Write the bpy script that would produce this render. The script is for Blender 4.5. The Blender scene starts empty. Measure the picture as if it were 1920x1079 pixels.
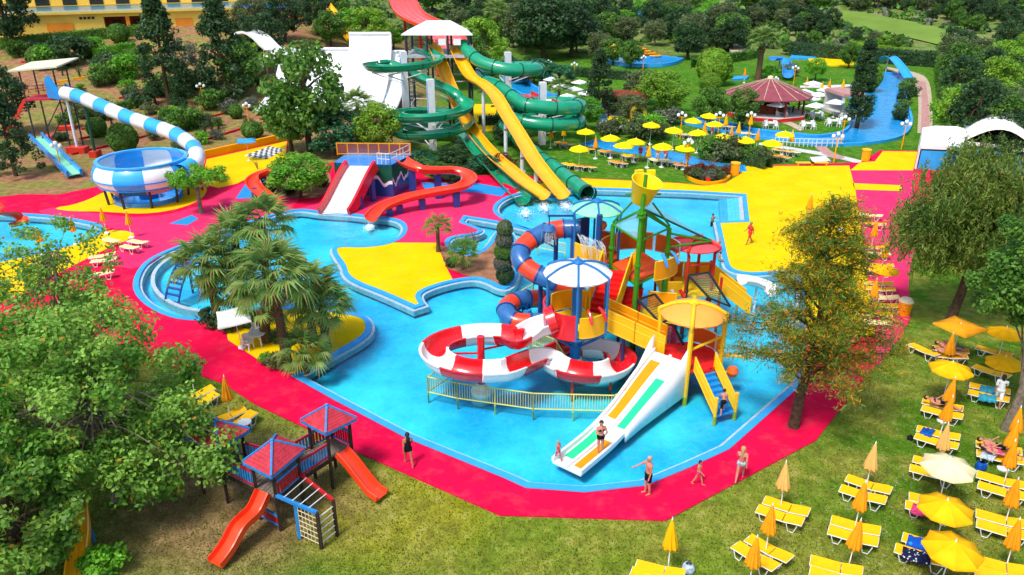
import bpy, bmesh, math, random
import numpy as np
from mathutils import Vector, Matrix, Euler
from mathutils.geometry import tessellate_polygon
R = math.radians
random.seed(7); NR = np.random.default_rng(7)
sc = bpy.context.scene; col = sc.collection
# ------------------------------------------------------------------ camera, sky, sun, exposure
CAMH, PITCH, FPX = 21.0, R(23.8), 1471.0
cam = bpy.data.cameras.new('camera'); camo = bpy.data.objects.new('camera', cam); col.objects.link(camo)
camo.location = (0, 0, CAMH); camo.rotation_euler = (R(90) - PITCH, 0, 0)
cam.sensor_width = 36.0; cam.lens = 36.0 * FPX / 1920.0; cam.clip_end = 3000.0
sc.camera = camo
SUN_EL, SUN_AZ = R(58), R(-142)          # azimuth measured from +Y towards +X
w = bpy.data.worlds.new('World'); sc.world = w; w.use_nodes = True
wn = w.node_tree.nodes; wl = w.node_tree.links
sky = wn.new('ShaderNodeTexSky'); sky.sky_type = 'NISHITA'; sky.sun_disc = False
sky.sun_elevation = SUN_EL; sky.sun_rotation = SUN_AZ; sky.air_density = 1.0; sky.dust_density = 2.0; sky.ozone_density = 1.0
wl.new(sky.outputs[0], wn['Background'].inputs[0]); wn['Background'].inputs[1].default_value = 0.15
sl = bpy.data.lights.new('sun', 'SUN'); slo = bpy.data.objects.new('sun', sl); col.objects.link(slo)
sl.energy = 2.3; sl.angle = R(12); sl.color = (1.0, 0.95, 0.87)
sd = Vector((math.sin(SUN_AZ) * math.cos(SUN_EL), math.cos(SUN_AZ) * math.cos(SUN_EL), math.sin(SUN_EL)))
slo.rotation_euler = sd.to_track_quat('Z', 'Y').to_euler(); slo.location = (0, 40, 60)
sc.view_settings.view_transform = 'Standard'; sc.view_settings.look = 'None'
sc.view_settings.exposure = 0.66; sc.view_settings.gamma = 1.0
sc.cycles.use_adaptive_sampling = True; sc.cycles.adaptive_threshold = .025
sc.cycles.max_bounces = 5; sc.cycles.diffuse_bounces = 3; sc.cycles.glossy_bounces = 2; sc.cycles.transparent_max_bounces = 6
sc.cycles.transmission_bounces = 2; sc.cycles.caustics_reflective = False; sc.cycles.caustics_refractive = False
# ------------------------------------------------------------------ places: photo position -> point on the ground or at a known distance
SP, CP = math.sin(PITCH), math.cos(PITCH)
def ray(px, py):
    u = (px - 960.0) / FPX; v = (py - 539.5) / FPX
    return Vector((u, CP - v * SP, -SP - v * CP))
def G(px, py, z=0.0):
    d = ray(px, py); t = (z - CAMH) / d.z
    return Vector((d.x * t, d.y * t, z))
def V(px, py, Y):
    d = ray(px, py); t = Y / d.y
    return Vector((d.x * t, Y, CAMH + d.z * t))
def sst(a, b, x):
    x = (x - a) / (b - a); x = 0.0 if x < 0 else 1.0 if x > 1 else x
    return x * x * (3 - 2 * x)
def tz(x, y):
    z = 7.5 * sst(90, 158, y) * sst(10, 42, -x)
    if y > 150: z += (y - 150) ** 2 / (y - 150 + 45) * (0.075 + 0.05 * sst(30, 110, x))
    if y > 120: z += 0.35 * math.sin(x * .06 + 1) * math.sin(y * .045) * sst(120, 170, y)
    return z
def T(px, py):
    d = ray(px, py); t = 20.0
    for i in range(4000):
        p = d * t; z = CAMH + p.z
        h = z - tz(p.x, p.y)
        if h < 0.02: break
        t += max(0.05, h * 0.6)
    p = d * t
    return Vector((p.x, p.y, tz(p.x, p.y)))
# ------------------------------------------------------------------ materials
MATS = {}
def NN(nt, t, **k):
    n = nt.nodes.new(t)
    for a, b in k.items():
        if a[0] == 'i' and a[1:].isdigit(): n.inputs[int(a[1:])].default_value = b
        else: setattr(n, a, b)
    return n
def noise(nt, vec, scale, detail=3.0, rough=.55):
    n = NN(nt, 'ShaderNodeTexNoise'); n.inputs['Scale'].default_value = scale
    n.inputs['Detail'].default_value = detail; n.inputs['Roughness'].default_value = rough
    nt.links.new(vec, n.inputs['Vector']); return n
def ramp(nt, fac, stops):
    r = NN(nt, 'ShaderNodeValToRGB'); e = r.color_ramp.elements
    while len(e) < len(stops): e.new(0.5)
    for k, (p, c) in enumerate(stops):
        e[k].position = p; e[k].color = (c, c, c, 1) if isinstance(c, (int, float)) else (*c, 1)
    nt.links.new(fac, r.inputs[0]); return r
def mixc(nt, fac, a, b, mode='MIX'):
    m = NN(nt, 'ShaderNodeMix', data_type='RGBA', blend_type=mode)
    for s, i in ((fac, 0), (a, 6), (b, 7)):
        if hasattr(s, 'default_value') or hasattr(s, 'is_linked'): nt.links.new(s, m.inputs[i])
        else: m.inputs[i].default_value = s if isinstance(s, (int, float)) else (*s, 1)
    return m.outputs[2]
def M(name, c, rough=.5, var=.12, scale=1.2, spec=.4, bump=0.0, bscale=30., metal=0.0, dirt=0.0, coat=0.0):
    if name in MATS: return MATS[name]
    m = bpy.data.materials.new(name); m.use_nodes = True; nt = m.node_tree; MATS[name] = m
    b = nt.nodes['Principled BSDF']; b.inputs['Roughness'].default_value = rough
    b.inputs['Specular IOR Level'].default_value = spec; b.inputs['Metallic'].default_value = metal
    b.inputs['Coat Weight'].default_value = coat; b.inputs['Coat Roughness'].default_value = .15
    g = NN(nt, 'ShaderNodeNewGeometry')
    n1 = noise(nt, g.outputs['Position'], scale, 5)
    f = ramp(nt, n1.outputs[0], ((.3, 1 - var), (.7, 1 + var * .4)))
    out = mixc(nt, 1.0, c, f.outputs[0], 'MULTIPLY')
    if dirt:
        n2 = noise(nt, g.outputs['Position'], scale * 2.7, 6, .7)
        d = ramp(nt, n2.outputs[0], ((.5, 0.0), (.72, dirt)))
        out = mixc(nt, d.outputs[0], out, (.22, .19, .15))
    nt.links.new(out, b.inputs['Base Color'])
    rr = ramp(nt, n1.outputs[0], ((.3, min(1, rough * 1.25)), (.7, rough * .85))); nt.links.new(rr.outputs[0], b.inputs['Roughness'])
    if bump:
        n3 = noise(nt, g.outputs['Position'], bscale, 4)
        bp = NN(nt, 'ShaderNodeBump'); bp.inputs['Strength'].default_value = bump; bp.inputs['Distance'].default_value = .05
        nt.links.new(n3.outputs[0], bp.inputs['Height']); nt.links.new(bp.outputs[0], b.inputs['Normal'])
    return m
def leafmat(name, a, b, c=None, cf=.12, trans=.42):
    m = bpy.data.materials.new(name); m.use_nodes = True; nt = m.node_tree; MATS[name] = m
    p = nt.nodes['Principled BSDF']; p.inputs['Roughness'].default_value = .5; p.inputs['Specular IOR Level'].default_value = .35
    g = NN(nt, 'ShaderNodeNewGeometry'); oi = NN(nt, 'ShaderNodeObjectInfo')
    n = noise(nt, g.outputs['Position'], .55, 3)
    nr = ramp(nt, n.outputs[0], ((.36, 0.), (.64, 1.)))
    o = mixc(nt, nr.outputs[0], a, b)
    rv = ramp(nt, g.outputs['Random Per Island'], ((0., .62), (1., 1.3)))
    o = mixc(nt, 1.0, o, rv.outputs[0], 'MULTIPLY')
    if c:
        mm = NN(nt, 'ShaderNodeMath', operation='FRACT'); m2 = NN(nt, 'ShaderNodeMath', operation='MULTIPLY'); m2.inputs[1].default_value = 37.
        nt.links.new(g.outputs['Random Per Island'], m2.inputs[0]); nt.links.new(m2.outputs[0], mm.inputs[0])
        lt = NN(nt, 'ShaderNodeMath', operation='LESS_THAN'); lt.inputs[1].default_value = cf; nt.links.new(mm.outputs[0], lt.inputs[0])
        o = mixc(nt, lt.outputs[0], o, c)
    ov = ramp(nt, oi.outputs['Random'], ((0., .82), (1., 1.15)))
    o = mixc(nt, 1.0, o, ov.outputs[0], 'MULTIPLY')
    nt.links.new(o, p.inputs['Base Color'])
    tr = NN(nt, 'ShaderNodeBsdfTranslucent'); ms = NN(nt, 'ShaderNodeMixShader'); ms.inputs[0].default_value = trans
    nt.links.new(o, tr.inputs[0]); nt.links.new(p.outputs[0], ms.inputs[1]); nt.links.new(tr.outputs[0], ms.inputs[2])
    nt.links.new(ms.outputs[0], nt.nodes['Material Output'].inputs[0]); return m
def watermat(name, tint, bsc, rough=.05, bstr=.6):
    m = bpy.data.materials.new(name); m.use_nodes = True; nt = m.node_tree; MATS[name] = m
    nt.nodes.remove(nt.nodes['Principled BSDF'])
    g = NN(nt, 'ShaderNodeNewGeometry'); n = noise(nt, g.outputs['Position'], bsc, 4, .6); n2 = noise(nt, g.outputs['Position'], bsc * .22, 2)
    ad = NN(nt, 'ShaderNodeMath', operation='ADD'); nt.links.new(n.outputs[0], ad.inputs[0]); nt.links.new(n2.outputs[0], ad.inputs[1])
    bp = NN(nt, 'ShaderNodeBump'); bp.inputs['Strength'].default_value = bstr; bp.inputs['Distance'].default_value = .12
    nt.links.new(ad.outputs[0], bp.inputs['Height'])
    gl = NN(nt, 'ShaderNodeBsdfGlossy'); gl.inputs['Roughness'].default_value = rough; nt.links.new(bp.outputs[0], gl.inputs['Normal'])
    tp = NN(nt, 'ShaderNodeBsdfTransparent'); tp.inputs[0].default_value = (*tint, 1)
    fr = NN(nt, 'ShaderNodeFresnel'); fr.inputs[0].default_value = 1.33; nt.links.new(bp.outputs[0], fr.inputs['Normal'])
    ms = NN(nt, 'ShaderNodeMixShader'); nt.links.new(fr.outputs[0], ms.inputs[0]); nt.links.new(tp.outputs[0], ms.inputs[1]); nt.links.new(gl.outputs[0], ms.inputs[2])
    nt.links.new(ms.outputs[0], nt.nodes['Material Output'].inputs[0]); return m
def translucent(name, c, alpha):
    m = bpy.data.materials.new(name); m.use_nodes = True; nt = m.node_tree; MATS[name] = m
    b = nt.nodes['Principled BSDF']; b.inputs['Base Color'].default_value = (*c, 1); b.inputs['Roughness'].default_value = .3
    tp = NN(nt, 'ShaderNodeBsdfTransparent'); ms = NN(nt, 'ShaderNodeMixShader'); ms.inputs[0].default_value = alpha
    nt.links.new(tp.outputs[0], ms.inputs[1]); nt.links.new(b.outputs[0], ms.inputs[2]); nt.links.new(ms.outputs[0], nt.nodes['Material Output'].inputs[0]); return m
# ------------------------------------------------------------------ mesh builder
ORG = {}
def spl(pts, n=8, closed=False):
    P = [Vector(p) for p in pts]; out = []; N = len(P)
    rng = range(N) if closed else range(N - 1)
    for i in rng:
        p1, p2 = P[i], P[(i + 1) % N]
        p0 = P[i - 1] if (closed or i > 0) else p1 * 2 - p2
        p3 = P[(i + 2) % N] if (closed or i + 2 < N) else p2 * 2 - p1
        for k in range(n):
            t = k / n
            out.append(.5 * ((2 * p1) + (p2 - p0) * t + (2 * p0 - 5 * p1 + 4 * p2 - p3) * t * t + (3 * p1 - p0 - 3 * p2 + p3) * t ** 3))
    if not closed: out.append(P[-1])
    return out
class MB:
    def __init__(s): s.v = []; s.f = []
    def add(s, vs, fs):
        o = len(s.v); s.v += [tuple(p) for p in vs]; s.f += [tuple(i + o for i in f) for f in fs]; return s
    def box(s, c, size, rz=0.0, mat=None):
        hx, hy, hz = size[0] / 2, size[1] / 2, size[2] / 2; m = mat or Matrix.Rotation(rz, 3, 'Z'); c = Vector(c)
        vs = [c + m @ Vector((x * hx, y * hy, z * hz)) for x, y, z in ((-1,-1,-1),(1,-1,-1),(1,1,-1),(-1,1,-1),(-1,-1,1),(1,-1,1),(1,1,1),(-1,1,1))]
        return s.add(vs, ((0,3,2,1),(4,5,6,7),(0,1,5,4),(1,2,6,5),(2,3,7,6),(3,0,4,7)))
    def bar(s, a, b, w=.1, h=None):
        a, b = Vector(a), Vector(b); d = b - a; L = d.length
        if L < 1e-5: return s
        t = d / L; up = Vector((0, 0, 1)) if abs(t.z) < .95 else Vector((0, 1, 0)); x = t.cross(up).normalized(); z = x.cross(t)
        return s.box((a + b) / 2, (w, L, h or w), mat=Matrix((x, t, z)).transposed())
    def tube(s, pts, r, n=8, cap=True):
        pts = [Vector(p) for p in pts]; N = len(pts); rs = r if isinstance(r, (list, tuple)) else [r] * N
        vs = []; fs = []; px = None
        for i, p in enumerate(pts):
            t = (pts[min(i + 1, N - 1)] - pts[max(i - 1, 0)]).normalized()
            if px is None:
                up = Vector((0, 0, 1)) if abs(t.z) < .9 else Vector((1, 0, 0)); px = t.cross(up).normalized()
            px = (px - t * px.dot(t)).normalized(); y = t.cross(px)
            for k in range(n):
                a = 2 * math.pi * k / n; vs.append(p + (px * math.cos(a) + y * math.sin(a)) * rs[i])
        for i in range(N - 1):
            for k in range(n):
                a = i * n + k; b = i * n + (k + 1) % n; fs.append((a, b, b + n, a + n))
        if cap: fs.append(tuple(range(n))[::-1]); fs.append(tuple((N - 1) * n + k for k in range(n)))
        return s.add(vs, fs)
    def cyl(s, a, b, r0, r1=None, n=10): return s.tube((a, b), [r0, r0 if r1 is None else r1], n)
    def lathe(s, prof, c=(0, 0, 0), n=24, a0=0.0, a1=2 * math.pi, wob=None):
        c = Vector(c); full = abs(a1 - a0 - 2 * math.pi) < 1e-6; m = n if full else n + 1; vs = []; fs = []
        for (r, z) in prof:
            for k in range(m):
                a = a0 + (a1 - a0) * k / n; q = r * (wob(a, z) if wob else 1); vs.append(c + Vector((q * math.cos(a), q * math.sin(a), z)))
        for i in range(len(prof) - 1):
            for k in range(n):
                a = i * m + k; b = i * m + (k + 1) % m; fs.append((a, b, b + m, a + m))
        return s.add(vs, fs)
    def sweep(s, pts, prof, closed=True, cap=True, loop=False, bank=0.0):
        N = len(pts); m = len(prof); vs = []; fs = []
        for i in range(N):
            if loop: t = pts[(i + 1) % N] - pts[i - 1]
            else: t = pts[min(i + 1, N - 1)] - pts[max(i - 1, 0)]
            t = t.normalized(); sd_ = t.cross(Vector((0, 0, 1)));
            sd_ = sd_.normalized() if sd_.length > 1e-4 else Vector((1, 0, 0)); up = sd_.cross(t)
            if bank:
                sd_, up = sd_ * math.cos(bank) + up * math.sin(bank), up * math.cos(bank) - sd_ * math.sin(bank)
            for (a, b) in prof: vs.append(pts[i] + sd_ * a + up * b)
        mm = m if closed else m - 1
        for i in range(N if loop else N - 1):
            j = (i + 1) % N
            for k in range(mm):
                k2 = (k + 1) % m; fs.append((i * m + k, i * m + k2, j * m + k2, j * m + k))
        if cap and closed and not loop: fs.append(tuple(range(m))[::-1]); fs.append(tuple((N - 1) * m + k for k in range(m)))
        return s.add(vs, fs)
    def sheet(s, outer, z=None, holes=(), depth=0.0):
        polys = [[Vector((p[0], p[1], p[2] if z is None else z)) for p in q] for q in [outer, *holes]]
        flat = [p for q in polys for p in q]; tris = tessellate_polygon([[Vector((p.x, p.y, 0)) for p in q] for q in polys])
        fs = []
        for t in tris:
            a, b, c = (flat[i] for i in t)
            fs.append(t if (b - a).cross(c - a).z > 0 else (t[0], t[2], t[1]))
        s.add(flat, fs)
        if depth:
            o = flat[:len(outer)]; n = len(o); area = sum(o[i].x * o[(i + 1) % n].y - o[(i + 1) % n].x * o[i].y for i in range(n))
            if area < 0: o = o[::-1]
            s.add(o + [p - Vector((0, 0, depth)) for p in o], [(i, i + n, (i + 1) % n + n, (i + 1) % n) for i in range(n)])
        return s
    def build(s, name, mat, parent=None, smooth=False, origin=None, ang=40):
        me = bpy.data.meshes.new(name); off = Vector((0, 0, 0))
        if parent is not None: off = ORG.get(parent.name, off)
        elif origin is not None: off = Vector(origin)
        me.from_pydata([(p[0] - off.x, p[1] - off.y, p[2] - off.z) for p in s.v], [], s.f)
        me.materials.append(MATS[mat] if isinstance(mat, str) else mat)
        if smooth:
            me.polygons.foreach_set('use_smooth', [True] * len(me.polygons))
            if ang: me.set_sharp_from_angle(angle=R(ang))
        o = bpy.data.objects.new(name, me); col.objects.link(o)
        if parent is not None: o.parent = parent; ORG[o.name] = off
        else: o.location = off; ORG[o.name] = off
        return o
def tag(o, label=None, cat=None, group=None, kind=None):
    if label: o['label'] = label
    if cat: o['category'] = cat
    if group: o['group'] = group
    if kind: o['kind'] = kind
    return o
def thing(name, label, cat, loc=(0, 0, 0), group=None, rz=0.0):
    o = bpy.data.objects.new(name, None); col.objects.link(o); o.location = loc; o.rotation_euler = (0, 0, rz); o.empty_display_size = .3
    ORG[o.name] = Vector(loc); return tag(o, label, cat, group)
KIDS = {}
def copy_tree(o, parent=None):
    c = o.copy(); col.objects.link(c); c.parent = parent
    if o.name not in KIDS: KIDS[o.name] = list(o.children)
    for ch in KIDS[o.name]: copy_tree(ch, c)
    return c
PROTO_USED = set()
def place(proto, loc, rz, label, group=None, scale=1.0):
    if proto.name in PROTO_USED: o = copy_tree(proto)
    else:
        KIDS[proto.name] = list(proto.children); PROTO_USED.add(proto.name); o = proto
    o.location = loc; o.rotation_euler = (0, 0, rz)
    o.scale = (scale,) * 3 if isinstance(scale, (int, float)) else scale
    o['label'] = label
    if group: o['group'] = group
    return o
def struct(mb, name, mat, parent=None, smooth=False):
    o = mb.build(name, mat, parent, smooth)
    if parent is None: o['kind'] = 'structure'
    return o
def chaikin(pts, it=2):
    P = [(Vector((p[0], p[1])), len(p) > 2) for p in pts]
    for _ in range(it):
        Q = []; n = len(P)
        for i in range(n):
            p, c = P[i]; a = P[i - 1][0]; b = P[(i + 1) % n][0]
            if c: Q.append((p, True))
            else: Q.append((p * .75 + a * .25, False)); Q.append((p * .75 + b * .25, False))
        P = Q
    return [(p.x, p.y) for p, c in P]
def inpoly(x, y, poly):
    r = False; n = len(poly); j = n - 1
    for i in range(n):
        xi, yi = poly[i][0], poly[i][1]; xj, yj = poly[j][0], poly[j][1]
        if (yi > y) != (yj > y) and x < (xj - xi) * (y - yi) / (yj - yi) + xi: r = not r
        j = i
    return r
def pxg(pts, z=0.0): return [G(p[0], p[1], z) for p in pts]
def ccw(P):
    a = sum(P[i].x * P[(i + 1) % len(P)].y - P[(i + 1) % len(P)].x * P[i].y for i in range(len(P)))
    return P if a > 0 else P[::-1]
def ribbon(path, o0, o1, z0, z1):
    """a closed band with a flat top between two offsets (outward +) of a ccw outline, with outer and inner sides"""
    n = len(path); A = []; B = []
    for i in range(n):
        a, b, c = path[i - 1], path[i], path[(i + 1) % n]
        t1 = (b - a); t2 = (c - b); t1.z = t2.z = 0
        t1 = t1.normalized() if t1.length > 1e-6 else t2.normalized(); t2 = t2.normalized() if t2.length > 1e-6 else t1
        t = (t1 + t2); t = t.normalized() if t.length > .2 else t1
        nn = Vector((t.y, -t.x, 0)); k = 1 / max(.5, nn.dot(Vector((t1.y, -t1.x, 0))))
        A.append(b + nn * o0 * k); B.append(b + nn * o1 * k)
    mb = MB(); vs = []
    for L, z in ((A, z0), (A, z1), (B, z1), (B, z0)): vs += [Vector((p.x, p.y, z)) for p in L]
    fs = []
    for i in range(n):
        j = (i + 1) % n
        for r in range(3): fs.append((r * n + i, r * n + j, (r + 1) * n + j, (r + 1) * n + i))
    mb.add(vs, [f[::-1] for f in fs]); return mb
# ------------------------------------------------------------------ palette
M('red_deck', (.74, .004, .055), .72, .18, .35, .05, .15, 60, dirt=.14)
M('crimson_deck', (.76, .03, .13), .75, .14, .5, .05, .15, 60, dirt=.10)
M('yellow_deck', (.82, .53, .0), .72, .13, .4, .05, .15, 60, dirt=.12)
M('orange_deck', (.85, .35, .0), .6, .12, .6, .15)
M('blue_deck', (.02, .27, .72), .55, .12, .6, .2)
M('coping_blue', (.03, .36, .78), .45, .12, 1.5, .3)
M('canal_paint', (.02, .42, .90), .5, .12, .6, .2)
M('coping_white', (.42, .52, .58), .5, .2, 2.5, .3, dirt=.2)
M('pool_wall', (.06, .50, .80), .5, .1, 1)
M('soil', (.34, .16, .09), .95, .45, 1.2, .05, .8, 6)
M('path_pale', (.52, .42, .30), .9, .3, 2, .1, .3, 20)
M('path_pink', (.48, .26, .24), .9, .25, 3, .1, .3, 20)
M('white_gel', (.80, .81, .80), .28, .07, .6, .5, coat=.3)
M('white_plastic', (.78, .79, .80), .4, .08, 3, .4)
M('white_cloth', (.82, .83, .82), .8, .10, 1.5, .1)
M('cream_roof', (.66, .58, .45), .8, .15, 1, .1)
M('red_gel', (.72, .008, .014), .25, .10, .8, .5, coat=.4)
M('green_gel', (.006, .30, .15), .22, .16, .8, .5, coat=.5)
M('green_dark', (.004, .085, .045), .4, .2, .8, .4)
M('yellow_gel', (.93, .42, .004), .28, .12, .8, .5, coat=.3)
M('orange_gel', (.90, .15, .012), .28, .12, .8, .5, coat=.3)
M('scarlet_gel', (.88, .055, .012), .28, .12, .8, .5, coat=.3)
M('sky_gel', (.03, .40, .86), .25, .12, .8, .5, coat=.3)
M('blue_gel', (.012, .27, .74), .25, .12, .8, .5, coat=.3)
M('navy_gel', (.008, .055, .25), .3, .15, .8, .5, coat=.3)
M('steel_blue_gel', (.03, .14, .38), .3, .2, 2.0, .5, coat=.3)
M('salmon_gel', (.75, .22, .12), .3, .12, .8, .5)
M('blue_steel', (.010, .16, .46), .38, .12, 2, .5)
M('navy_steel', (.008, .05, .20), .38, .15, 2, .5)
M('green_steel', (.045, .27, .008), .35, .2, 2, .5)
M('yellow_steel', (.88, .52, .01), .4, .12, 2, .4)
M('red_steel', (.62, .035, .015), .4, .15, 2, .4)
M('white_steel', (.72, .74, .75), .45, .15, 2, .4)
M('grey_steel', (.42, .46, .50), .5, .25, 2, .4)
M('dark_steel', (.025, .03, .035), .5, .3, 3, .4)
M('concrete', (.55, .53, .50), .85, .25, 1.5, .1, .3, 20)
M('orange_panel', (.90, .33, .004), .35, .08, 1, .4)
M('amber_panel', (.92, .47, .004), .35, .08, 1, .4)
M('rust_panel', (.60, .11, .008), .4, .12, 1, .4)
M('sun_panel', (.95, .66, .004), .35, .08, 1, .4)
M('red_floor', (.78, .012, .010), .4, .25, 2.5, .4)
M('orange_floor', (.85, .10, .012), .4, .15, 1.5, .4)
M('lane_orange', (.92, .30, .0), .35, .12, 1.5, .4)
M('lane_green', (.02, .72, .28), .35, .12, 1.5, .4)
M('mint_canopy', (.26, .72, .44), .45, .15, 1.5, .3)
M('peach_canopy', (.90, .36, .06), .45, .10, 1.5, .3)
M('coral_canopy', (.85, .09, .11), .45, .12, 1.5, .3)
M('bark', (.10, .065, .042), .95, .5, 6, .05, 1.0, 14)
M('bark_pale', (.22, .18, .13), .95, .45, 6, .05, 1.0, 14)
M('palm_bark', (.17, .105, .06), .95, .5, 9, .05, 1.0, 22)
M('wood_dark', (.045, .028, .02), .75, .4, 6, .2, .4, 30)
M('wood_grey', (.20, .165, .13), .85, .35, 6, .1, .4, 30)
M('paint_red', (.52, .035, .055), .65, .3, 4, .2, dirt=.15)
M('paint_blue', (.02, .22, .58), .55, .25, 4, .3, dirt=.1)
M('paint_red_deep', (.50, .014, .02), .6, .25, 4, .2)
M('sling_yellow', (.95, .49, .003), .65, .10, 4, .2)
M('sling_pale', (.86, .66, .28), .65, .12, 4, .2)
M('sling_orange', (.88, .32, .01), .65, .10, 4, .2)
M('cloth_yellow', (.93, .46, .004), .75, .12, 2.5, .1)
M('cloth_bright', (.95, .72, .004), .75, .10, 2.5, .1)
M('cloth_orange', (.86, .33, .012), .75, .14, 2.5, .1)
M('cloth_tan', (.78, .45, .13), .75, .14, 2.5, .1)
M('cloth_cream', (.84, .72, .40), .75, .12, 2.5, .1)
M('hotel_yellow', (.80, .56, .10), .85, .10, .5, .1, dirt=.05)
M('hotel_orange', (.75, .27, .03), .85, .12, .5, .1)
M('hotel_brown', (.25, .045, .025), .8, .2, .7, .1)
M('glass_dark', (.02, .03, .04), .1, .2, 1, .6)
M('maroon_roof', (.27, .06, .08), .7, .18, 1.2, .15, dirt=.12)
M('cream_trim', (.74, .62, .42), .7, .15, 2, .1)
M('golf', (.17, .27, .045), .9, .22, .12, .05)
M('stone_white', (.60, .60, .57), .9, .25, 3, .1)
M('black_cloth', (.012, .012, .015), .8, .2, 4, .1)
M('skin', (.52, .21, .14), .5, .12, 6, .3)
M('skin_tan', (.38, .15, .09), .5, .12, 6, .3)
M('hair_dark', (.03, .018, .012), .6, .3, 9, .3)
M('hair_blond', (.45, .30, .13), .6, .3, 9, .3)
M('hair_grey', (.38, .36, .34), .6, .3, 9, .3)
M('towel_blue', (.01, .09, .42), .9, .5, 7, .05)
M('towel_teal', (.04, .33, .45), .9, .5, 8, .05)
M('towel_pink', (.65, .06, .18), .9, .5, 8, .05)
M('towel_pale', (.50, .62, .75), .9, .6, 9, .05)
M('lamp_white', (.86, .87, .88), .25, .05, 3, .5)
M('foam', (.80, .90, .95), .8, .15, 6, .2)
watermat('water', (.62, .98, 1.0), 2.2)
watermat('river_water', (.72, .95, 1.0), 1.6)
translucent('net_red', (.30, .07, .05), .75)
translucent('blue_sheet', (.22, .55, .72), .42)
translucent('fence_sheet', (.45, .62, .35), .42)
translucent('spray', (.80, .87, .92), .45)
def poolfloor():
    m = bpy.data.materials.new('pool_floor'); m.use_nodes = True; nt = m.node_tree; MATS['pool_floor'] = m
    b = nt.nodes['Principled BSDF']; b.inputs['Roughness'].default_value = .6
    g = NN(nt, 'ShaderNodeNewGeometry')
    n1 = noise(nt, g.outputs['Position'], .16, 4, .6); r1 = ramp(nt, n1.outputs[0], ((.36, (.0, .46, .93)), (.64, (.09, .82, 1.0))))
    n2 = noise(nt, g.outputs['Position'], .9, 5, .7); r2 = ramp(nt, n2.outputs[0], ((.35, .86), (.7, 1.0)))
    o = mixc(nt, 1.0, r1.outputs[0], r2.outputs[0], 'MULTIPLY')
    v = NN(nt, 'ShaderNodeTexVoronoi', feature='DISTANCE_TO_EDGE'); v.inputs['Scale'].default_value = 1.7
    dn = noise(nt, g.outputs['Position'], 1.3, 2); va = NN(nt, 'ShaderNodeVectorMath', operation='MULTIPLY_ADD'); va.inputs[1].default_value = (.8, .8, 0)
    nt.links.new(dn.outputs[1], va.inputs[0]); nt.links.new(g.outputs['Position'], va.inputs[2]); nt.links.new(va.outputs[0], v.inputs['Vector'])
    r3 = ramp(nt, v.outputs[0], ((.0, .11), (.09, 0.)))  # water caustics painted into the floor colour as a pale web of light
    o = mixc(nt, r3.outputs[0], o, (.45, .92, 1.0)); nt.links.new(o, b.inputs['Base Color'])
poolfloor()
def lawnmat():
    m = bpy.data.materials.new('lawn'); m.use_nodes = True; nt = m.node_tree; MATS['lawn'] = m
    b = nt.nodes['Principled BSDF']; b.inputs['Roughness'].default_value = .95; b.inputs['Specular IOR Level'].default_value = .05
    g = NN(nt, 'ShaderNodeNewGeometry'); at = NN(nt, 'ShaderNodeAttribute', attribute_name='Col')
    n1 = noise(nt, g.outputs['Position'], .22, 6, .65); n2 = noise(nt, g.outputs['Position'], 1.5, 5, .7); n3 = noise(nt, g.outputs['Position'], 11., 3, .7)
    r1 = ramp(nt, n1.outputs[0], ((.42, 0.), (.58, .9))); r2 = ramp(nt, n2.outputs[0], ((.38, .66), (.62, 1.15))); r3 = ramp(nt, n3.outputs[0], ((.3, .8), (.7, 1.18)))
    at2 = NN(nt, 'ShaderNodeAttribute', attribute_name='Col2')
    o = mixc(nt, r1.outputs[0], at.outputs[0], at2.outputs[0]); o = mixc(nt, 1., o, r2.outputs[0], 'MULTIPLY'); o = mixc(nt, 1., o, r3.outputs[0], 'MULTIPLY')
    r4 = ramp(nt, n2.outputs[0], ((.57, 0.), (.70, .6))); o = mixc(nt, r4.outputs[0], o, (.38, .29, .14))
    nt.links.new(o, b.inputs['Base Color'])
    bp = NN(nt, 'ShaderNodeBump'); bp.inputs['Strength'].default_value = .8; bp.inputs['Distance'].default_value = .08
    nt.links.new(n3.outputs[0], bp.inputs['Height']); nt.links.new(bp.outputs[0], b.inputs['Normal'])
lawnmat()
# ------------------------------------------------------------------ outlines traced on the ground
DZ, WZ, FZ = .06, -.10, -.60
POOL = chaikin([(258,525),(275,495),(310,475),(365,455),(440,428),(510,405),(560,394),(597,400,1),(655,404,1),(700,409),(742,413),(759,425),(753,445),(725,459),(680,464),(640,462),(622,467),
 (628,482),(642,500),(645,517),(665,532),(720,553),(777,579,1),(796,573,1),(784,556),(800,544),(845,530),(890,523),(915,530),(935,541),(955,543),(970,520),(973,480),(966,445),(948,426),
 (932,434),(912,468),(880,482),(850,470),(838,456),(850,446),(895,441),(907,433),(890,426),(868,418,1),(874,409,1),(930,418),(985,431),(1003,436,1),(948,413),(929,398),(933,384),(955,370),
 (1000,359),(1108,355,1),(1290,361,1),(1393,367,1),(1398,416,1),(1343,418,1),(1350,450),(1357,490),(1364,507),(1400,517),(1450,514),(1485,513),(1500,530),(1502,600),(1498,680),(1490,722,1),
 (1357,839,1),(1285,872,1),(1205,905,1),(1095,917,1),(990,909,1),(955,893,1),(770,818,1),(640,750,1),(560,706,1),(620,672),(688,634),(697,615),(690,598),(668,590),(600,580),(520,578),(440,592),
 (385,600,1),(330,596),(285,575),(260,550)], 2)
POOLG = ccw(pxg(POOL))
POOL2 = ccw(pxg(chaikin([(-80,400,1),(60,404),(140,414),(200,428),(150,458),(0,492),(-80,505,1)], 2)))
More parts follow.
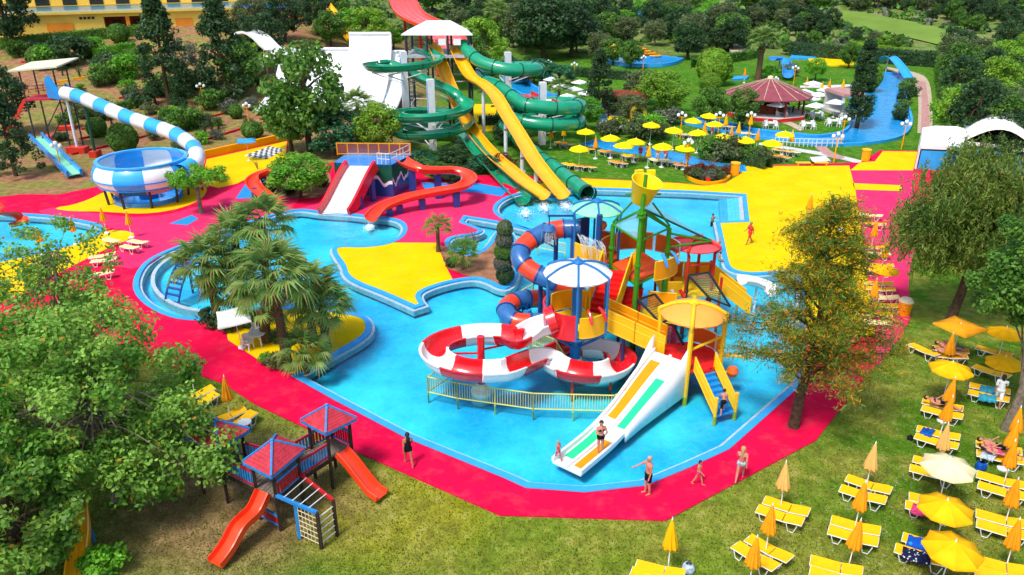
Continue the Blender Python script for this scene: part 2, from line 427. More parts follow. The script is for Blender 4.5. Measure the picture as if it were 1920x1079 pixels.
DECK = [(-90,640),(100,622),(200,645),(330,690),(417,720),(480,760),(655,843),(937,968),(1248,978),(1285,958),(1530,827),(1613,720),(1690,632),(1707,598),(1703,520),(1712,455),(1880,455),(1920,400),
 (1905,296),(1720,284),(1650,283),(1612,306),(1400,312),(1385,329),(1360,344),(1320,349),(1270,344),(1110,336),(1040,332),(950,330),(800,330),(770,306),(620,306),(560,330),(534,326),(540,265),(380,298),(250,338),(110,366),(40,366),(-90,380)]
DECKG = ccw(pxg(DECK))
# ------------------------------------------------------------------ terrain
def axis(segs):
    out = []
    for a, b, st in segs:
        n = int(round((b - a) / st)); out += [a + (b - a) * i / n for i in range(n)]
    return out + [segs[-1][1]]
def terrain():
    xs = axis(((-900,-200,50),(-200,-60,7),(-60,70,.8),(70,220,6),(220,1000,52))); ys = axis(((-60,16,6),(16,84,.8),(84,240,2.6),(240,420,10),(420,1500,60)))
    nx, ny = len(xs), len(ys); v = []; c1 = []; c2 = []
    pb = (min(p.x for p in POOLG) - 2, max(p.x for p in POOLG) + 2, min(p.y for p in POOLG) - 2, max(p.y for p in POOLG) + 2)
    def near(x, y):
        if y > 86 or x < -62: return False
        for P in (POOLG, POOL2):
            for dx, dy in ((0,0),(1.1,0),(-1.1,0),(0,1.1),(0,-1.1),(.8,.8),(-.8,.8),(.8,-.8),(-.8,-.8)):
                if inpoly(x + dx, y + dy, P): return True
        return False
    LAWN, DRY = (.08, .20, .010), (.27, .27, .04)
    for y in ys:
        for x in xs:
            z = tz(x, y)
            if 16 < y < 86 and -62 < x < 40 and near(x, y): z = -1.0
            v.append((x, y, z))
            a, b = LAWN, DRY
            if y > 66:
                a, b = (.055, .20, .010), (.10, .22, .018)                # watered lawn behind the pool
                k = sst(8, 16, -x) * sst(64, 70, y) 
                if x < -8: a, b = [tuple(p * (1 - k) + q * k for p, q in zip(m_, n_)) for m_, n_ in ((a, (.36, .17, .095)), (b, (.22, .24, .05)))]
                k = sst(150, 180, y)
                if k > 0: a, b = [tuple(p * (1 - k) + q * k for p, q in zip(m_, n_)) for m_, n_ in ((a, (.12, .20, .03)), (b, (.24, .26, .10)))]
            else:
                d = math.hypot((x + 11.5) / 6.0, (y - 26) / 5.0)           # worn soil under the playground and the big tree
                k = 1 - sst(.45, 1.25, d)
                d2 = math.hypot((x - 5) / 9., (y - 24) / 4.); k2 = .55 * (1 - sst(.4, 1.5, d2))
                a, b = [tuple(p * (1 - k) + q * k for p, q in zip(m_, n_)) for m_, n_ in ((a, (.25, .15, .07)), (b, (.30, .20, .09)))]
                a = tuple(p * (1 - k2) + q * k2 for p, q in zip(a, (.25, .30, .03)))
                d3 = math.hypot((x + 4.5) / 4., (y - 25.5) / 3.5); k3 = .8 * (1 - sst(.4, 1.3, d3))
                a = tuple(p * (1 - k3) + q * k3 for p, q in zip(a, (.36, .31, .018)))
            c1.append((*a, 1)); c2.append((*b, 1))
    f = [(j * nx + i, j * nx + i + 1, (j + 1) * nx + i + 1, (j + 1) * nx + i) for j in range(ny - 1) for i in range(nx - 1)]
    mb = MB(); mb.v = v; mb.f = f; o = struct(mb, 'ground', 'lawn', smooth=True)
    for nm, cc in (('Col', c1), ('Col2', c2)):
        at = o.data.color_attributes.new(nm, 'FLOAT_COLOR', 'POINT'); at.data.foreach_set('color', np.array(cc, dtype=np.float32).ravel())
terrain()
# ------------------------------------------------------------------ decks
def gz(L, z): return [Vector((p.x, p.y, z)) for p in L]
struct(MB().sheet(gz(DECKG, DZ), None, [gz(POOLG, DZ), gz(POOL2, DZ)], .3), 'red_pavement', 'red_deck')
def patch(name, px, z, mat, smooth_it=0):
    px = chaikin(px, smooth_it) if smooth_it else px
    return struct(MB().sheet(pxg(px, 0), z), name, mat)
def poolrun(a, b):
    """the run of the pool outline between two photo points, for sheets that end at the pool"""
    P = POOL; ia = min(range(len(P)), key=lambda i: (P[i][0]-a[0])**2 + (P[i][1]-a[1])**2); ib = min(range(len(P)), key=lambda i: (P[i][0]-b[0])**2 + (P[i][1]-b[1])**2)
    return P[ia:ib+1] if ia <= ib else P[ia:] + P[:ib+1]
patch('yellow_pavement', poolrun((955,370),(1500,530)) + [(1502,600),(1503,632),(1641,632),(1604,360),(1592,312),(1400,313),(1385,330),(1360,345),(1320,350),(1270,345),(1110,337),(1040,333),(1000,345)], DZ + .008, 'yellow_deck')
patch('yellow_pavement', poolrun((725,459),(845,530)) + [(838,505),(818,457)], DZ + .008, 'yellow_deck')
patch('yellow_pavement', poolrun((560,706),(440,592)) + [(420,604),(428,640),(505,690)], DZ + .008, 'yellow_deck')
patch('yellow_pavement', [(200,432),(250,436),(252,447),(190,472),(0,574),(-90,610),(-90,506),(0,493),(150,459)], DZ + .008, 'yellow_deck', 1)
patch('yellow_pavement', [(95,392),(150,384),(215,352),(300,340),(390,345),(385,372),(340,393),(270,404),(190,398),(130,398)], DZ + .008, 'yellow_deck', 2)
patch('yellow_pavement', [(376,346),(388,300),(538,266),(534,318),(482,327),(444,346),(410,354)], DZ + .008, 'yellow_deck')
patch('yellow_pavement', [(1594,321),(1612,306),(1640,304),(1655,285),(1720,286),(1712,321)], DZ + .008, 'yellow_deck')
patch('yellow_pavement', [(1750,470),(1880,450),(1900,390),(1770,370)], DZ + .008, 'yellow_deck')
patch('crimson_pavement', poolrun((597,400),(725,459)) + [(818,457),(836,455)] + poolrun((850,446),(933,384)) + [(955,368),(900,362),(760,362),(620,378),(560,392)], DZ + .004, 'crimson_deck')
patch('crimson_pavement', [(110,388),(190,404),(270,410),(345,398),(400,372),(470,338),(560,345),(560,390),(440,424),(330,462),(262,508),(205,500),(240,440),(200,425),(140,412),(60,400)], DZ + .004, 'crimson_deck', 1)
patch('crimson_pavement', [(1594,322),(1712,320),(1716,455),(1704,520),(1706,598),(1690,630),(1646,690),(1604,360)], DZ + .004, 'crimson_deck')
patch('yellow_pavement', [(1598,345),(1690,349),(1690,360),(1603,357)], DZ + .008, 'yellow_deck')
patch('blue_pavement', [(790,344),(900,346),(955,356),(940,370),(890,362),(800,362)], DZ + .013, 'blue_deck')
patch('blue_pavement', [(442,374),(465,340),(500,335),(490,346),(470,374)], DZ + .013, 'blue_deck')
patch('blue_pavement', [(318,421),(360,405),(372,412),(352,424)], DZ + .013, 'blue_deck')
patch('planting_bed', poolrun((890,523),(880,482)) + [(845,472),(820,458),(840,506)], DZ + .018, 'soil')
patch('planting_bed', [(498,352),(520,330),(600,322),(625,330),(608,372),(560,374),(505,366)], DZ + .018, 'soil', 1)
# ------------------------------------------------------------------ pools
for i, P in enumerate((POOLG, POOL2)):
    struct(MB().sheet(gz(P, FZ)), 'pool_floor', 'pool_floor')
    struct(ribbon(P, -.02, .06, FZ - .1, DZ + .02), 'pool_wall', 'pool_wall')
    struct(ribbon(P, -.05, .30, DZ - .1, DZ + .035), 'pool_coping', 'coping_blue')
    struct(ribbon(P, -.24, -.045, WZ - .3, WZ + .06), 'pool_gutter', 'coping_white')
    struct(MB().sheet(gz(P, WZ)), 'water', 'water')
def river(name, Lpx, w_, z, wall=.35, wmat='coping_blue'):
    c = spl([T(*p[:2]) for p in Lpx], 8); n = len(c); A = []; B = []
    for i in range(n):
        t = (c[min(i+1,n-1)] - c[max(i-1,0)]); t.z = 0; t.normalize(); nn = Vector((t.y, -t.x, 0)); k = i / (n-1) * (len(w_) - 1); j = min(int(k), len(w_) - 2); ww = w_[j] + (w_[j+1] - w_[j]) * (k - j)
        A.append(c[i] + nn * ww / 2); B.append(c[i] - nn * ww / 2)
    q = A + B[::-1]; q = ccw([Vector((p.x, p.y, 0)) for p in q]); zb = max(p.z for p in c)
    struct(ribbon(q, -.12, .18, -.2 + zb, z + wall + zb), name + '_wall', wmat)
    struct(MB().sheet(gz(q, z + .02 + zb)), name + '_floor', 'canal_paint'); struct(MB().sheet(gz(q, z + .16 + zb)), 'water', 'river_water')
river('canal', [(1300,228),(1345,238),(1400,251),(1470,259),(1540,266),(1600,262),(1640,250),(1652,225),(1646,190),(1648,165),(1668,140)], [4.2,4.0,3.8,3.8,4.2,5.0,6.2,7.0,7.4,7.4,6.6], .0)
river('canal', [(1105,268),(1165,279),(1210,285),(1262,297),(1320,313),(1395,317)], [2.6,2.6,2.8,3.6,3.6,2.0], .0, .12)
river('canal', [(965,150),(975,165),(1010,182),(1060,196),(1110,206),(1150,215)], [4.,4.,4.,4.,4.5,5.], .0, .5)
river('canal', [(1150,108),(1180,116),(1215,119),(1260,112)], [6.,10.,10.,5.], .0, .4)
# ------------------------------------------------------------------ paths and greens
def tsheet(name, px, dz, mat, sub=3):
    P = [T(*p) for p in px]; m = len(P) // 2; A = spl(P[:m], sub); B = spl(P[m:][::-1], sub); mb = MB(); n = len(A); K = 4
    vs = [];
    for i in range(n):
        for k in range(K + 1):
            q = A[i].lerp(B[i], k / K); vs.append((q.x, q.y, tz(q.x, q.y) + dz))
    mb.add(vs, [(i*(K+1)+k, i*(K+1)+k+1, (i+1)*(K+1)+k+1, (i+1)*(K+1)+k) for i in range(n-1) for k in range(K)])
    return struct(mb, name, mat)
tsheet('path', [(1720,250),(1722,200),(1718,165),(1700,145),(1660,130),(1664,126),(1722,138),(1742,155),(1748,200),(1748,250)], .03, 'path_pale')
tsheet('path', [(1726,248),(1728,200),(1726,165),(1712,150),(1735,154),(1738,170),(1741,200),(1743,248)], .05, 'path_pink')
tsheet('path', [(1440,228),(1470,232),(1500,246),(1510,242),(1480,228),(1450,224)], .03, 'path_pale')
tsheet('path', [(1500,165),(1560,165),(1600,162),(1600,158),(1560,160),(1500,161)], .03, 'stone_white')
tsheet('path', [(1422,272),(1480,282),(1560,296),(1612,308),(1618,302),(1565,290),(1485,277),(1424,268)], .03, 'stone_white')
tsheet('path', [(1525,274),(1545,290),(1570,300),(1585,296),(1560,285),(1545,272)], .035, 'path_pink')
tsheet('golf_fairway', [(1545,28),(1580,48),(1640,62),(1700,72),(1780,90),(1900,108),(1915,98),(1800,66),(1720,44),(1660,34),(1610,24),(1560,20)], .25, 'golf')
# ------------------------------------------------------------------ water slides: shared shapes
def uprof(r, d, t=.05, n=10, lip=.07, flat=0.0):
    """open trough: half width r, depth d, rim lips; the run line is the trough's floor"""
    out = [(math.cos(a) * (r + t), d - math.sin(a) * (d + t)) for a in [math.pi * k / n for k in range(n + 1)]]
    inn = [(math.cos(a) * r, d - math.sin(a) * d) for a in [math.pi * k / n for k in range(n + 1)]]
    return [(r + t + lip, d + .02), (r + t + lip, d - .04)] + out[0:] + [(-r - t - lip, d - .04), (-r - t - lip, d + .02)] + inn[::-1]
def circ(r, n=14): return [(math.cos(2 * math.pi * k / n) * r, math.sin(2 * math.pi * k / n) * r) for k in range(n)]
def pipeprof(r, t=.04, n=16): return circ(r, n)
def arclen(P):
    s = [0.0]
    for i in range(1, len(P)): s.append(s[-1] + (P[i] - P[i-1]).length)
    return s
def cut(P, n):
    """cut a fine path into n runs of equal length that share their end points"""
    s = arclen(P); L = s[-1]; runs = []; i = 0
    for k in range(n):
        a = L * k / n; b = L * (k + 1) / n
        q = [P[j] for j in range(len(P)) if a - 1e-6 <= s[j] <= b + 1e-6]
        def at(d):
            for j in range(1, len(P)):
                if s[j] >= d - 1e-6: return P[j-1].lerp(P[j], (d - s[j-1]) / max(1e-6, s[j] - s[j-1]))
            return P[-1]
        q = [at(a)] + [p for p in q if (p - at(a)).length > .05 and (p - at(b)).length > .05] + [at(b)]
        runs.append(q)
    return runs
def posts(root, pts, r, mat, foot=True, zb=None):
    for p in pts:
        z0 = tz(p.x, p.y) if zb is None else zb
        o = MB().cyl((p.x, p.y, z0 - .05), p, r, n=10).build('support_post', mat, root, True)
        if foot: MB().cyl((p.x, p.y, z0 - .05), (p.x, p.y, z0 + .18), r * 2.2, r * 1.8, 12).build('footing', 'concrete', root, True)
def flume(name, label, cat, P, nseg, prof, mats, group=None, tube=False, joint=None, jr=None, jprof=None):
    root = thing(name, label, cat, (P[-1].x, P[-1].y, 0), group)
    for k, q in enumerate(cut(P, nseg)):
        MB().sweep(q, prof, True, not tube).build('tube_section' if tube else 'trough_section', mats[k % len(mats)], root, True)
        if joint and k:
            d = (q[1] - q[0]).normalized() * .05
            MB().sweep([q[0] - d, q[0] + d], jprof).build('joint_flange', joint, root, True)
    return root
def helix(c, r, a0, a1, z0, z1, n=None, ry=None):
    n = n or max(6, int(abs(a1 - a0) / 15)); return [Vector((c[0] + r * math.cos(R(a0 + (a1 - a0) * k / n)), c[1] + (ry or r) * math.sin(R(a0 + (a1 - a0) * k / n)), z0 + (z1 - z0) * k / n)) for k in range(n + 1)]
# ------------------------------------------------------------------ high tower with its roof
TY = 97.0
tw = thing('slide_tower', 'tall slide tower with a white hipped roof on thin dark posts', 'slide tower', (V(820,100,TY).x, TY, 0))
tc = V(818, 100, TY); pz = 9.0
rc = [V(752,66,TY-3.4), V(886,60,TY-3.4), V(876,52,TY+2.6), V(768,54,TY+2.6)]; zr = 11.3
rc = [Vector((p.x, p.y, zr)) for p in rc]; rid = [Vector((V(800,45,TY-.5).x, TY-.5, zr+1.25)), Vector((V(845,45,TY-.5).x, TY-.5, zr+1.25))]
mb = MB(); mb.add(rc + rid, ((0,1,5,4),(1,2,5),(2,3,4,5),(3,0,4))); mb.add([p - Vector((0,0,.12)) for p in rc] , ((3,2,1,0),)); mb.add(rc + [p - Vector((0,0,.12)) for p in rc], [(i, i+4, (i+1)%4+4, (i+1)%4) for i in range(4)])
mb.build('roof', 'white_cloth', tw)
x0, x1 = rc[0].x + .5, rc[1].x - .5
MB().box(((x0+x1)/2, TY-.4, pz-.15), (x1-x0, 6.2, .3)).build('platform', 'grey_steel', tw)
for x in (x0, (x0*2+x1)/3, (x0+x1*2)/3, x1):
    for y in (TY-3.2, TY+2.4):
        MB().cyl((x, y, -.1), (x, y, zr), .13 if x not in (x0, x1) else .16, n=8).build('post', 'dark_steel', tw, True)
for z in (3.0, 6.0):
    for a, b in (((x0,TY-3.2,z),(x1,TY-3.2,z)),((x0,TY+2.4,z),(x1,TY+2.4,z)),((x0,TY-3.2,z),(x0,TY+2.4,z)),((x1,TY-3.2,z),(x1,TY+2.4,z)),((x0,TY-3.2,z),(x1,TY-3.2,z-3)),((x1,TY-3.2,z),(x1,TY+2.4,z-3))):
        MB().bar(a, b, .09).build('brace', 'white_steel', tw)
for y in (TY+2.4,):
    for z in (pz+.55, pz+1.05): MB().bar((x0,y,z),(x1,y,z),.06).build('rail', 'dark_steel', tw)
for x in (x0, x1):
    for z in (pz+.55, pz+1.05): MB().bar((x,TY-3.2,z),(x,TY+2.4,z),.06).build('rail', 'dark_steel', tw)
for px in (829, 857): q = V(px, 80, TY-3.25); MB().box((q.x, q.y, pz+1.45), (.85, .05, .7)).build('notice_board', 'white_plastic', tw)
for k in range(14):
    MB().box((x0 - 1.2 - k*.0, TY+2.4 + .5 + k*.55, pz - .35 - k*.62), (1.6, .5, .1)).build('stair_tread', 'grey_steel', tw)
# ------------------------------------------------------------------ green open flume, left
C2 = G(812, 281); C1 = Vector((V(758,140,92).x, 92, 0)); RG = 3.85
P = [V(785,88,95.2)] + [V(800,104,94)] + helix(C1, RG, 12, -238, 8.35, 7.35)[0:] + [V(800,160,91.6)] + [V(842,178,88.6)] + helix(C2, RG, 42, -655, 4.5, 1.05, 46) + [Vector((0,0,0))]
P[0].z = 9.1; P[1].z = 8.9
tail = [V(876,268,82.8), V(897,296,78.6), V(925,325,74.4), V(955,358,70.2), V(980,385,66.6)]
P = [p for p in P[:-1]] + tail
PP = spl(P, 4)
gf = flume('open_water_slide', 'dark green open flume coiling in front of the white half pipe', 'water slide', PP, 26, uprof(.72, .72), ['green_gel'], joint='green_dark', jprof=uprof(.735, .73, .07))
for cpt, zt, lab in ((C1, 9.6, 0), (C2, 7.6, 0)):
    o = MB().box((cpt.x, cpt.y, zt/2), (.7, .7, zt), R(20)).build('column', 'white_steel', gf)
    MB().box((cpt.x, cpt.y, zt*.72), (.72, .4, zt*.5), R(20)).build('blue_panel', 'blue_gel', o)
for (c, a, z) in ((C1,-40,7.9),(C1,-110,7.6),(C1,-190,7.3),(C2,0,4.2),(C2,-70,3.9),(C2,-140,3.55),(C2,-220,3.15),(C2,-290,2.8),(C2,-360,2.45),(C2,-440,2.05),(C2,-520,1.7),(C2,-600,1.3)):
    e = (c.x + RG*math.cos(R(a)), c.y + RG*math.sin(R(a)), z - .1)
    MB().bar((c.x, c.y, z - .15), e, .14).build('bracket', 'white_steel', gf); MB().bar((c.x, c.y, z - 1.3), e, .10).build('bracket', 'white_steel', gf)
posts(gf, [V(885,300,79)], .16, 'white_steel', zb=0)
# ------------------------------------------------------------------ green closed tube, right
D2 = G(1016, 271); D1 = Vector((V(952,110,94).x, 94, 0))
P = [V(868,84,95), V(884,100,93.2), V(905,113,91.6)] + [Vector((D1.x + 3.7*math.cos(R(a)), D1.y + 3.6*math.sin(R(a)), z)) for a, z in ((265,7.9),(300,7.7),(335,7.55),(365,7.4),(400,7.2),(450,7.0),(500,6.75),(535,6.55),(560,6.3))] + \
    [V(930,160,90.2)] + [Vector((D2.x + 4.2*math.cos(R(a)), D2.y + 3.7*math.sin(R(a)), z)) for a, z in ((235,5.2),(265,4.9),(300,4.65),(335,4.5),(365,4.35),(405,4.15),(450,3.95),(500,3.75),(545,3.55),(580,3.35),(620,3.1),(655,2.95),(690,2.8),(725,2.7),(770,2.6),(815,2.5),(860,2.4),(895,2.3),(925,2.1))] + \
    [V(1005,290,81), V(1035,312,76), V(1068,338,71.5), V(1100,362,67.6)]
P[0].z = 10.0; P[1].z = 9.1; P[2].z = 8.4
PT = spl(P, 4)
gt = flume('tube_water_slide', 'green closed tube slide coiling beside the yellow flumes', 'water slide', PT, 34, circ(.72, 16), ['green_gel'], tube=True, joint='green_dark', jprof=circ(.80, 16))
e = PT[-1]; d = (PT[-1] - PT[-2]).normalized()
MB().sweep([e - d*.02, e + d*.5], circ(.80, 18), True, False).build('mouth_ring', 'green_dark', gt, True)
for cpt, zt in ((D1, 9.3), (D2, 6.9)):
    o = MB().box((cpt.x, cpt.y, zt/2), (.7, .7, zt), R(15)).build('column', 'white_steel', gt)
    MB().box((cpt.x, cpt.y, zt*.75), (.72, .4, zt*.42), R(15)).build('blue_panel', 'blue_gel', o)
for (c, r, a, z) in ((D1,3.6,300,7.7),(D1,3.6,380,7.3),(D1,3.6,470,6.9),(D2,3.9,280,4.8),(D2,3.9,350,4.4),(D2,3.9,450,4.0),(D2,3.9,540,3.6),(D2,3.9,640,3.0),(D2,3.9,720,2.7)):
    e = (c.x + r*math.cos(R(a)), c.y + r*math.sin(R(a)), z - .6)
    MB().bar((c.x, c.y, z - .4), e, .13).build('bracket', 'white_steel', gt); MB().bar((c.x, c.y, z - 1.6), e, .09).build('bracket', 'white_steel', gt)
# ------------------------------------------------------------------ two yellow body slides
ypr = uprof(.68, .5, .05, 8)
def yslide(pts, label, nseg, post_at):
    L = len(pts); Q = [V(x, y, Y) for x, y, Y in pts]; PQ = spl(Q, 5)
    o = flume('body_slide', label, 'water slide', PQ, nseg, ypr, ['yellow_gel'], 'yellow body slides', joint='orange_panel', jprof=uprof(.69, .505, .06, 8))
    for k in range(2, len(PQ) - 2, 6):
        q = PQ[k]; t = (PQ[k+1] - PQ[k-1]).normalized(); s = t.cross(Vector((0,0,1))).normalized()
        MB().bar(q - s*.7 - Vector((0,0,.4)), q + s*.7 - Vector((0,0,.4)), .14, .2).build('cross_beam', 'bark_pale', o)
    for k in post_at: posts(o, [PQ[k] - Vector((0,0,.3))], .2, 'white_steel', zb=0)
    return o
yslide([(846,84,96.5),(853,96,95),(866,124,93),(882,150,90.5),(906,165,87.8),(928,186,85),(948,220,81.5),(974,262,77),(1000,306,72.5),(1026,340,69.3),(1054,374,66.8)], 'long yellow body slide nearest the green tube slide', 14, (20, 30, 36, 41))
yslide([(806,84,96.5),(814,97,95),(826,124,93.6),(838,156,92),(849,182,90.4),(862,212,88.4),(890,258,83.8),(924,298,77),(954,324,72.3),(985,350,69),(1020,375,67)], 'yellow body slide between the green flume and the longer yellow slide', 14, (24, 33))
# ------------------------------------------------------------------ splash foam at the slide ends
def foam(px, py, s, seed):
    rr = random.Random(seed); c = G(px, py, WZ); mb = MB()
    for k in range(420):
        a = rr.uniform(0, 6.28); d = abs(rr.gauss(0, .8)) * s; q = c + Vector((math.cos(a)*d*.8, math.sin(a)*d*1.9 - .9*s, rr.uniform(.004, .03))); r = rr.uniform(.012, .06) * (1.25 - min(1, d / s * .7))
        if r > .01: mb.lathe([(.001, .02), (r*.7, .014), (r, 0)], q, 6, wob=lambda a_, z_: 1 + .3*math.sin(a_*2 + k))
    for k in range(60):
        a = rr.uniform(0, 6.28); d = rr.random() * .5 * s; q = c + Vector((math.cos(a)*d, math.sin(a)*d, abs(rr.gauss(0, .09)))); r = rr.uniform(.006, .018); mb.lathe([(.001, r), (r, 0), (.001, -r)], q, 5)
    return mb
for px, py, s, sd_ in ((984,393,1.0,1),(1020,384,.9,2),(1060,382,.9,3),(694,422,.6,4),(1100,372,.7,5)):
    tag(foam(px, py, s, sd_).build('foam', 'foam', smooth=True), 'white water foam churned up on the pool', kind='stuff')
# ------------------------------------------------------------------ white half pipe
def halfpipe():
    root = thing('half_pipe', 'huge white half pipe ramp behind the green flume', 'water slide', (V(640,170,112).x, 112, tz(V(640,170,112).x, 112)))
    zb = 1.2
    def panel(px0, px1, ytop, name):
        Yb, Yt = 101., 116.; n = 12; mb = MB(); vs = []; zt = V(px0, ytop, Yt).z
        for k in range(n + 1):
            f = k / n; y = Yb + (Yt - Yb) * math.sin(f * math.pi / 2) ** .9; z = zb + (zt - zb) * (1 - math.cos(f * math.pi / 2)) ** .8
            xa = V(px0, 100, 110).x; xb = V(px1, 100, 110).x
            vs += [(xa, y, z), (xb, y, z), (xa, y + .25, z - .3), (xb, y + .25, z - .3)]
        fs = []
        for k in range(n):
            a = k * 4; b = a + 4; fs += [(a, a+1, b+1, b), (a+2, b+2, b+3, a+3), (a, b, b+2, a+2), (a+1, a+3, b+3, b+1)]
        a = n * 4; fs.append((a, a+1, a+3, a+2)); mb.add(vs, fs); mb.build(name, 'white_gel', root, True)
        x_a, x_b = vs[0][0], vs[1][0]
        for q in range(1, max(2, int((x_b - x_a)/2.4))):
            xx = x_a + (x_b - x_a)*q/max(2, int((x_b - x_a)/2.4)); MB().tube([Vector((xx, vs[k*4][1], vs[k*4][2] + .0)) for k in range(n + 1)], .035, 5).build('panel_seam', 'grey_steel', root, True)
        for k in (3, 6, 9): MB().tube([Vector((x_a, vs[k*4][1], vs[k*4][2])), Vector((x_b, vs[k*4][1], vs[k*4][2]))], .03, 5).build('panel_seam', 'grey_steel', root, True)
        ed = [Vector(vs[k*4+1]) for k in range(n + 1)]; MB().tube(ed, .16, 8).build('rim', 'white_plastic', root, True)
        MB().tube([Vector(vs[n*4]), Vector(vs[n*4+1])], .2, 8).build('rim', 'white_plastic', root, True)
    panel(500, 640, 92, 'wall_panel'); panel(640.5, 722, 63, 'wall_panel'); panel(722.5, 752, 97, 'wall_panel')
    for k, px in enumerate(range(510, 745, 38)):
        x = V(px, 100, 110).x; MB().bar((x, 117.2, tz(x,117) - .2), (x, 116.6, 4.5), .3).build('support_post', 'grey_steel', root)
    return root
halfpipe()
def arch():
    c = V(470, 96, 118); root = thing('ramp_end', 'white curved ramp end with an orange underside among dark trees', 'water slide', (c.x, c.y, tz(c.x, c.y)))
    pts = [V(452,64,122), V(470,62,121), V(488,72,119.5), V(502,86,118), V(512,97,117), V(505,112,116), V(490,126,115.5)]
    PP = spl(pts, 5); MB().sweep(PP, [(1.3,.0),(1.3,.35),(1.15,.12),(-1.15,.12),(-1.3,.35),(-1.3,.0),(-1.1,-.1),(1.1,-.1)]).build('chute', 'white_gel', root, True)
    MB().sweep([p - Vector((0,0,.22)) for p in PP[:24]], [(1.0,.0),(1.0,.08),(-1.0,.08),(-1.0,0)]).build('lining', 'orange_gel', root, True)
    for p in (PP[4], PP[12], PP[20]): MB().bar((p.x, p.y, tz(p.x,p.y) - .2), p - Vector((0,0,.25)), .16).build('support_post', 'grey_steel', root)
arch()
# ------------------------------------------------------------------ red multi-lane slide
def multilane(pts, label, lanes, lw, mat, name='multilane_slide'):
    PP = spl(pts, 7); root = thing(name, label, 'water slide', (PP[-1].x, PP[-1].y, tz(PP[-1].x, PP[-1].y))); W = lanes * lw / 2
    for k in range(lanes):
        a = -W + k * lw; MB().sweep(PP, [(a + lw - .04, 0), (a + lw - .04, .1), (a + lw - .2, .06), (a + .2, .06), (a + .04, .1), (a + .04, 0), (a + .1, -.12), (a + lw - .1, -.12)]).build('lane', mat, root, True)
    for k in range(lanes + 1):
        a = -W + k * lw; e = .45 if k in (0, lanes) else .16; MB().sweep(PP, [(a + .045, -.05), (a + .045, e), (a - .045, e), (a - .045, -.05)]).build('lane_divider', mat, root, True)
    return root, PP
rs, rp = multilane([V(748,-34,172), V(753,-4,162), V(766,24,152), V(790,40,143), V(818,52,136), V(836,70,128), V(854,92,120)], 'broad red multi-lane slide dropping behind the white tower roof', 5, 1.05, 'scarlet_gel')
for k in (10, 20, 28): posts(rs, [rp[k] - Vector((0,0,.2))], .3, 'red_steel', False)
multilane([V(980,178,96), V(996,186,93), V(1016,193,90.5), V(1040,202,88.5)], 'low red chute behind the green tube loops', 2, 1.1, 'red_gel')[0]
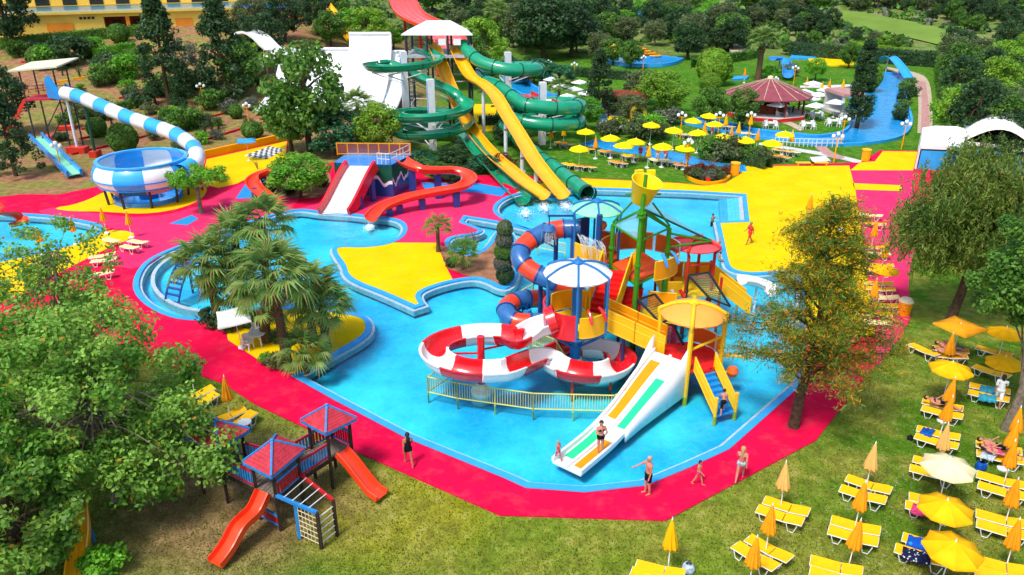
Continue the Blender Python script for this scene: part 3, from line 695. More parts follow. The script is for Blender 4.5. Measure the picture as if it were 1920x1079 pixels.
# ------------------------------------------------------------------ blue and white bowl slide
def bowl():
    c = G(280, 373); c.z = 0; root = thing('bowl_slide', 'round bowl slide in blue and white panels over a yellow pad', 'water slide', c)
    n = 10; prof = [(2.2,.95),(3.0,1.15),(3.75,1.75)]; prof2 = [(3.75,1.75),(4.12,2.25),(4.16,2.75),(3.95,3.25),(3.62,3.62)]
    for k in range(n):
        a0 = 2*math.pi*k/n + .1; a1 = a0 + 2*math.pi/n
        mb = MB().lathe(prof2, c, 4, a0, a1); mb.lathe([(r-.09, z) for r, z in prof2][::-1], c, 4, a0, a1)
        mb.build('side_panel', 'sky_gel' if k % 2 else 'white_gel', root, True)
        fo = MB().lathe(prof, c, 4, a0, a1).build('floor_panel', 'steel_blue_gel' if k % 2 else 'salmon_gel', root, True); MB().lathe([(r-.09, z) for r, z in prof][::-1], c, 4, a0, a1).build('inner_panel', 'sky_gel' if k % 2 else 'white_gel', fo, True)
    MB().sweep([Vector((c.x + 3.62*math.cos(a), c.y + 3.62*math.sin(a), 3.66)) for a in [2*math.pi*k/40 for k in range(40)]], [(.16,-.08),(.16,.08),(-.16,.08),(-.16,-.08)], loop=True).build('rim', 'sky_gel', root, True)
    for r, z in ((3.80,1.74),(4.16,2.42)):
        MB().sweep([Vector((c.x + r*math.cos(a), c.y + r*math.sin(a), z)) for a in [2*math.pi*k/40 for k in range(40)]], [(.05,-.05),(.05,.05),(-.05,.05),(-.05,-.05)], loop=True).build('flange', 'blue_gel', root, True)
    for k in range(9):
        a = 2*math.pi*k/9 + .3; MB().bar((c.x + 3.3*math.cos(a), c.y + 3.3*math.sin(a), 0), (c.x + 3.45*math.cos(a), c.y + 3.45*math.sin(a), 1.55), .16).build('leg', 'dark_steel', root)
    MB().lathe([(2.9,.0),(2.9,.45),(2.75,.45),(2.6,.12),(.01,.12)], c, 30).build('splash_basin', 'blue_gel', root, True)
    MB().cyl((c.x,c.y,.1),(c.x,c.y,1.0),.8,.9,14).build('drain_tube', 'navy_gel', root, True)
    # fence posts on the pad
    P = [V(122,175,84), V(150,182,82.5), V(190,199,80.5), V(235,218,78.5), V(280,234,76.5), V(320,248,74.8), V(346,262,73)]
    e = c + Vector((4.55*math.cos(R(40)), 4.55*math.sin(R(40)), 0)); P += [V(364,278,71), V(369,298,68.5)] + [Vector((c.x + 4.15*math.cos(R(a)), c.y + 4.15*math.sin(R(a)), z)) for a, z in ((5,2.95),(-22,2.85))]
    PP = spl(P, 6); r2 = thing('tube_chute', 'blue and white striped tube running down to the bowl slide', 'water slide', (P[0].x, P[0].y, tz(P[0].x, P[0].y)))
    for k, q in enumerate(cut(PP, 14)):
        MB().sweep(q, circ(.7, 16), True, False).build('tube_section', 'sky_gel' if k % 2 else 'white_gel', r2, True)
        if k: d = (q[1]-q[0]).normalized()*.04; MB().sweep([q[0]-d, q[0]+d], circ(.75, 16)).build('joint_flange', 'white_plastic', r2, True)
    p0 = PP[0]; d = (PP[1]-PP[0]).normalized(); back = [p0 - d*1.5, p0]
    mb = MB(); s = d.cross(Vector((0,0,1))).normalized()
    mb.add([p0 - d*1.9 + s*.9 - Vector((0,0,.6)), p0 - d*1.9 - s*.9 - Vector((0,0,.6)), p0 - d*1.5 + s*1.1 + Vector((0,0,1.3)), p0 + s*.64 - Vector((0,0,.62)), p0 - s*.64 - Vector((0,0,.62)), p0 + s*.66 + Vector((0,0,.6)), p0 - s*.66 + Vector((0,0,.6)), p0 - d*1.6 - s*1.1 + Vector((0,0,.7)), p0 - d*.9 + s*.9 + Vector((0,0,1.9))],
           ((0,1,4,3),(0,3,5,8,2),(1,7,6,4)))
    fl = mb.build('entry_funnel', 'blue_gel', r2); sm = fl.modifiers.new('thick', 'SOLIDIFY'); sm.thickness = .08
    for k, (px, py, mt) in enumerate(((152,262,'white_steel'),(252,258,'green_dark'))):
        g = T(px, py); i = min(range(len(PP)), key=lambda j: abs(PP[j].x - g.x)); q = PP[i]
        MB().cyl((q.x, q.y, tz(q.x,q.y) - .1), q - Vector((0,0,.6)), .16, .14, 10).build('support_post', mt, r2, True)
        MB().box((q.x, q.y, tz(q.x,q.y) + .3), (2.0 if k == 0 else .8, 1.2, .7)).build('footing', 'red_steel', r2)
    q = PP[-16]; MB().cyl((q.x, q.y, -.1), q - Vector((0,0,.6)), .13, n=10).build('support_post', 'red_steel', r2, True)
    # start platform
    q = p0 - d*3.4; zb = tz(q.x, q.y); r3 = thing('start_platform', 'small start platform with a slanted cream canopy above the bowl slide', 'platform', (q.x, q.y, zb)); z0 = p0.z - .75
    MB().box((q.x, q.y, z0), (4.0, 3.0, .2), .15).build('deck', 'paint_red', r3)
    for dx in (-1.8, 1.8):
        for dy in (-1.3, 1.3): MB().bar((q.x+dx, q.y+dy, zb-.3), (q.x+dx, q.y+dy, z0+3.0), .12).build('post', 'dark_steel', r3)
    for dy in (-1.3, 1.3):
        MB().bar((q.x-1.8,q.y+dy,zb+.4),(q.x+1.8,q.y+dy,z0-.2),.09).build('brace', 'dark_steel', r3)
        for z in (.5, 1.0): MB().bar((q.x-1.8,q.y+dy,z0+z),(q.x+1.2,q.y+dy,z0+z),.06).build('rail', 'red_steel', r3)
    mb = MB(); a = Vector((q.x, q.y, z0+3.0)); mb.add([a+Vector(v) for v in ((-2.6,-1.9,-.1),(2.6,-1.9,.35),(3.0,2.0,.75),(-2.2,2.0,.3),(-2.6,-1.9,.05),(2.6,-1.9,.5),(3.0,2.0,.9),(-2.2,2.0,.45))], ((3,2,1,0),(4,5,6,7),(0,1,5,4),(1,2,6,5),(2,3,7,6),(3,0,4,7)))
    mb.build('canopy', 'cream_roof', r3)
    for k in range(8): MB().box((q.x - 2.3 - k*.32, q.y - .4, z0 - .2 - k*.42), (.34, 1.2, .07)).build('stair_tread', 'paint_red', r3)
    MB().bar((q.x-2.1,q.y-1.0,z0-.1),(q.x-4.9,q.y-1.0,z0-3.6),.08,.3).build('stringer', 'red_steel', r3)
bowl()
# blue and green slide beside the bowl, going down to the side pool
def sidechute(px, label, mats, r):
    P = spl([T(x, y) + Vector((0,0,z)) for x, y, z in px], 6); root = thing('mat_slide', label, 'water slide', (P[-1].x, P[-1].y, 0))
    MB().sweep(P, [(r,0),(r,.08),(-r,.08),(-r,0)]).build('bed', mats[0], root); 
    for s in (-1, 1): MB().sweep(P, [(s*r+.12,-.1),(s*r+.12,.5),(s*r-.12,.5),(s*r-.12,-.1)]).build('side_wall', mats[1], root)
    for k in (3, 9, 15):
        if k < len(P): posts(root, [P[k]], .12, 'dark_steel', False)
sidechute([(74,282,1.4),(96,300,1.1),(122,320,.7),(142,335,.35)], 'sloping mat slide with blue sides left of the bowl slide', ('mint_canopy','blue_gel'), .6)
P = spl([G(-30,385,2.2), G(0,402,1.6), G(28,410,.9), G(36,424,.3)], 6)
flume('short_slide', 'orange chute ending in the side pool behind the big tree', 'water slide', P, 3, uprof(.6,.4), ['scarlet_gel'])
# ------------------------------------------------------------------ children's slide house
def kidhouse():
    A, B, C, D = G(632,366), G(738,371), G(778,347), G(668,334); H = 3.0
    root = thing('slide_house', 'painted slide house in blue and green with a white wavy band and rooftop deck', 'slide house', ((A.x+C.x)/2, (A.y+C.y)/2, DZ))
    for a, b, nm in ((A,B,'front_wall'),(B,C,'side_wall'),(C,D,'rear_wall'),(D,A,'side_wall')):
        d = (b-a).normalized(); n = Vector((d.y,-d.x,0)); N = 36
        top = []; rr = random.Random(nm)
        L = (b-a).length; zz = [1.35 + .32*math.sin(k*.42 + len(nm)) + .14*math.sin(k*.95+1) for k in range(N+1)]
        lo = MB(); hi = MB(); wv = MB()
        for k in range(N):
            p, q = a + d*L*k/N, a + d*L*(k+1)/N
            z = Vector((0,0,1)); 
            lo.add([p+z*DZ, q+z*DZ, q+z*zz[k+1], p+z*zz[k]], ((0,1,2,3),)); wv.add([p+n*.03+z*(zz[k]-.02), q+n*.03+z*(zz[k+1]-.02), q+n*.03+z*(zz[k+1]+.3), p+n*.03+z*(zz[k]+.3)], ((0,1,2,3),))
            hi.add([p+z*zz[k], q+z*zz[k+1], q+z*H, p+z*H], ((0,1,2,3),))
        o = lo.build(nm, 'navy_gel', root); hi.build('upper_wall', 'green_dark', o); wv.build('wave_band', 'white_plastic', o)
    top = MB().sheet([Vector((p.x,p.y,H)) for p in (A,B,C,D)], None, (), .25); top.build('deck', 'blue_gel', root)
    # rear fence
    fa, fb = G(633,291,H), G(770,292,H); fa.z = fb.z = H
    n = 7
    for k in range(n + 1): p = fa.lerp(fb, k/n); MB().bar(p, p + Vector((0,0,1.15)), .09).build('fence_post', 'orange_panel', root)
    for z in (.12, 1.1): MB().bar(fa + Vector((0,0,z)), fb + Vector((0,0,z)), .08).build('fence_rail', 'orange_panel', root)
    for k in range(n): p, q = fa.lerp(fb, (k+.06)/n), fa.lerp(fb, (k+.94)/n); MB().bar(p + Vector((0,0,.62)), q + Vector((0,0,.62)), .03, .8).build('fence_panel', 'net_red', root)
    fc = G(728,302,H); fc.z = H
    for p, q in ((G(708,308,H), G(732,310,H)), (G(732,310,H), G(768,292,H))):
        for z in (.5, 1.0): MB().bar(p + Vector((0,0,z)), q + Vector((0,0,z)), .05).build('fence_rail', 'white_steel', root)
        for k in range(4): m = p.lerp(q, k/3); MB().bar(m, m + Vector((0,0,1.0)), .05).build('fence_post', 'white_steel', root)
    for px, py in ((700,378),(676,392)): g = G(px,py); MB().cyl((g.x,g.y,DZ),(g.x,g.y,2.0 if px == 700 else 1.1),.3,.26,10).build('pier', 'navy_gel', root, True)
    # wide white slide
    r = thing('wide_slide', 'wide white slide with raised crimson sides in front of the slide house', 'slide', G(627,400))
    a0, a1 = G(600,401,.02), G(655,404,.02); t0, t1 = G(652,311,H), G(705,312,H); N = 14; pl = []
    for k in range(N + 1):
        f = k/N; z = H*(1-f) if False else H*(1 - (3*f*f - 2*f**3)*.35 - f*.65)
        pl.append((t0.lerp(a0, f), t1.lerp(a1, f), max(.03, z)))
    mb = MB(); vs = []
    for p, q, z in pl: vs += [(p.x,p.y,z),(q.x,q.y,z)]
    for p, q, z in pl: vs += [(p.x,p.y,z-.15),(q.x,q.y,z-.15)]
    o = 2*(N+1); mb.add(vs, [(2*k,2*k+2,2*k+3,2*k+1) for k in range(N)] + [(o+2*k,o+2*k+1,o+2*k+3,o+2*k+2) for k in range(N)]); mb.build('bed', 'white_gel', r, True)
    for s in (0, 1):
        pth = [Vector((x[s].x, x[s].y, x[2])) for x in pl]; MB().sweep(pth, [(.14,-.4),(.12,.62),(-.12,.62),(-.14,-.4)]).build('side_wall', 'red_gel', r, True)
    MB().add([t0 + Vector((0,0,.02)), t1 + Vector((0,0,.02)), G(703,288,H+.02), G(652,288,H+.02)], ((0,1,2,3),)).build('start_deck', 'blue_gel', r)
    # curving red slide
    P = spl([G(x,y,z) for x,y,z in ((752,306,3.0),(768,316,2.8),(790,324,2.55),(820,326,2.3),(850,326,2.05),(874,334,1.85),(880,347,1.65),(862,358,1.45),(820,366,1.2),(772,376,.95),(735,388,.72),(712,400,.5),(697,416,.22))], 5)
    f = flume('curved_slide', 'curving orange-red slide beside the slide house', 'slide', P, 8, uprof(.56,.5,.05,8), ['scarlet_gel'])
    MB().sweep(P[27:36], [(.72,-.12),(.72,.42),(.66,.42),(.66,-.12)]).build('outer_guard', 'coping_blue', f, True)
    for x, y in ((782,362),(828,350),(855,384),(790,395),(753,400),(727,412)):
        g = G(x, y); i = min(range(len(P)), key=lambda j: abs(P[j].x-g.x) + abs(P[j].y-g.y)*.6 ); q = P[i]; MB().box((q.x,q.y,q.z/2 - .05), (.55,.55,max(.2,q.z - .1)), .3).build('pier', 'navy_gel', f)
    P = spl([G(x,y,z) for x,y,z in ((512,326,2.2),(490,334,1.8),(476,346,1.4),(480,360,1.0),(497,374,.7),(515,388,.4))], 5)
    f = flume('curved_slide', 'small orange-red slide half hidden behind the green bush left of the slide house', 'slide', P, 4, uprof(.56,.5,.05,8), ['scarlet_gel'])
    for k in (4, 12, 18): q = P[k]; MB().box((q.x,q.y,q.z/2), (.5,.5,q.z), .3).build('pier', 'navy_gel', f)
kidhouse()
# low orange wall behind the yellow pavement, chess board, blue parasol
a, b = T(378,299), T(534,264); w0 = MB().bar(a + Vector((0,0,.35)), b + Vector((0,0,.35)), .4, 1.0).build('low_wall', 'orange_deck', origin=a); tag(w0, 'low orange wall along the back of the yellow pavement', 'wall')
cb = thing('chess_board', 'giant black and white chess board on the yellow pavement', 'chess board', G(500,287,DZ))
q = [G(458,294,0), G(500,300,0), G(535,282,0), G(505,276,0)]
for i in range(8):
    for j in range(8):
        def bi(u, v): return (q[0]*(1-u)+q[1]*u)*(1-v) + (q[3]*(1-u)+q[2]*u)*v
        c4 = [bi(i/8,j/8), bi((i+1)/8,j/8), bi((i+1)/8,(j+1)/8), bi(i/8,(j+1)/8)]
        MB().sheet([Vector((p.x,p.y,DZ+.03)) for p in c4], None, (), .02).build('tile', 'dark_steel' if (i+j)%2 else 'white_plastic', cb)
ONES = 'first second third fourth fifth sixth seventh eighth ninth tenth eleventh twelfth thirteenth fourteenth fifteenth sixteenth seventeenth eighteenth nineteenth'.split(); TENS = {2:'twenty',3:'thirty',4:'forty',5:'fifty',6:'sixty',7:'seventy',8:'eighty',9:'ninety'}; TTH = {2:'twentieth',3:'thirtieth',4:'fortieth',5:'fiftieth',6:'sixtieth',7:'seventieth',8:'eightieth',9:'ninetieth'}
def nth(n):
    if n < 20: return ONES[n-1]
    t, o = divmod(n, 10); return TTH[t] if o == 0 else TENS[t] + '-' + ONES[o-1]
# ------------------------------------------------------------------ water play structure in the big pool
def mushroom(root, c, r, zrim, rise, mat, ribmat, nrib=6, a0=-90, zplat=None, rr=.055, post_r=None):
    n = 36; prof = [(.02, rise), (r*.3, rise*.93), (r*.6, rise*.70), (r*.85, rise*.32), (r, 0)]
    mb = MB().lathe([(p, q) for p, q in prof[::-1]], (c[0], c[1], zrim), n, wob=lambda a, z: 1 + .018*math.cos(a*12)*(1 - z/rise))
    mb.lathe([(max(.01, p - .02), q - .06) for p, q in prof], (c[0], c[1], zrim), n); mb.build('canopy', mat, root, True, ang=0)
    for k in range(nrib):
        a = R(a0 + 360*k/nrib); u = Vector((math.cos(a), math.sin(a), 0)); C_ = Vector((c[0], c[1], zrim))
        pts = [C_ + u*(p*1.01 + .02) + Vector((0,0,q + .05)) for p, q in prof]; pr = post_r or r*1.0
        pts.append(C_ + u*pr + Vector((0,0,-.35)))
        rb = MB().tube(spl(pts, 4), rr, 8).build('rib', ribmat, root, True)
        if zplat is not None:
            MB().cyl(C_ + u*pr + Vector((0,0,-.3)), (c[0] + u.x*pr, c[1] + u.y*pr, zplat), rr*1.25, n=8).build('post', ribmat, root, True)
    MB().lathe([(.02,.16),(.16,.12),(.3,0),(.3,-.06)], (c[0], c[1], zrim + rise + .06), 12).build('hub', ribmat, root, True)
def arcpanel(root, c, r, a0, a1, z0, z1, mat, rim=None, t=.06, name='side_panel', n=8):
    mb = MB().lathe([(r, z0), (r, z1), (r - t, z1), (r - t, z0), (r, z0)], c, n, R(a0), R(a1)); o = mb.build(name, mat, root, True)
    if rim:
        for z in (z0, z1): MB().tube([Vector((c[0] + (r - t/2)*math.cos(a), c[1] + (r - t/2)*math.sin(a), z)) for a in [R(a0 + (a1-a0)*k/n) for k in range(n+1)]], .045, 6).build('panel_rim', rim, o, True)
        for a in (R(a0), R(a1)): q = (c[0] + (r-t/2)*math.cos(a), c[1] + (r-t/2)*math.sin(a)); MB().cyl((*q, z0), (*q, z1), .045, n=6).build('panel_rim', rim, o, True)
    return o
def flatpanel(root, a, b, h, mat, rim, t=.05, name='side_panel', mid=True):
    a, b = Vector(a), Vector(b); u = Vector((0,0,1)); d = b - a; n = Vector((d.y, -d.x, 0)).normalized() * t/2
    mb = MB(); mb.add([a-n, b-n, b-n+u*h, a-n+u*h, a+n, b+n, b+n+u*h, a+n+u*h], ((0,3,2,1),(4,5,6,7),(0,1,5,4),(3,7,6,2),(0,4,7,3),(1,2,6,5))); o = mb.build(name, mat, root)
    for z in ((0, h*.62, h) if mid else (0, h)): MB().tube([a + u*z, b + u*z], .045, 6).build('panel_rail', rim, o, True)
    for p in (a, b): MB().cyl(p - u*.05, p + u*(h + .04), .05, n=6).build('panel_rail', rim, o, True)
    return o
def stairs(root, a, b, w, n, mat, name='stair_tread'):
    a, b = Vector(a), Vector(b); d = b - a; d.z = 0; rz = math.atan2(d.y, d.x) ; L = d.length
    for k in range(n):
        f = (k + .5)/n; p = a.lerp(b, f); z = a.z + (b.z - a.z)*(k + 1)/n
        MB().box((p.x, p.y, z - .04), (L/n*1.12, w, .08), rz).build(name, mat, root)
        zl = a.z + (b.z - a.z)*k/n; e = a.lerp(b, k/n); MB().box((e.x, e.y, (z + zl)/2 - .05), (.03, w, abs(z - zl) - .08), rz).build('stair_riser', mat, root)
def gun(root, p, face, mat):
    u = Vector((math.cos(face), math.sin(face), 0)); MB().tube([p - u*.25 + Vector((0,0,.25)), p + Vector((0,0,.12)), p + u*.28 - Vector((0,0,.35))], [.06,.10,.07], 8).build('water_gun', mat, root, True)
FB = FZ + .01
# --- tower with the white mushroom canopy
c1 = G(1077, 693, WZ); Z1 = 2.75; c1z = (c1.x, c1.y, 0)
t1 = thing('play_tower', 'blue play tower under a white mushroom canopy', 'play tower', (c1.x, c1.y, FB))
mushroom(t1, (c1.x, c1.y), 1.75, 5.55, .55, 'white_gel', 'blue_steel', 6, -94, Z1 - .25)
MB().cyl((c1.x,c1.y,FB),(c1.x,c1.y,5.9),.3,.26,16).build('column', 'blue_steel', t1, True)
MB().lathe([(.95,FB),(.95,.12),(.6,.16),(.5,.2),(.38,.62),(.3,.66)], c1z, 22).build('column_base', 'white_plastic', t1, True)
for k in range(6):
    a, b = R(-94 + 60*k), R(-94 + 60*(k+1)); p = Vector((c1.x + 1.75*math.cos(a), c1.y + 1.75*math.sin(a), Z1-.25)); q = Vector((c1.x + 1.75*math.cos(b), c1.y + 1.75*math.sin(b), Z1-.25))
    MB().tube([p, q], .07, 8).build('ring_beam', 'blue_steel', t1, True)
    MB().tube([(c1.x + .25*math.cos(a), c1.y + .25*math.sin(a), 1.35), p - Vector((0,0,.0))], .07, 8).build('strut', 'blue_steel', t1, True)
    MB().tube([(c1.x, c1.y, Z1-.25), p], .06, 8).build('strut', 'blue_steel', t1, True)
MB().sheet([Vector((c1.x + 1.7*math.cos(R(-94+60*k)), c1.y + 1.7*math.sin(R(-94+60*k)), Z1)) for k in range(6)], None, (), .12).build('floor', 'sun_panel', t1)
arcpanel(t1, c1z, 1.78, 150, 268, Z1 - .25, Z1 + 1.15, 'red_gel', None, .09, 'entry_wall')
arcpanel(t1, c1z, 1.68, 60, 140, Z1 + .05, Z1 + 1.1, 'orange_panel', 'yellow_steel')
o = arcpanel(t1, c1z, 1.72, -88, -30, Z1 - .1, Z1 + 1.0, 'amber_panel', 'yellow_steel')
for a in (-72, -46): gun(t1, Vector((c1.x + 1.72*math.cos(R(a)), c1.y + 1.72*math.sin(R(a)), Z1 + 1.1)), R(a), 'red_gel')
# --- red and white spiral slide
def redwhite():
    A = Vector((V(898,650,34.6).x, 34.6, 0)); B = Vector((c1.x + .4, c1.y - .75, 0))
    P = [Vector((c1.x - 1.0, c1.y - .9, Z1 - .02)), Vector((c1.x - 2.0, c1.y - 1.0, Z1 - .32))] + helix(A, 2.25, 28, 315, 2.1, 1.35, 16, 1.5) + [Vector((B.x - 2.25, B.y - .75, .95))] + helix(B, 2.0, 215, 500, .72, .08, 16, 1.75)
    PP = spl(P, 4); root = flume('spiral_slide', 'red and white striped spiral slide winding round the blue tower', 'water slide', PP, 14, uprof(.62, .74, .06, 10), ['white_gel', 'red_gel'])
    MB().sweep([P[0] - Vector((-.1,0,-.1)), P[0] + Vector((-.32,-.02,-.05))], [(math.cos(t)*.78, .62 + math.sin(t)*.72) for t in [2*math.pi*k/16 for k in range(16)]], True, False).build('entry_hood', 'red_gel', root, True)
    q = A + Vector((.1, -.1, 0)); MB().cyl((q.x,q.y,FB),(q.x,q.y,3.15),.19,n=12).build('support_post', 'red_gel', root, True); MB().lathe([(.55,FB),(.55,.1),(.3,.16),(.22,.5)], q, 16).build('post_base', 'white_plastic', root, True)
    for a, z in ((60, 1.9), (150, 1.7), (240, 1.5), (300, 1.35)): MB().bar((q.x,q.y,z + .5), (A.x + 2.5*math.cos(R(a)), A.y + 1.6*math.sin(R(a)), z - .02), .09).build('bracket', 'red_gel', root)
    for a, z in ((250, .75), (310, .6), (20, .4)): MB().cyl((B.x + 2.0*math.cos(R(a)), B.y + 1.75*math.sin(R(a)), FB), (B.x + 2.0*math.cos(R(a)), B.y + 1.75*math.sin(R(a)), z), .08, n=8).build('support_post', 'red_steel', root, True)
redwhite()
# --- tower with the mint canopy and orange-blue tube
Z2 = 3.9; c3 = Vector((4.95, 43.6, 0))
t3 = thing('play_tower', 'navy play tower under a mint green mushroom canopy', 'play tower', (c3.x, c3.y, FB))
mushroom(t3, (c3.x, c3.y), 1.5, 6.75, .45, 'mint_canopy', 'blue_steel', 6, -92, Z2 - .2)
for k in range(6):
    a = R(-92 + 60*k); p = (c3.x + 1.5*math.cos(a), c3.y + 1.5*math.sin(a)); MB().cyl((*p, FB), (*p, Z2), .11, n=8).build('post', 'navy_steel', t3, True)
MB().cyl((c3.x, c3.y-1.45, FB), (c3.x, c3.y-1.45, 6.9), .17, n=10).build('column', 'navy_steel', t3, True)
MB().lathe([(.01,Z2),(1.55,Z2),(1.55,Z2-.14),(.01,Z2-.14)], (c3.x,c3.y,0), 6, R(-92), R(268)).build('floor', 'orange_floor', t3)
arcpanel(t3, (c3.x,c3.y,0), 1.5, -150, -98, Z2 + .05, Z2 + 1.05, 'amber_panel', 'yellow_steel')
arcpanel(t3, (c3.x,c3.y,0), 1.5, 100, 205, Z2 - .1, Z2 + 1.9, 'navy_gel', None, .06, 'entry_wall')
arcpanel(t3, (c3.x,c3.y,0), 1.5, 20, 75, Z2 + .05, Z2 + 1.05, 'rust_panel', 'white_steel')
MB().bar((c3.x-1.3,c3.y-.6,6.55),(c3.x-2.9,c3.y-.6,6.55),.1).build('spray_arm', 'navy_steel', t3); MB().lathe([(.02,.3),(.3,.28),(.42,.0),(.38,-.05)], (c3.x-2.8,c3.y-.6,5.7), 16).build('spray_bell', 'steel_blue_gel', t3, True); MB().cyl((c3.x-2.8,c3.y-.6,6.0),(c3.x-2.8,c3.y-.6,6.55),.04,n=6).build('spray_pipe', 'navy_steel', t3, True)
rr = random.Random(4); mb = MB()
for k in range(60):
    f = rr.random(); p = Vector((c3.x - 1.3 + f*1.5, c3.y - 1.7 - rr.random()*.3, 5.9 - .5*f)); q = p + Vector((.25 + rr.uniform(-.1,.1), -.25, -rr.uniform(.5,1.5))); mb.tube([p, p.lerp(q,.5) + Vector((.08,0,.12)), q], [.006,.015,.004], 4, False)
for k in range(70):
    a = rr.uniform(0, 6.28); r_ = rr.uniform(.0,.4); p = Vector((c3.x-2.8 + r_*math.cos(a), c3.y-.6 + r_*math.sin(a), 5.65)); mb.tube([p, p + Vector((rr.uniform(-.15,.15), rr.uniform(-.1,.1), -rr.uniform(.3,1.1)))], [.012,.004], 4, False)
tag(mb.build('spray', 'spray'), 'fine water spray falling from the mint green tower', kind='stuff')
P = [V(1090,430,43.8), V(1050,430,44.0), V(1012,441,43.7), V(980,464,43), V(977,489,42.2), V(1002,512,41.7), V(1040,528,41.4), V(1075,543,41.7), V(1085,556,43.2), V(1055,560,44.2), V(1010,560,43.8), V(970,564,43), V(949,580,42), V(962,601,41.1), V(995,606,40.9), V(1030,603,40.9)]
PP = spl(P, 5)
tsl = flume('tube_slide', 'orange and dark blue tube slide curling round the mint green tower', 'water slide', PP, 19, circ(.56, 16), ['steel_blue_gel', 'scarlet_gel'], tube=True, joint='navy_gel', jprof=circ(.61, 16))
for px, py in ((998,492),(1015,430),(960,560)):
    i = min(range(len(PP)), key=lambda j: (PP[j] - V(px, py, PP[j].y)).length); q = PP[i]; MB().cyl((q.x+.75,q.y,FB),(q.x+.75,q.y,q.z-.1),.14,n=10).build('support_post','navy_steel',tsl,True); MB().bar((q.x+.75,q.y,q.z-.9),(q.x,q.y,q.z-.5),.1).build('bracket','navy_steel',tsl); MB().lathe([(.5,FB),(.5,.3),(.3,.35),(.3,.7),(.01,.7)],(q.x+.75,q.y,0),14).build('post_base','coping_blue',tsl,True)
# --- bucket tower in green steel
F_, R_, B_, L_ = Vector((6.85,39.6,0)), Vector((8.85,41.7,0)), Vector((7.9,44.2,0)), Vector((5.75,42.3,0)); cb2 = (F_+R_+B_+L_)/4; ZE = 6.25
t2 = thing('bucket_tower', 'green steel tower with a yellow tipping bucket on top', 'play tower', (cb2.x, cb2.y, FB))
up = Vector((0,0,1)); apex = Vector((cb2.x - .1, cb2.y - .6, 7.5))
for p in (F_, R_, B_, L_):
    MB().cyl(p + up*FB, p + up*(ZE if p is not F_ else 7.0), .15 if p is not F_ else .18, .13, 10).build('post', 'green_steel', t2, True)
    MB().tube([p + up*ZE, apex], .085, 8).build('rafter', 'green_steel', t2, True)
    MB().cyl(p + up*(Z2+.9), p + up*(Z2+1.0), .2, n=10).build('collar', 'green_steel', t2, True)
MB().cyl(F_ + up*7.0, F_ + up*9.9 + Vector((.12,.1,0)), .13, .10, 10).build('mast', 'green_steel', t2, True)
for a, b in ((F_,R_),(R_,B_),(B_,L_),(L_,F_)):
    MB().tube([a + up*ZE, b + up*ZE], .06, 8).build('eaves_beam', 'green_steel', t2, True); MB().tube([a + up*(Z2-.2), b + up*(Z2-.2)], .08, 8).build('floor_beam', 'green_steel', t2, True)
rp = V(1334, 452, 42.5)
for q in (R_ + up*(Z2+1.2), R_ + up*(ZE-.3)): MB().tube([q, rp], .07, 8).build('outrigger', 'green_steel', t2, True)
MB().tube([apex, rp], .06, 8).build('outrigger', 'green_dark', t2, True)
lv = V(1143, 428, 43.5); bk = Vector((8.6, 46.2, 6.2))
for a, b in ((L_ + up*ZE, bk), (bk, rp), (L_ + up*ZE, F_ + up*ZE)):
    mb = MB(); mb.add([apex + up*.04, a, b], ((0,1,2),)); o = mb.build('roof_sheet', 'blue_sheet', t2); o.modifiers.new('t','SOLIDIFY').thickness = .02
bz = 8.75; bc = F_.lerp(cb2, .32)
mbk = MB().lathe([(.01,-.62),(.46,-.62),(.52,-.55),(.82,.68),(.86,.72),(.80,.72),(.76,.66),(.47,-.50),(.01,-.52)], (0,0,0), 26); m4 = Matrix.Translation((bc.x, bc.y, bz)) @ Matrix.Rotation(R(12),4,'Y') @ Matrix.Rotation(R(14),4,'X')
mbk.v = [tuple(m4 @ Vector(p)) for p in mbk.v]; mbk.build('bucket', 'sun_panel', t2, True)
for s in (-1, 1): MB().bar((bc.x - .95, bc.y + s*.0, bz - .1), (bc.x + .95, bc.y, bz - .1), .08).build('bucket_axle', 'green_steel', t2) if s == 1 else None
for a in (20, 110): MB().box((bc.x + .5*math.cos(R(a)), bc.y + .75, bz + .85), (.45,.2,.35), R(a*.2)).build('bucket_lip', 'sun_panel', t2)
MB().lathe([(.14,-.1),(.26,-.1),(.26,.0),(.14,.02),(.14,.1),(.24,.1),(.24,.2),(.12,.2)], F_ + up*7.7, 14).build('mast_collar', 'green_steel', t2, True)
for q in (F_,L_,R_): MB().tube([q + up*(ZE+.15), Vector((bc.x,bc.y,8.0)).lerp(q + up*8.0, .35)], .06, 8).build('brace', 'green_steel', t2, True)
MB().sheet([p*.97 + cb2*.03 + up*Z2 for p in (F_,R_,B_,L_)], None, (), .15).build('floor', 'orange_floor', t2)
ctr = (cb2.x, cb2.y, 0)
arcpanel(t2, ctr, 2.35, 62, 118, Z2 + .15, Z2 + 1.25, 'rust_panel', 'white_steel'); arcpanel(t2, ctr, 2.35, 5, 58, Z2 + .15, Z2 + 1.25, 'rust_panel', 'white_steel'); arcpanel(t2, ctr, 2.35, 122, 165, Z2 + .15, Z2 + 1.2, 'rust_panel', 'yellow_steel')
arcpanel(t2, ctr, 2.2, -76, -22, Z2 - .05, Z2 + 1.05, 'orange_panel', 'yellow_steel')
for a in (-62, -40): gun(t2, Vector((ctr[0] + 2.2*math.cos(R(a)), ctr[1] + 2.2*math.sin(R(a)), Z2 + 1.1)), R(a), 'blue_gel')
MB().lathe([(.01,.32),(.26,.2),(.3,0),(.2,-.2),(.01,-.3)], (ctr[0]-2.1, ctr[1]+1.2, Z2+2.0), 12).build('splash_flower', 'orange_gel', t2, True)
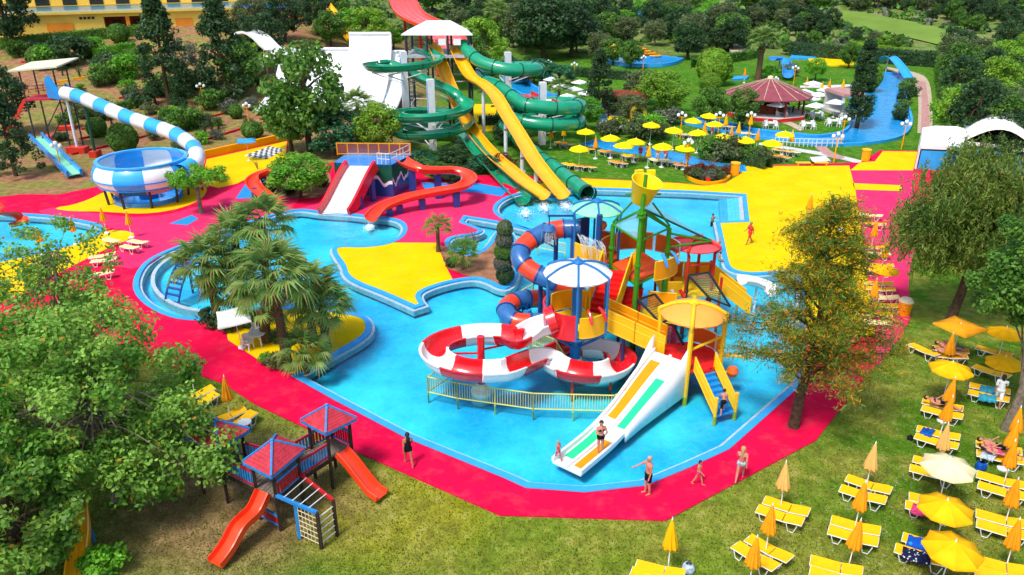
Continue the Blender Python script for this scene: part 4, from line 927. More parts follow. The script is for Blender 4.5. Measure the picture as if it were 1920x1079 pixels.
# --- middle deck, red stairs with amber sides
md = thing('play_deck', 'amber play deck with red stairs between the play towers', 'play deck', (6.6, 39, FB)); ZM = 1.9
dk = [Vector(p) for p in ((5.0,38.6,0),(7.9,37.8,0),(9.0,38.6,0),(9.3,40.4,0),(6.2,40.7,0))]
MB().sheet([p + up*ZM for p in dk], None, (), .15).build('floor', 'sun_panel', md)
for p in dk: MB().cyl(p + up*FB, p + up*ZM, .1, n=8).build('post', 'navy_steel', md, True)
sa, sb = Vector((4.75,38.0,Z1-.35)), Vector((5.95,41.2,Z2)); stairs(md, sa, sb, 1.5, 9, 'red_floor')
for s in (-1, 1):
    off = Vector((.78*s, -.28*s, .15)); flatpanel(md, sa + off, sb + off, 1.0, 'amber_panel', 'yellow_steel', mid=False)
flatpanel(md, sb + Vector((-.75,.1,0)), sb + Vector((-1.3,1.0,.0)), 1.0, 'amber_panel', 'yellow_steel', mid=False)
flatpanel(md, sb + Vector((.75,-.3,.0)), sb + Vector((.95,-.8,.9)), .8, 'amber_panel', 'yellow_steel', mid=False)
sa2, sb2 = Vector((6.55,39.4,ZM)), Vector((6.95,40.9,Z2-.9)); stairs(md, sa2, sb2, 1.1, 5, 'red_floor')
flatpanel(md, dk[3] + up*ZM, dk[4] + up*ZM + Vector((1.6,0,0)), .9, 'orange_panel', 'yellow_steel', mid=False)
# amber ramp to the orange tower
r0, r1 = Vector((c1.x + 1.65, c1.y + .25, Z1 - .15)), Vector((8.0, 36.35, 1.45)); dn = Vector(((r1-r0).y, -(r1-r0).x, 0)).normalized()
mb = MB(); q = dn*.65; mb.add([r0+q, r1+q, r1-q, r0-q], ((0,1,2,3),)); mb.add([r0+q-up*.12, r1+q-up*.12, r1-q-up*.12, r0-q-up*.12], ((3,2,1,0),)); mb.build('ramp_floor', 'amber_panel', md)
m_ = r0.lerp(r1, .5)
for s, mt in ((1,'amber_panel'),(-1,'orange_panel')):
    flatpanel(md, r0 + q*s - up*.1, m_ + q*s - up*.1, 1.15, mt, 'yellow_steel'); flatpanel(md, m_ + q*s - up*.1, r1 + q*s - up*.1, 1.15, mt, 'yellow_steel')
for f in (.3, .8): p = r0.lerp(r1, f); MB().cyl((p.x,p.y,FB), p - up*.1, .09, n=8).build('post', 'navy_steel', md, True)
# black climbing frames with nets
def netframe(label, pts, net):
    root = thing('climbing_net', label, 'climbing net', (pts[0].x, pts[0].y, FB))
    for i in range(len(pts)): MB().bar(pts[i], pts[(i+1) % len(pts)], .1).build('frame_bar', 'dark_steel', root)
    mb = MB(); a, b, c, d = pts[:4]; n = 12
    for k in range(1, n):
        f = k/n; mb.tube([a.lerp(b,f), d.lerp(c,f)], .016, 4, False); mb.tube([a.lerp(d,f), b.lerp(c,f)], .016, 4, False)
    tag(mb.build('net', net, root), kind='stuff')
    for p in (pts[0], pts[-1]): MB().bar((p.x,p.y,FB), p, .1).build('frame_leg', 'dark_steel', root)
netframe('black climbing frame with a brown net by the green tower leg', [V(1196,562,39.3), V(1228,552,40.3), V(1264,596,38.2), V(1238,606,37.4)], 'bark')
netframe('black climbing frame with a red net beside the white double slide', [V(1236,606,37.8), V(1262,610,37.6), V(1282,648,36.9), V(1238,655,36.9)], 'paint_red_deep')
netframe('tall black climbing frame next to the red canopy tower', [V(1291,517,41.4), V(1329,511,41.9), V(1369,575,40.6), V(1331,560,39.8)], 'green_dark')
# --- tower with the coral canopy and amber walkway
c5 = Vector((10.75,43.1,0)); Z5 = 2.1
t5 = thing('play_tower', 'red post play tower under a coral canopy with an amber walkway', 'play tower', (c5.x, c5.y, FB))
mushroom(t5, (c5.x, c5.y), 1.45, 4.75, .35, 'coral_canopy', 'red_steel', 4, -118, FB, .08, 1.2)
MB().sheet([c5 + Vector((x,y,Z5)) for x, y in ((-2.0,-1.4),(1.5,-1.4),(1.5,1.4),(-2.0,1.4))], None, (), .12).build('floor', 'sun_panel', t5)
for x, y in ((-1.9,-1.3),(1.4,-1.3),(1.4,1.3),(-1.9,1.3)): MB().cyl((c5.x+x,c5.y+y,FB),(c5.x+x,c5.y+y,Z5+1.1),.09,n=8).build('post','red_steel',t5,True)
flatpanel(t5, c5 + Vector((-2.0,1.3,Z5)), c5 + Vector((-.3,1.35,Z5)), 1.0, 'rust_panel', 'yellow_steel', mid=False); flatpanel(t5, c5 + Vector((-.2,1.3,Z5)), c5 + Vector((1.4,1.3,Z5)), 1.0, 'orange_panel', 'yellow_steel', mid=False)
flatpanel(t5, c5 + Vector((-2.0,-1.3,Z5)), c5 + Vector((-.9,-1.3,Z5)), .8, 'amber_panel', 'yellow_steel', mid=False)
for z in (3.0, 3.8):
    MB().tube([c5 + Vector((-.55,-1.05,z)), c5 + Vector((1.05,-.55,z))], .06, 6).build('cross_bar', 'red_steel', t5, True)
for k, dx in enumerate((-1.55,-1.05)): MB().cyl(c5 + Vector((dx,-1.7,Z5+.5)), c5 + Vector((dx+.25,-1.85,Z5+.1)), .1, .12, 10).build('hand_pump', 'red_gel' if k else 'white_plastic', t5, True)
w0, w1 = c5 + Vector((1.5,0,Z5)), Vector((14.1,42.6,.75)); n5 = Vector((0,.6,0))
mb = MB(); mb.add([w0-n5,w1-n5,w1+n5,w0+n5], ((0,1,2,3),)); mb.build('walkway_floor', 'sun_panel', t5)
for s in (-1,1): flatpanel(t5, w0 + n5*s, w1 + n5*s, 1.05, 'amber_panel', 'yellow_steel')
P = spl([V(1388,532,44.3), V(1410,535,44.6), V(1432,543,44.6), V(1446,556,44.2)], 5)
for p in P: p.z = max(.1, p.z)
ws = flume('short_slide', 'short white slide leaving the amber walkway', 'slide', P, 2, uprof(.5,.4), ['white_gel'])
for k in (0, 7): p = P[k]; MB().cyl((p.x,p.y,FB),p,.09,n=8).build('support_post','white_steel',ws,True)
# --- orange mushroom tower with the double slide and blue stairs
c4 = Vector((9.15, 35.7, 0)); Z4 = 1.4
t4 = thing('play_tower', 'play tower under an orange mushroom canopy beside the white double slide', 'play tower', (c4.x, c4.y, FB))
mushroom(t4, (c4.x, c4.y), 1.66, 3.85, .55, 'peach_canopy', 'yellow_steel', 4, -104, FB, .10, 1.6)
MB().lathe([(.01,Z4),(1.62,Z4),(1.62,Z4-.14),(.01,Z4-.14)], (c4.x,c4.y,0), 8, R(-104), R(256)).build('floor', 'red_floor', t4)
arcpanel(t4, (c4.x,c4.y,0), 1.6, 20, 75, Z4 + .05, Z4 + .95, 'rust_panel', 'white_steel')
for k in range(9): a = R(-8 + k*5); p = (c4.x + 1.6*math.cos(a), c4.y + 1.6*math.sin(a)); MB().bar((*p, Z4), (*p, Z4 + .95), .05, .09).build('baluster', 'orange_panel', t4)
arcpanel(t4, (c4.x,c4.y,0), 1.62, -75, -5, Z4 - .55, Z4, 'red_floor', None, .08, 'skirt')
for z in (2.55,): MB().tube([Vector((c4.x + 1.6*math.cos(R(-104)), c4.y + 1.6*math.sin(R(-104)), z)), Vector((c4.x + 1.6*math.cos(R(-14)), c4.y + 1.6*math.sin(R(-14)), z + .2))], .07, 8).build('cross_bar', 'yellow_steel', t4, True)
MB().tube([c4 + Vector((1.55,-.1,1.5)), c4 + Vector((3.0,-.15,1.4))], .07, 8).build('spray_arm', 'yellow_steel', t4, True)
MB().lathe([(.01,.32),(.22,.24),(.32,0),(.22,-.24),(.01,-.32)], c4 + Vector((2.2,-.5,.75)), 14).build('paddle_ball', 'orange_gel', t4, True); MB().tube([c4 + Vector((1.5,-.5,.7)), c4 + Vector((2.3,-.5,.75))], .05, 6).build('paddle_arm', 'yellow_steel', t4, True)
st = thing('stair_flight', 'blue stair flight with yellow panel sides rising out of the pool', 'stairs', (10.3, 33, FB))
s0, s1 = Vector((9.65,34.35,Z4)), Vector((10.4,32.55,WZ)); stairs(st, s0, s1, 1.05, 8, 'blue_gel')
dd = (s1 - s0); dd.z = 0; nn = Vector((dd.y,-dd.x,0)).normalized()*.6
for s in (-1,1): flatpanel(st, s0 + nn*s, s1 + nn*s, .75, 'amber_panel' if s == 1 else 'sun_panel', 'yellow_steel'); p = s1 + nn*s; MB().cyl((p.x,p.y,FB),(p.x,p.y,.95),.09,n=8).build('newel_post','yellow_steel',st,True)
def dslide():
    root = thing('double_slide', 'white double slide with orange and green lanes running out into the pool', 'slide', G(1060,880,WZ))
    a, b = Vector((8.05,35.0,0)), G(1062,880,0); d = (b-a).normalized(); n = Vector((-d.y,d.x,0)); L = (b-a).length; N = 26
    def zf(f): 
        z = 1.75*(1 - sst(-.12, .78, f)) ; return z + .06
    rows = [(a + d*L*k/N, zf(k/N), (.98 - .22*min(1, k/N*2.2))) for k in range(N+1)]
    def strip(o0, o1, dz, k0, k1, nm, mt, th=.0, par=root):
        mb = MB(); vs = []
        for k in range(k0, k1+1):
            p, z, wv = rows[k]; vs += [p + n*o0*wv + up*(z+dz), p + n*o1*wv + up*(z+dz), p + n*o0*wv + up*(z+dz-th), p + n*o1*wv + up*(z+dz-th)]
        m = k1 - k0; fs = []
        for k in range(m):
            i = 4*k; j = i+4; fs += [(i,i+1,j+1,j),(i+2,j+2,j+3,i+3),(i,j,j+2,i+2),(i+1,i+3,j+3,j+1)]
        fs += [(0,2,3,1),(4*m,4*m+1,4*m+3,4*m+2)]; mb.add(vs, [f[::-1] for f in fs]); return mb.build(nm, mt, par, True)
    bed = strip(-1, 1, 0, 0, N, 'bed', 'white_gel', .1)
    for o0, o1, h in ((-1.06,-.9,.22),(-.07,.07,.12),(.9,1.06,.22)): strip(o0, o1, h, 0, N, 'lane_ridge', 'white_gel', h - .002, bed)
    strip(-.78,-.2,.012, 2, 14, 'lane_strip', 'lane_orange', .008, bed); strip(.2,.78,.012, 5, 15, 'lane_strip', 'lane_green', .008, bed)
    strip(-.78,-.2,.012, 17, 24, 'lane_strip', 'lane_green', .008, bed); strip(.2,.78,.012, 18, 25, 'lane_strip', 'lane_orange', .008, bed)
    for s in (-1, 1):
        mb = MB(); vs = []
        for k in range(0, 17):
            p, z, wv = rows[k]; q = p + n*1.05*s*wv; hh = .75*(1 - sst(.0,.22,k/N)); vs += [q + up*(z+.2+hh), q + up*WZ]
        mb.add(vs, [(2*k,2*k+1,2*k+3,2*k+2) for k in range(16)]); o = mb.build('side_wall', 'white_gel', root, True); o.modifiers.new('t','SOLIDIFY').thickness = .06
dslide()
# --- pool fences
def poolfence(px, label, h=.95, solid=False):
    P = [G(x, y, WZ) for x, y in px]; root = thing('pool_fence', label, 'fence', P[0]); zz = FB
    for a, b in zip(P[:-1], P[1:]):
        L = (b-a).length; n = max(1, round(L/1.9))
        for k in range(n + 1): p = a.lerp(b, k/n); MB().cyl((p.x,p.y,zz),(p.x,p.y,h),.045,n=6).build('post','fence_paint',root,True)
        for z in (h - .02, .05): MB().tube([Vector((a.x,a.y,z)),Vector((b.x,b.y,z))],.035,6).build('rail','fence_paint',root,True)
        if solid:
            MB().add([Vector((a.x,a.y,FB)),Vector((b.x,b.y,FB)),Vector((b.x,b.y,h-.05)),Vector((a.x,a.y,h-.05))],((0,1,2,3),)).build('sheet','fence_sheet',root)
        else:
            mb = MB(); m = int(L/.13)
            for k in range(1, m): p = a.lerp(b, k/m); mb.bar((p.x,p.y,.05),(p.x,p.y,h-.03),.028)
            tag(mb.build('balusters','fence_paint',root), kind='stuff')
M('fence_paint', (.62, .60, .16), .5, .15, 2, .3)
poolfence([(850,708),(803,740),(858,752),(1000,772),(1150,776),(1172,764)], 'low yellow-green railing in the water before the spiral slide')
poolfence([(1060,700),(1040,668),(1000,652)], 'short yellow railing in the water behind the spiral slide')
poolfence([(1000,560),(938,596),(950,622),(1036,660)], 'pale green sheet fence in the water round the tube slide end', .95, True)
poolfence([(1008,468),(1060,478)], 'thin rail in the water below the tube slide', .8)
# grate line: pool steps and ring wall
for i in range(6):
    a, b = G(1352 + i*7.2, 371 + i*.3, 0), G(1354.5 + i*7.4, 414 + i*.2, 0); o = MB().bar((a.x,a.y,-.42+i*.055),(b.x,b.y,-.42+i*.055),.34,.5).build('pool_step','coping_white' if i == 5 else 'pool_wall'); o['kind'] = 'structure'
ring = spl([G(x,y,0) for x, y in ((420,449),(365,466),(320,482),(292,505),(287,532),(305,556),(340,574),(380,582))], 6)
o = MB().sweep(ring, [(.13,FZ),(.13,-.03),(-.13,-.03),(-.13,FZ)]).build('ring_wall','coping_white'); o['kind'] = 'structure'
def arch_climber():
    a, b = G(322,566,WZ), G(372,540,WZ); root = thing('arch_climber', 'dark blue arched climber standing in the round paddling pool', 'play equipment', (a+b)/2)
    n = 12; d = b - a; s = Vector((d.y,-d.x,0)).normalized()*.55; P = [a + d*(k/n) + up*(2.0*math.sin(math.pi*(k/n)**.9*.62)) for k in range(n+1)]
    for q in (-1,1): MB().tube([p + s*q for p in P], .07, 8).build('side_rail','navy_gel',root,True)
    for k, p in enumerate(P): MB().bar(p - s, p + s, .22, .06).build('rung','navy_gel',root)
    for k in (3,6,9): MB().lathe([(.01,.1),(.1,.06),(.1,0)], P[k] + up*.03, 8).build('knob','red_gel',root,True)
    for q in (-1,1): MB().cyl(P[-1] + s*q, (P[-1].x + s.x*q, P[-1].y + s.y*q, FZ), .08, n=8).build('leg','navy_gel',root,True)
arch_climber()
# ------------------------------------------------------------------ wooden playground set
def playground():
    A = [Vector(p) for p in ((-9.97,24.8,0),(-9.0,24.15,0),(-8.4,25.45,0),(-9.4,26.1,0))]
    Bq = [Vector(p) for p in ((-8.4,27.4,0),(-7.5,26.7,0),(-6.75,27.5,0),(-7.7,28.2,0))]
    Cq = [Vector(p) for p in ((-12.8,26.4,0),(-11.6,25.8,0),(-11.0,26.8,0),(-12.2,27.4,0))]
    root = thing('playground_set', 'wooden playground set with three red roofed towers joined by slatted bridges', 'playground', (-9.3,25.6,0)); ZP = 1.55
    def railing(a, b, z, mats, n, h=.75, top='paint_blue'):
        d = b - a; L = d.length
        pr = MB().bar(a + up*(z+h), b + up*(z+h), .07, .10).build('rail', top, root); MB().bar(a + up*(z+.1), b + up*(z+.1), .06, .08).build('rail', top, root)
        for k in range(n): p = a.lerp(b, (k+.5)/n); MB().bar(p + up*(z+.04), p + up*(z+h+.06), .035, L/n*.58).build('slat', mats[k % len(mats)], root) if False else MB().box(p + up*(z + h/2 + .05), (L/n*.58, .03, h), math.atan2(d.y, d.x)).build('slat', mats[k % len(mats)], root)
    def tower(S, zr, za):
        c = sum(S, Vector())/4
        for p in S: MB().box(p + up*((zr)/2), (.12,.12,zr), .5).build('post', 'wood_dark', root)
        n = 7
        for k in range(n):
            a, b, e, f = S[0].lerp(S[1],(k+.05)/n), S[0].lerp(S[1],(k+.95)/n), S[3].lerp(S[2],(k+.95)/n), S[3].lerp(S[2],(k+.05)/n)
            MB().sheet([q + up*ZP for q in (a,b,e,f)], None, (), .06).build('deck_plank', 'wood_grey', root)
        for i in range(4): MB().bar(S[i] + up*(ZP-.12), S[(i+1)%4] + up*(ZP-.12), .07, .16).build('deck_beam', 'wood_dark', root)
        E = [c + (p - c)*1.38 + up*zr for p in S]; ap = c + up*za
        for i in range(4):
            a, b = E[i], E[(i+1)%4]; n = 8; nrm = (b-a).cross(ap-a).normalized()
            if nrm.z < 0: nrm = -nrm
            for k in range(n):
                f0, f1 = k/n, (k+.93)/n
                vs = [a.lerp(ap,f0), b.lerp(ap,f0), b.lerp(ap,f1), a.lerp(ap,f1)]; w_ = [v + nrm*.03 for v in vs]
                MB().add(vs + w_, ((0,3,2,1),(4,5,6,7),(0,1,5,4),(1,2,6,5),(2,3,7,6),(3,0,4,7))).build('roof_plank', 'paint_red', root)
            MB().bar(a + up*.05, ap + up*.05, .08, .05).build('roof_ridge', 'paint_blue', root); MB().bar(a - up*.06, b - up*.06, .05, .12).build('fascia', 'paint_blue', root)
        MB().lathe([(.01,.12),(.07,.08),(.09,-.05)], ap, 8).build('finial', 'paint_blue', root, True)
    tower(A, 2.85, 3.5); tower(Bq, 2.95, 3.6); tower(Cq, 2.85, 3.45)
    def bridge(a, b, c, d, mat, n):
        for k in range(n):
            f0, f1 = (k+.06)/n, (k+.94)/n; MB().sheet([a.lerp(b,f0)+up*(ZP-.02), a.lerp(b,f1)+up*(ZP-.02), d.lerp(c,f1)+up*(ZP-.02), d.lerp(c,f0)+up*(ZP-.02)], None, (), .05).build('bridge_plank', 'wood_grey', root)
        for p, q in ((a,b),(d,c)):
            railing(p, q, ZP, mat, max(8, int((q-p).length/.14)), .72, 'paint_red_deep')
            MB().bar(p + up*(ZP-.12), q + up*(ZP-.12), .07, .16).build('bridge_beam', 'wood_dark', root)
    bridge(A[2], Bq[1], Bq[0], A[3], ['paint_blue'], 10)
    bridge(A[0], Cq[1], Cq[2], A[3], ['paint_blue'], 10)
    railing(A[1].lerp(A[2],.06), A[1].lerp(A[2],.94), ZP - .05, ['paint_red_deep'], 7); railing(Bq[2].lerp(Bq[3],.06), Bq[2].lerp(Bq[3],.94), ZP, ['paint_red_deep'], 7); railing(Cq[2].lerp(Cq[3],.06), Cq[2].lerp(Cq[3],.94), ZP, ['sling_pale','paint_blue'], 7)
    railing(Cq[0].lerp(Cq[1],.06), Cq[0].lerp(Cq[1],.94), ZP, ['paint_blue'], 7); railing(Bq[3].lerp(Bq[0],.06), Bq[3].lerp(Bq[0],.94), ZP, ['paint_red_deep'], 6)
    railing(A[0].lerp(A[1],.06), A[0].lerp(A[1],.94), .12, ['paint_red_deep'], 7, .55)
    def slide(pts):
        P = spl(pts, 6); b = MB().sweep(P, [(.34,.22),(.34,-.05),(-.34,-.05),(-.34,.22),(-.29,.24),(-.26,.02),(.26,.02),(.29,.24)]).build('slide', 'scarlet_gel', root, True); return b
    m = A[0].lerp(A[1], .45); e = G(404,1062,.12)
    slide([m + up*(ZP+.02), m.lerp(e,.22) + up*.0 + Vector((0,0,ZP*.70-.05)), m.lerp(e,.5) + Vector((0,0,.88)), m.lerp(e,.72) + Vector((0,0,.42)), m.lerp(e,.9) + Vector((0,0,.16)), Vector((e.x,e.y,.2))])
    m = Bq[1].lerp(Bq[2], .5); e = G(716,936,.12)
    slide([m + up*(ZP+.02), m.lerp(e,.25) + Vector((0,0,1.2)), m.lerp(e,.5) + Vector((0,0,.72)), m.lerp(e,.75) + Vector((0,0,.28)), m.lerp(e,.9) + Vector((0,0,.16)), Vector((e.x,e.y,.22))])
    # climbing frame
    b0, b1, r0_, r1_ = Vector((-9.0,24.15,0)), Vector((-7.2,23.15,0)), Vector((-8.4,25.45,0)), Vector((-6.75,23.85,0)); zc = 1.7; mid = Vector((-8.15,23.7,0))
    MB().bar(b0 + up*zc, b1 + up*zc, .12).build('beam', 'paint_blue', root); MB().bar(r0_ + up*zc, r1_ + up*(zc), .11).build('beam', 'paint_red_deep', root)
    for p, mt in ((b1,'wood_dark'),(r1_,'wood_dark'),(mid,'paint_blue')): MB().bar(p, p + up*(zc-.02), .12).build('post', mt, root)
    for k in range(5): z = .25 + k*.3; MB().tube([b1 + up*z, r1_ + up*z], .022, 6).build('rung', 'white_steel', root, True)
    for k in range(4): f = (k+1)/5; MB().tube([b0.lerp(b1,f) + up*(zc+.05), r0_.lerp(r1_,f) + up*(zc+.05)], .02, 6).build('rung', 'white_steel', root, True)
    mb = MB()
    for k in range(6): z = .2 + k*.24; mb.tube([mid + up*z, b1 + up*z], .014, 5)
    for k in range(6): p = mid.lerp(b1, (k+.5)/6); mb.tube([p + up*.15, p + up*(zc-.05)], .014, 5)
    tag(mb.build('climbing_net', 'cream_trim', root), kind='stuff')
playground()
P = spl([G(140,945,1.9), G(146,960,1.7), G(150,1000,1.1), G(147,1045,.5), G(143,1078,.25), G(141,1100,.2)], 5)
r = thing('garden_slide', 'yellow plastic slide on bare soil under the big leafy tree', 'slide', (P[-1].x, P[-1].y, 0))
MB().sweep(P, [(.36,.22),(.36,-.05),(-.36,-.05),(-.36,.22),(-.31,.24),(-.28,.02),(-.03,.02),(0,.07),(.03,.02),(.28,.02),(.31,.24)]).build('chute', 'yellow_gel', r, True)
for s in (-.3,.3): MB().bar((P[0].x+s,P[0].y+.1,0),(P[0].x+s,P[0].y,P[0].z+.1),.07).build('ladder_post','paint_blue',r)
for k in range(5): MB().bar((P[0].x-.3,P[0].y+.1,.3+k*.33),(P[0].x+.3,P[0].y+.1,.3+k*.33),.05).build('ladder_rung','paint_blue',r)
# ------------------------------------------------------------------ loungers and parasols
def mk_lounger(mat):
    root = thing('sun_lounger', 'x', 'sun lounger')
    prof = [(-.98,.36),(-.6,.37),(-.2,.375),(.15,.385),(.28,.40),(.6,.455),(.96,.50)]
    for nm, a, b in (('seat_sling',0,4),('back_sling',3,7)):
        mb = MB(); vs = []
        pp = prof[a:b] if nm == 'seat_sling' else [(p + (.04 if i == 0 else 0), q + .012) for i, (p, q) in enumerate(prof[a:b])]
        for x, z in pp: vs += [(x,-.31,z+.022),(x,0,z),(x,.31,z+.022),(x,-.31,z-.02),(x,0,z-.03),(x,.31,z-.02)]
        m = len(pp); fs = []
        for k in range(m-1):
            i = 6*k; j = i+6; fs += [(i,j,j+1,i+1),(i+1,j+1,j+2,i+2),(i+3,i+4,j+4,j+3),(i+4,i+5,j+5,j+4),(i,i+3,j+3,j),(i+2,j+2,j+5,i+5)]
        fs += [(0,1,4,3),(1,2,5,4),(6*m-6,6*m-3,6*m-2,6*m-5),(6*m-5,6*m-2,6*m-1,6*m-4)]; mb.add(vs, fs); mb.build(nm, mat, root, True)
    for s in (-1,1): MB().tube([(x, s*.315, z-.012) for x, z in prof], .019, 6).build('side_rail','white_plastic',root,True)
    for x, z in (prof[0], prof[-1]): MB().tube([(x,-.31,z-.01),(x,.31,z-.01)], .02, 6).build('end_rail','white_plastic',root,True)
    for x in (-.62,.55):
        for s in (-1,1): MB().tube([(x-.2,s*.31,.36),(x-.09,s*.29,.02),(x+.12,s*.29,.02),(x+.24,s*.31,.38)], .022, 6).build('leg','white_plastic',root,True)
    return root
LG = {k: mk_lounger(m) for k, m in (('y','sling_yellow'),('p','sling_pale'),('o','sling_orange'))}
def mk_closed(mat):
    root = thing('closed_parasol', 'x', 'parasol'); MB().cyl((0,0,0),(0,0,2.28),.022,n=8).build('pole','white_plastic',root,True)
    mb = MB().lathe([(.015,2.42),(.04,2.34),(.09,2.1),(.15,1.75),(.20,1.42),(.235,1.22),(.22,1.16),(.05,1.2)][::-1], (0,0,0), 40, wob=lambda a, z: 1 + (.26*math.cos(a*8 + z*1.3) + .10*math.sin(a*3+z*2))*min(1, (2.42-z)/.7)); mb.build('canopy', mat, root, True, ang=0)
    MB().cyl((0,0,2.38),(0,0,2.5),.03,.012,8).build('finial','white_plastic',root,True); MB().lathe([(.24,0),(.24,.06),(.06,.1),(.05,.25)],(0,0,0),12).build('base','white_plastic',root,True); return root
def mk_open(mat, n=8, rad=1.0, rise=.38, zr=2.05, square=False):
    root = thing('open_parasol', 'x', 'parasol'); MB().cyl((0,0,0),(0,0,zr+rise),.022,n=8).build('pole','white_plastic',root,True)
    for k in range(n):
        a0, a1 = 2*math.pi*k/n + math.pi/n, 2*math.pi*(k+1)/n + math.pi/n; p = [Vector((math.cos(a)*rad, math.sin(a)*rad, zr)) for a in (a0, a1)]; m = (p[0]+p[1])/2*.96 + up*(zr*.04 - .015); top = Vector((0,0,zr+rise)); h0, h1 = [q.lerp(top,.5) + up*.02 for q in p]; hm = m.lerp(top,.5) - up*.012
        dz = up*-.13
        MB().add([top,h0,hm,h1,p[0],m,p[1],p[0]+dz*.8,m+dz,p[1]+dz*.8], ((0,1,2),(0,2,3),(1,4,5,2),(2,5,6,3),(4,7,8,5),(5,8,9,6))).build('canopy_gore', mat if k % 2 or mat != 'cloth_cream' else 'cloth_cream', root, True, ang=0)
        MB().bar(p[0] - up*.02, top - up*.05, .02).build('rib','white_plastic',root)
    MB().cyl((0,0,zr+rise-.02),(0,0,zr+rise+.1),.035,.012,8).build('finial','white_plastic',root,True); MB().lathe([(.24,0),(.24,.06),(.06,.1),(.05,.25)],(0,0,0),12).build('base','white_plastic',root,True); return root
CLO = {k: mk_closed(m) for k, m in (('o','cloth_orange'),('t','cloth_tan'),('y','cloth_yellow'))}
OPN = {k: mk_open(m) for k, m in (('y','cloth_yellow'),('c','cloth_cream'),('b','cloth_bright'))}; OPN['w'] = mk_open('white_cloth', 4, 1.55, .45, 2.15)
def lounger(a, b, label, kind='y', group='sunbeds on the near lawn', z=.38, g0=0.0):
    p, q = G(*a, z + g0), G(*b, z + g0); d = q - p; c = (p+q)/2; L = d.length
    return place(LG[kind], (c.x, c.y, g0), math.atan2(d.y, d.x), label, group, (max(.9, min(1.12, L/2.0)),.9,1))
rj = random.Random(11)
def para(store, k, px, py, label, group, s=1.0, g0=0.0, tilt=True, terr=False):
    c = T(px, py) if terr else G(px, py, g0); o = place(store[k], c, rj.uniform(0, 6.28) if store is not OPN or k != 'w' else rj.uniform(.5,1.0), label, group, s)
    if tilt: o.rotation_euler = (rj.uniform(-.045,.045), rj.uniform(-.045,.045), o.rotation_euler[2])
    return o
# near lawn: (loungers, parasol kind, base, words that tell the pair)
near = [
 ([((1432,936),(1518,966)),((1419,952),(1507,984))], ('t',1463,960), 'in the front row nearest the red pavement corner'),
 ([((1404,1008),(1480,1053)),((1379,1020),(1455,1070))], ('o',1434,1044), 'turned askew at the front of the lawn'),
 ([((1590,896),(1668,924)),((1578,915),(1659,943))], ('t',1622,922), 'in the second row, first from the feathery tree'),
 ([((1560,974),(1649,1001)),((1556,993),(1644,1021))], ('o',1600,1000), 'in the second row behind the askew pair'),
 ([((1523,1050),(1614,1077)),((1526,1072),(1610,1098))], ('o',1588,1072), 'cut by the bottom edge of the picture'),
 ([((1722,803),(1797,824)),((1722,818),(1790,840))], ('o',1758,826), 'with a blue towel in the third row'),
 ([((1715,860),(1795,884)),((1709,877),(1790,900))], ('t',1756,884), 'behind the cream parasol'),
 ([((1838,890),(1916,914)),((1840,910),(1920,935))], ('o',1880,916), 'in the far right row, below the sunbathers'),
 ([((1836,963),(1922,988)),((1838,982),(1924,1009))], ('o',1882,990), 'in the far right row, second from the front'),
 ([((1833,1050),(1924,1076)),((1836,1070),(1926,1096))], ('o',1884,1072), 'in the far right row at the front'),
]
for L, (pk, bx, by), wds in near:
    for i, (a, b) in enumerate(L): lounger(a, b, 'yellow sunbed %s, %s of its pair' % (wds, ('farther', 'nearer')[i]))
    para(CLO, pk, bx, by, 'closed %s parasol between the sunbeds %s' % ('tan' if pk == 't' else 'orange', wds), 'closed parasols on the near lawn')
for a, b, l in (((1711,931),(1790,951),'farther sunbed strewn with towels behind the large yellow parasol'),((1706,947),(1783,968),'nearer sunbed strewn with towels behind the large yellow parasol'),((1700,1008),(1782,1036),'sunbed covered by a blue towel between two open yellow parasols'),((1690,1030),(1766,1056),'sunbed covered by a dark dotted towel between two open yellow parasols'),
                ((1733,752),(1802,770),'sunbed with a sunbather beyond the blue towel pair'),((1735,766),(1798,784),'empty sunbed beside the lone sunbather under the open parasol'),((1822,722),(1890,738),'sunbed with teal towels by the person in white, farther one'),((1824,736),(1884,752),'sunbed with teal towels by the person in white, nearer one'),
                ((1838,833),(1908,850),'sunbed with sunbathers in the far right row'),((1838,850),(1912,868),'sunbed heaped with towels in the far right row'),((1754,652),(1812,662),'sunbed with two sunbathers under the square orange shade, farther one'),((1750,664),(1812,672),'sunbed with two sunbathers under the square orange shade, nearer one'),
                ((1722,652),(1742,662),'short looking sunbed left of the square orange shade'),((1838,690),(1880,706),'sunbed half hidden under an orange parasol by the right tree'),((1838,652),(1890,668),'sunbed in tree shade at the right edge'),((1205,1062),(1270,1080),'yellow sunbed with a bag at the bottom edge left of the lawn'),((1196,1075),(1262,1094),'yellow sunbed at the very bottom edge beside the bag')):
    lounger(a, b, l)
for k, px, py, l, s in (('c',1757,955,'pale cream open parasol with wedge panels on the near lawn',1.02),('y',1750,1034,'large open yellow parasol in front of the cream parasol',.98),('y',1757,1110,'open yellow parasol cut by the bottom edge',.98),('y',1765,760,'open yellow parasol above the lone sunbather',1.0),('y',1870,740,'open orange-yellow parasol beside the right hand tree trunk',.9),('y',1868,682,'open yellow parasol in shade of the right hand tree',.9)):
    para(OPN, k, px, py, l, 'open parasols on the near lawn', s)
sq = place(mk_open('cloth_orange', 4, 1.35, .12, 2.0), G(1785,672), .5, 'square orange sunshade over two sunbathers', 'open parasols on the near lawn')
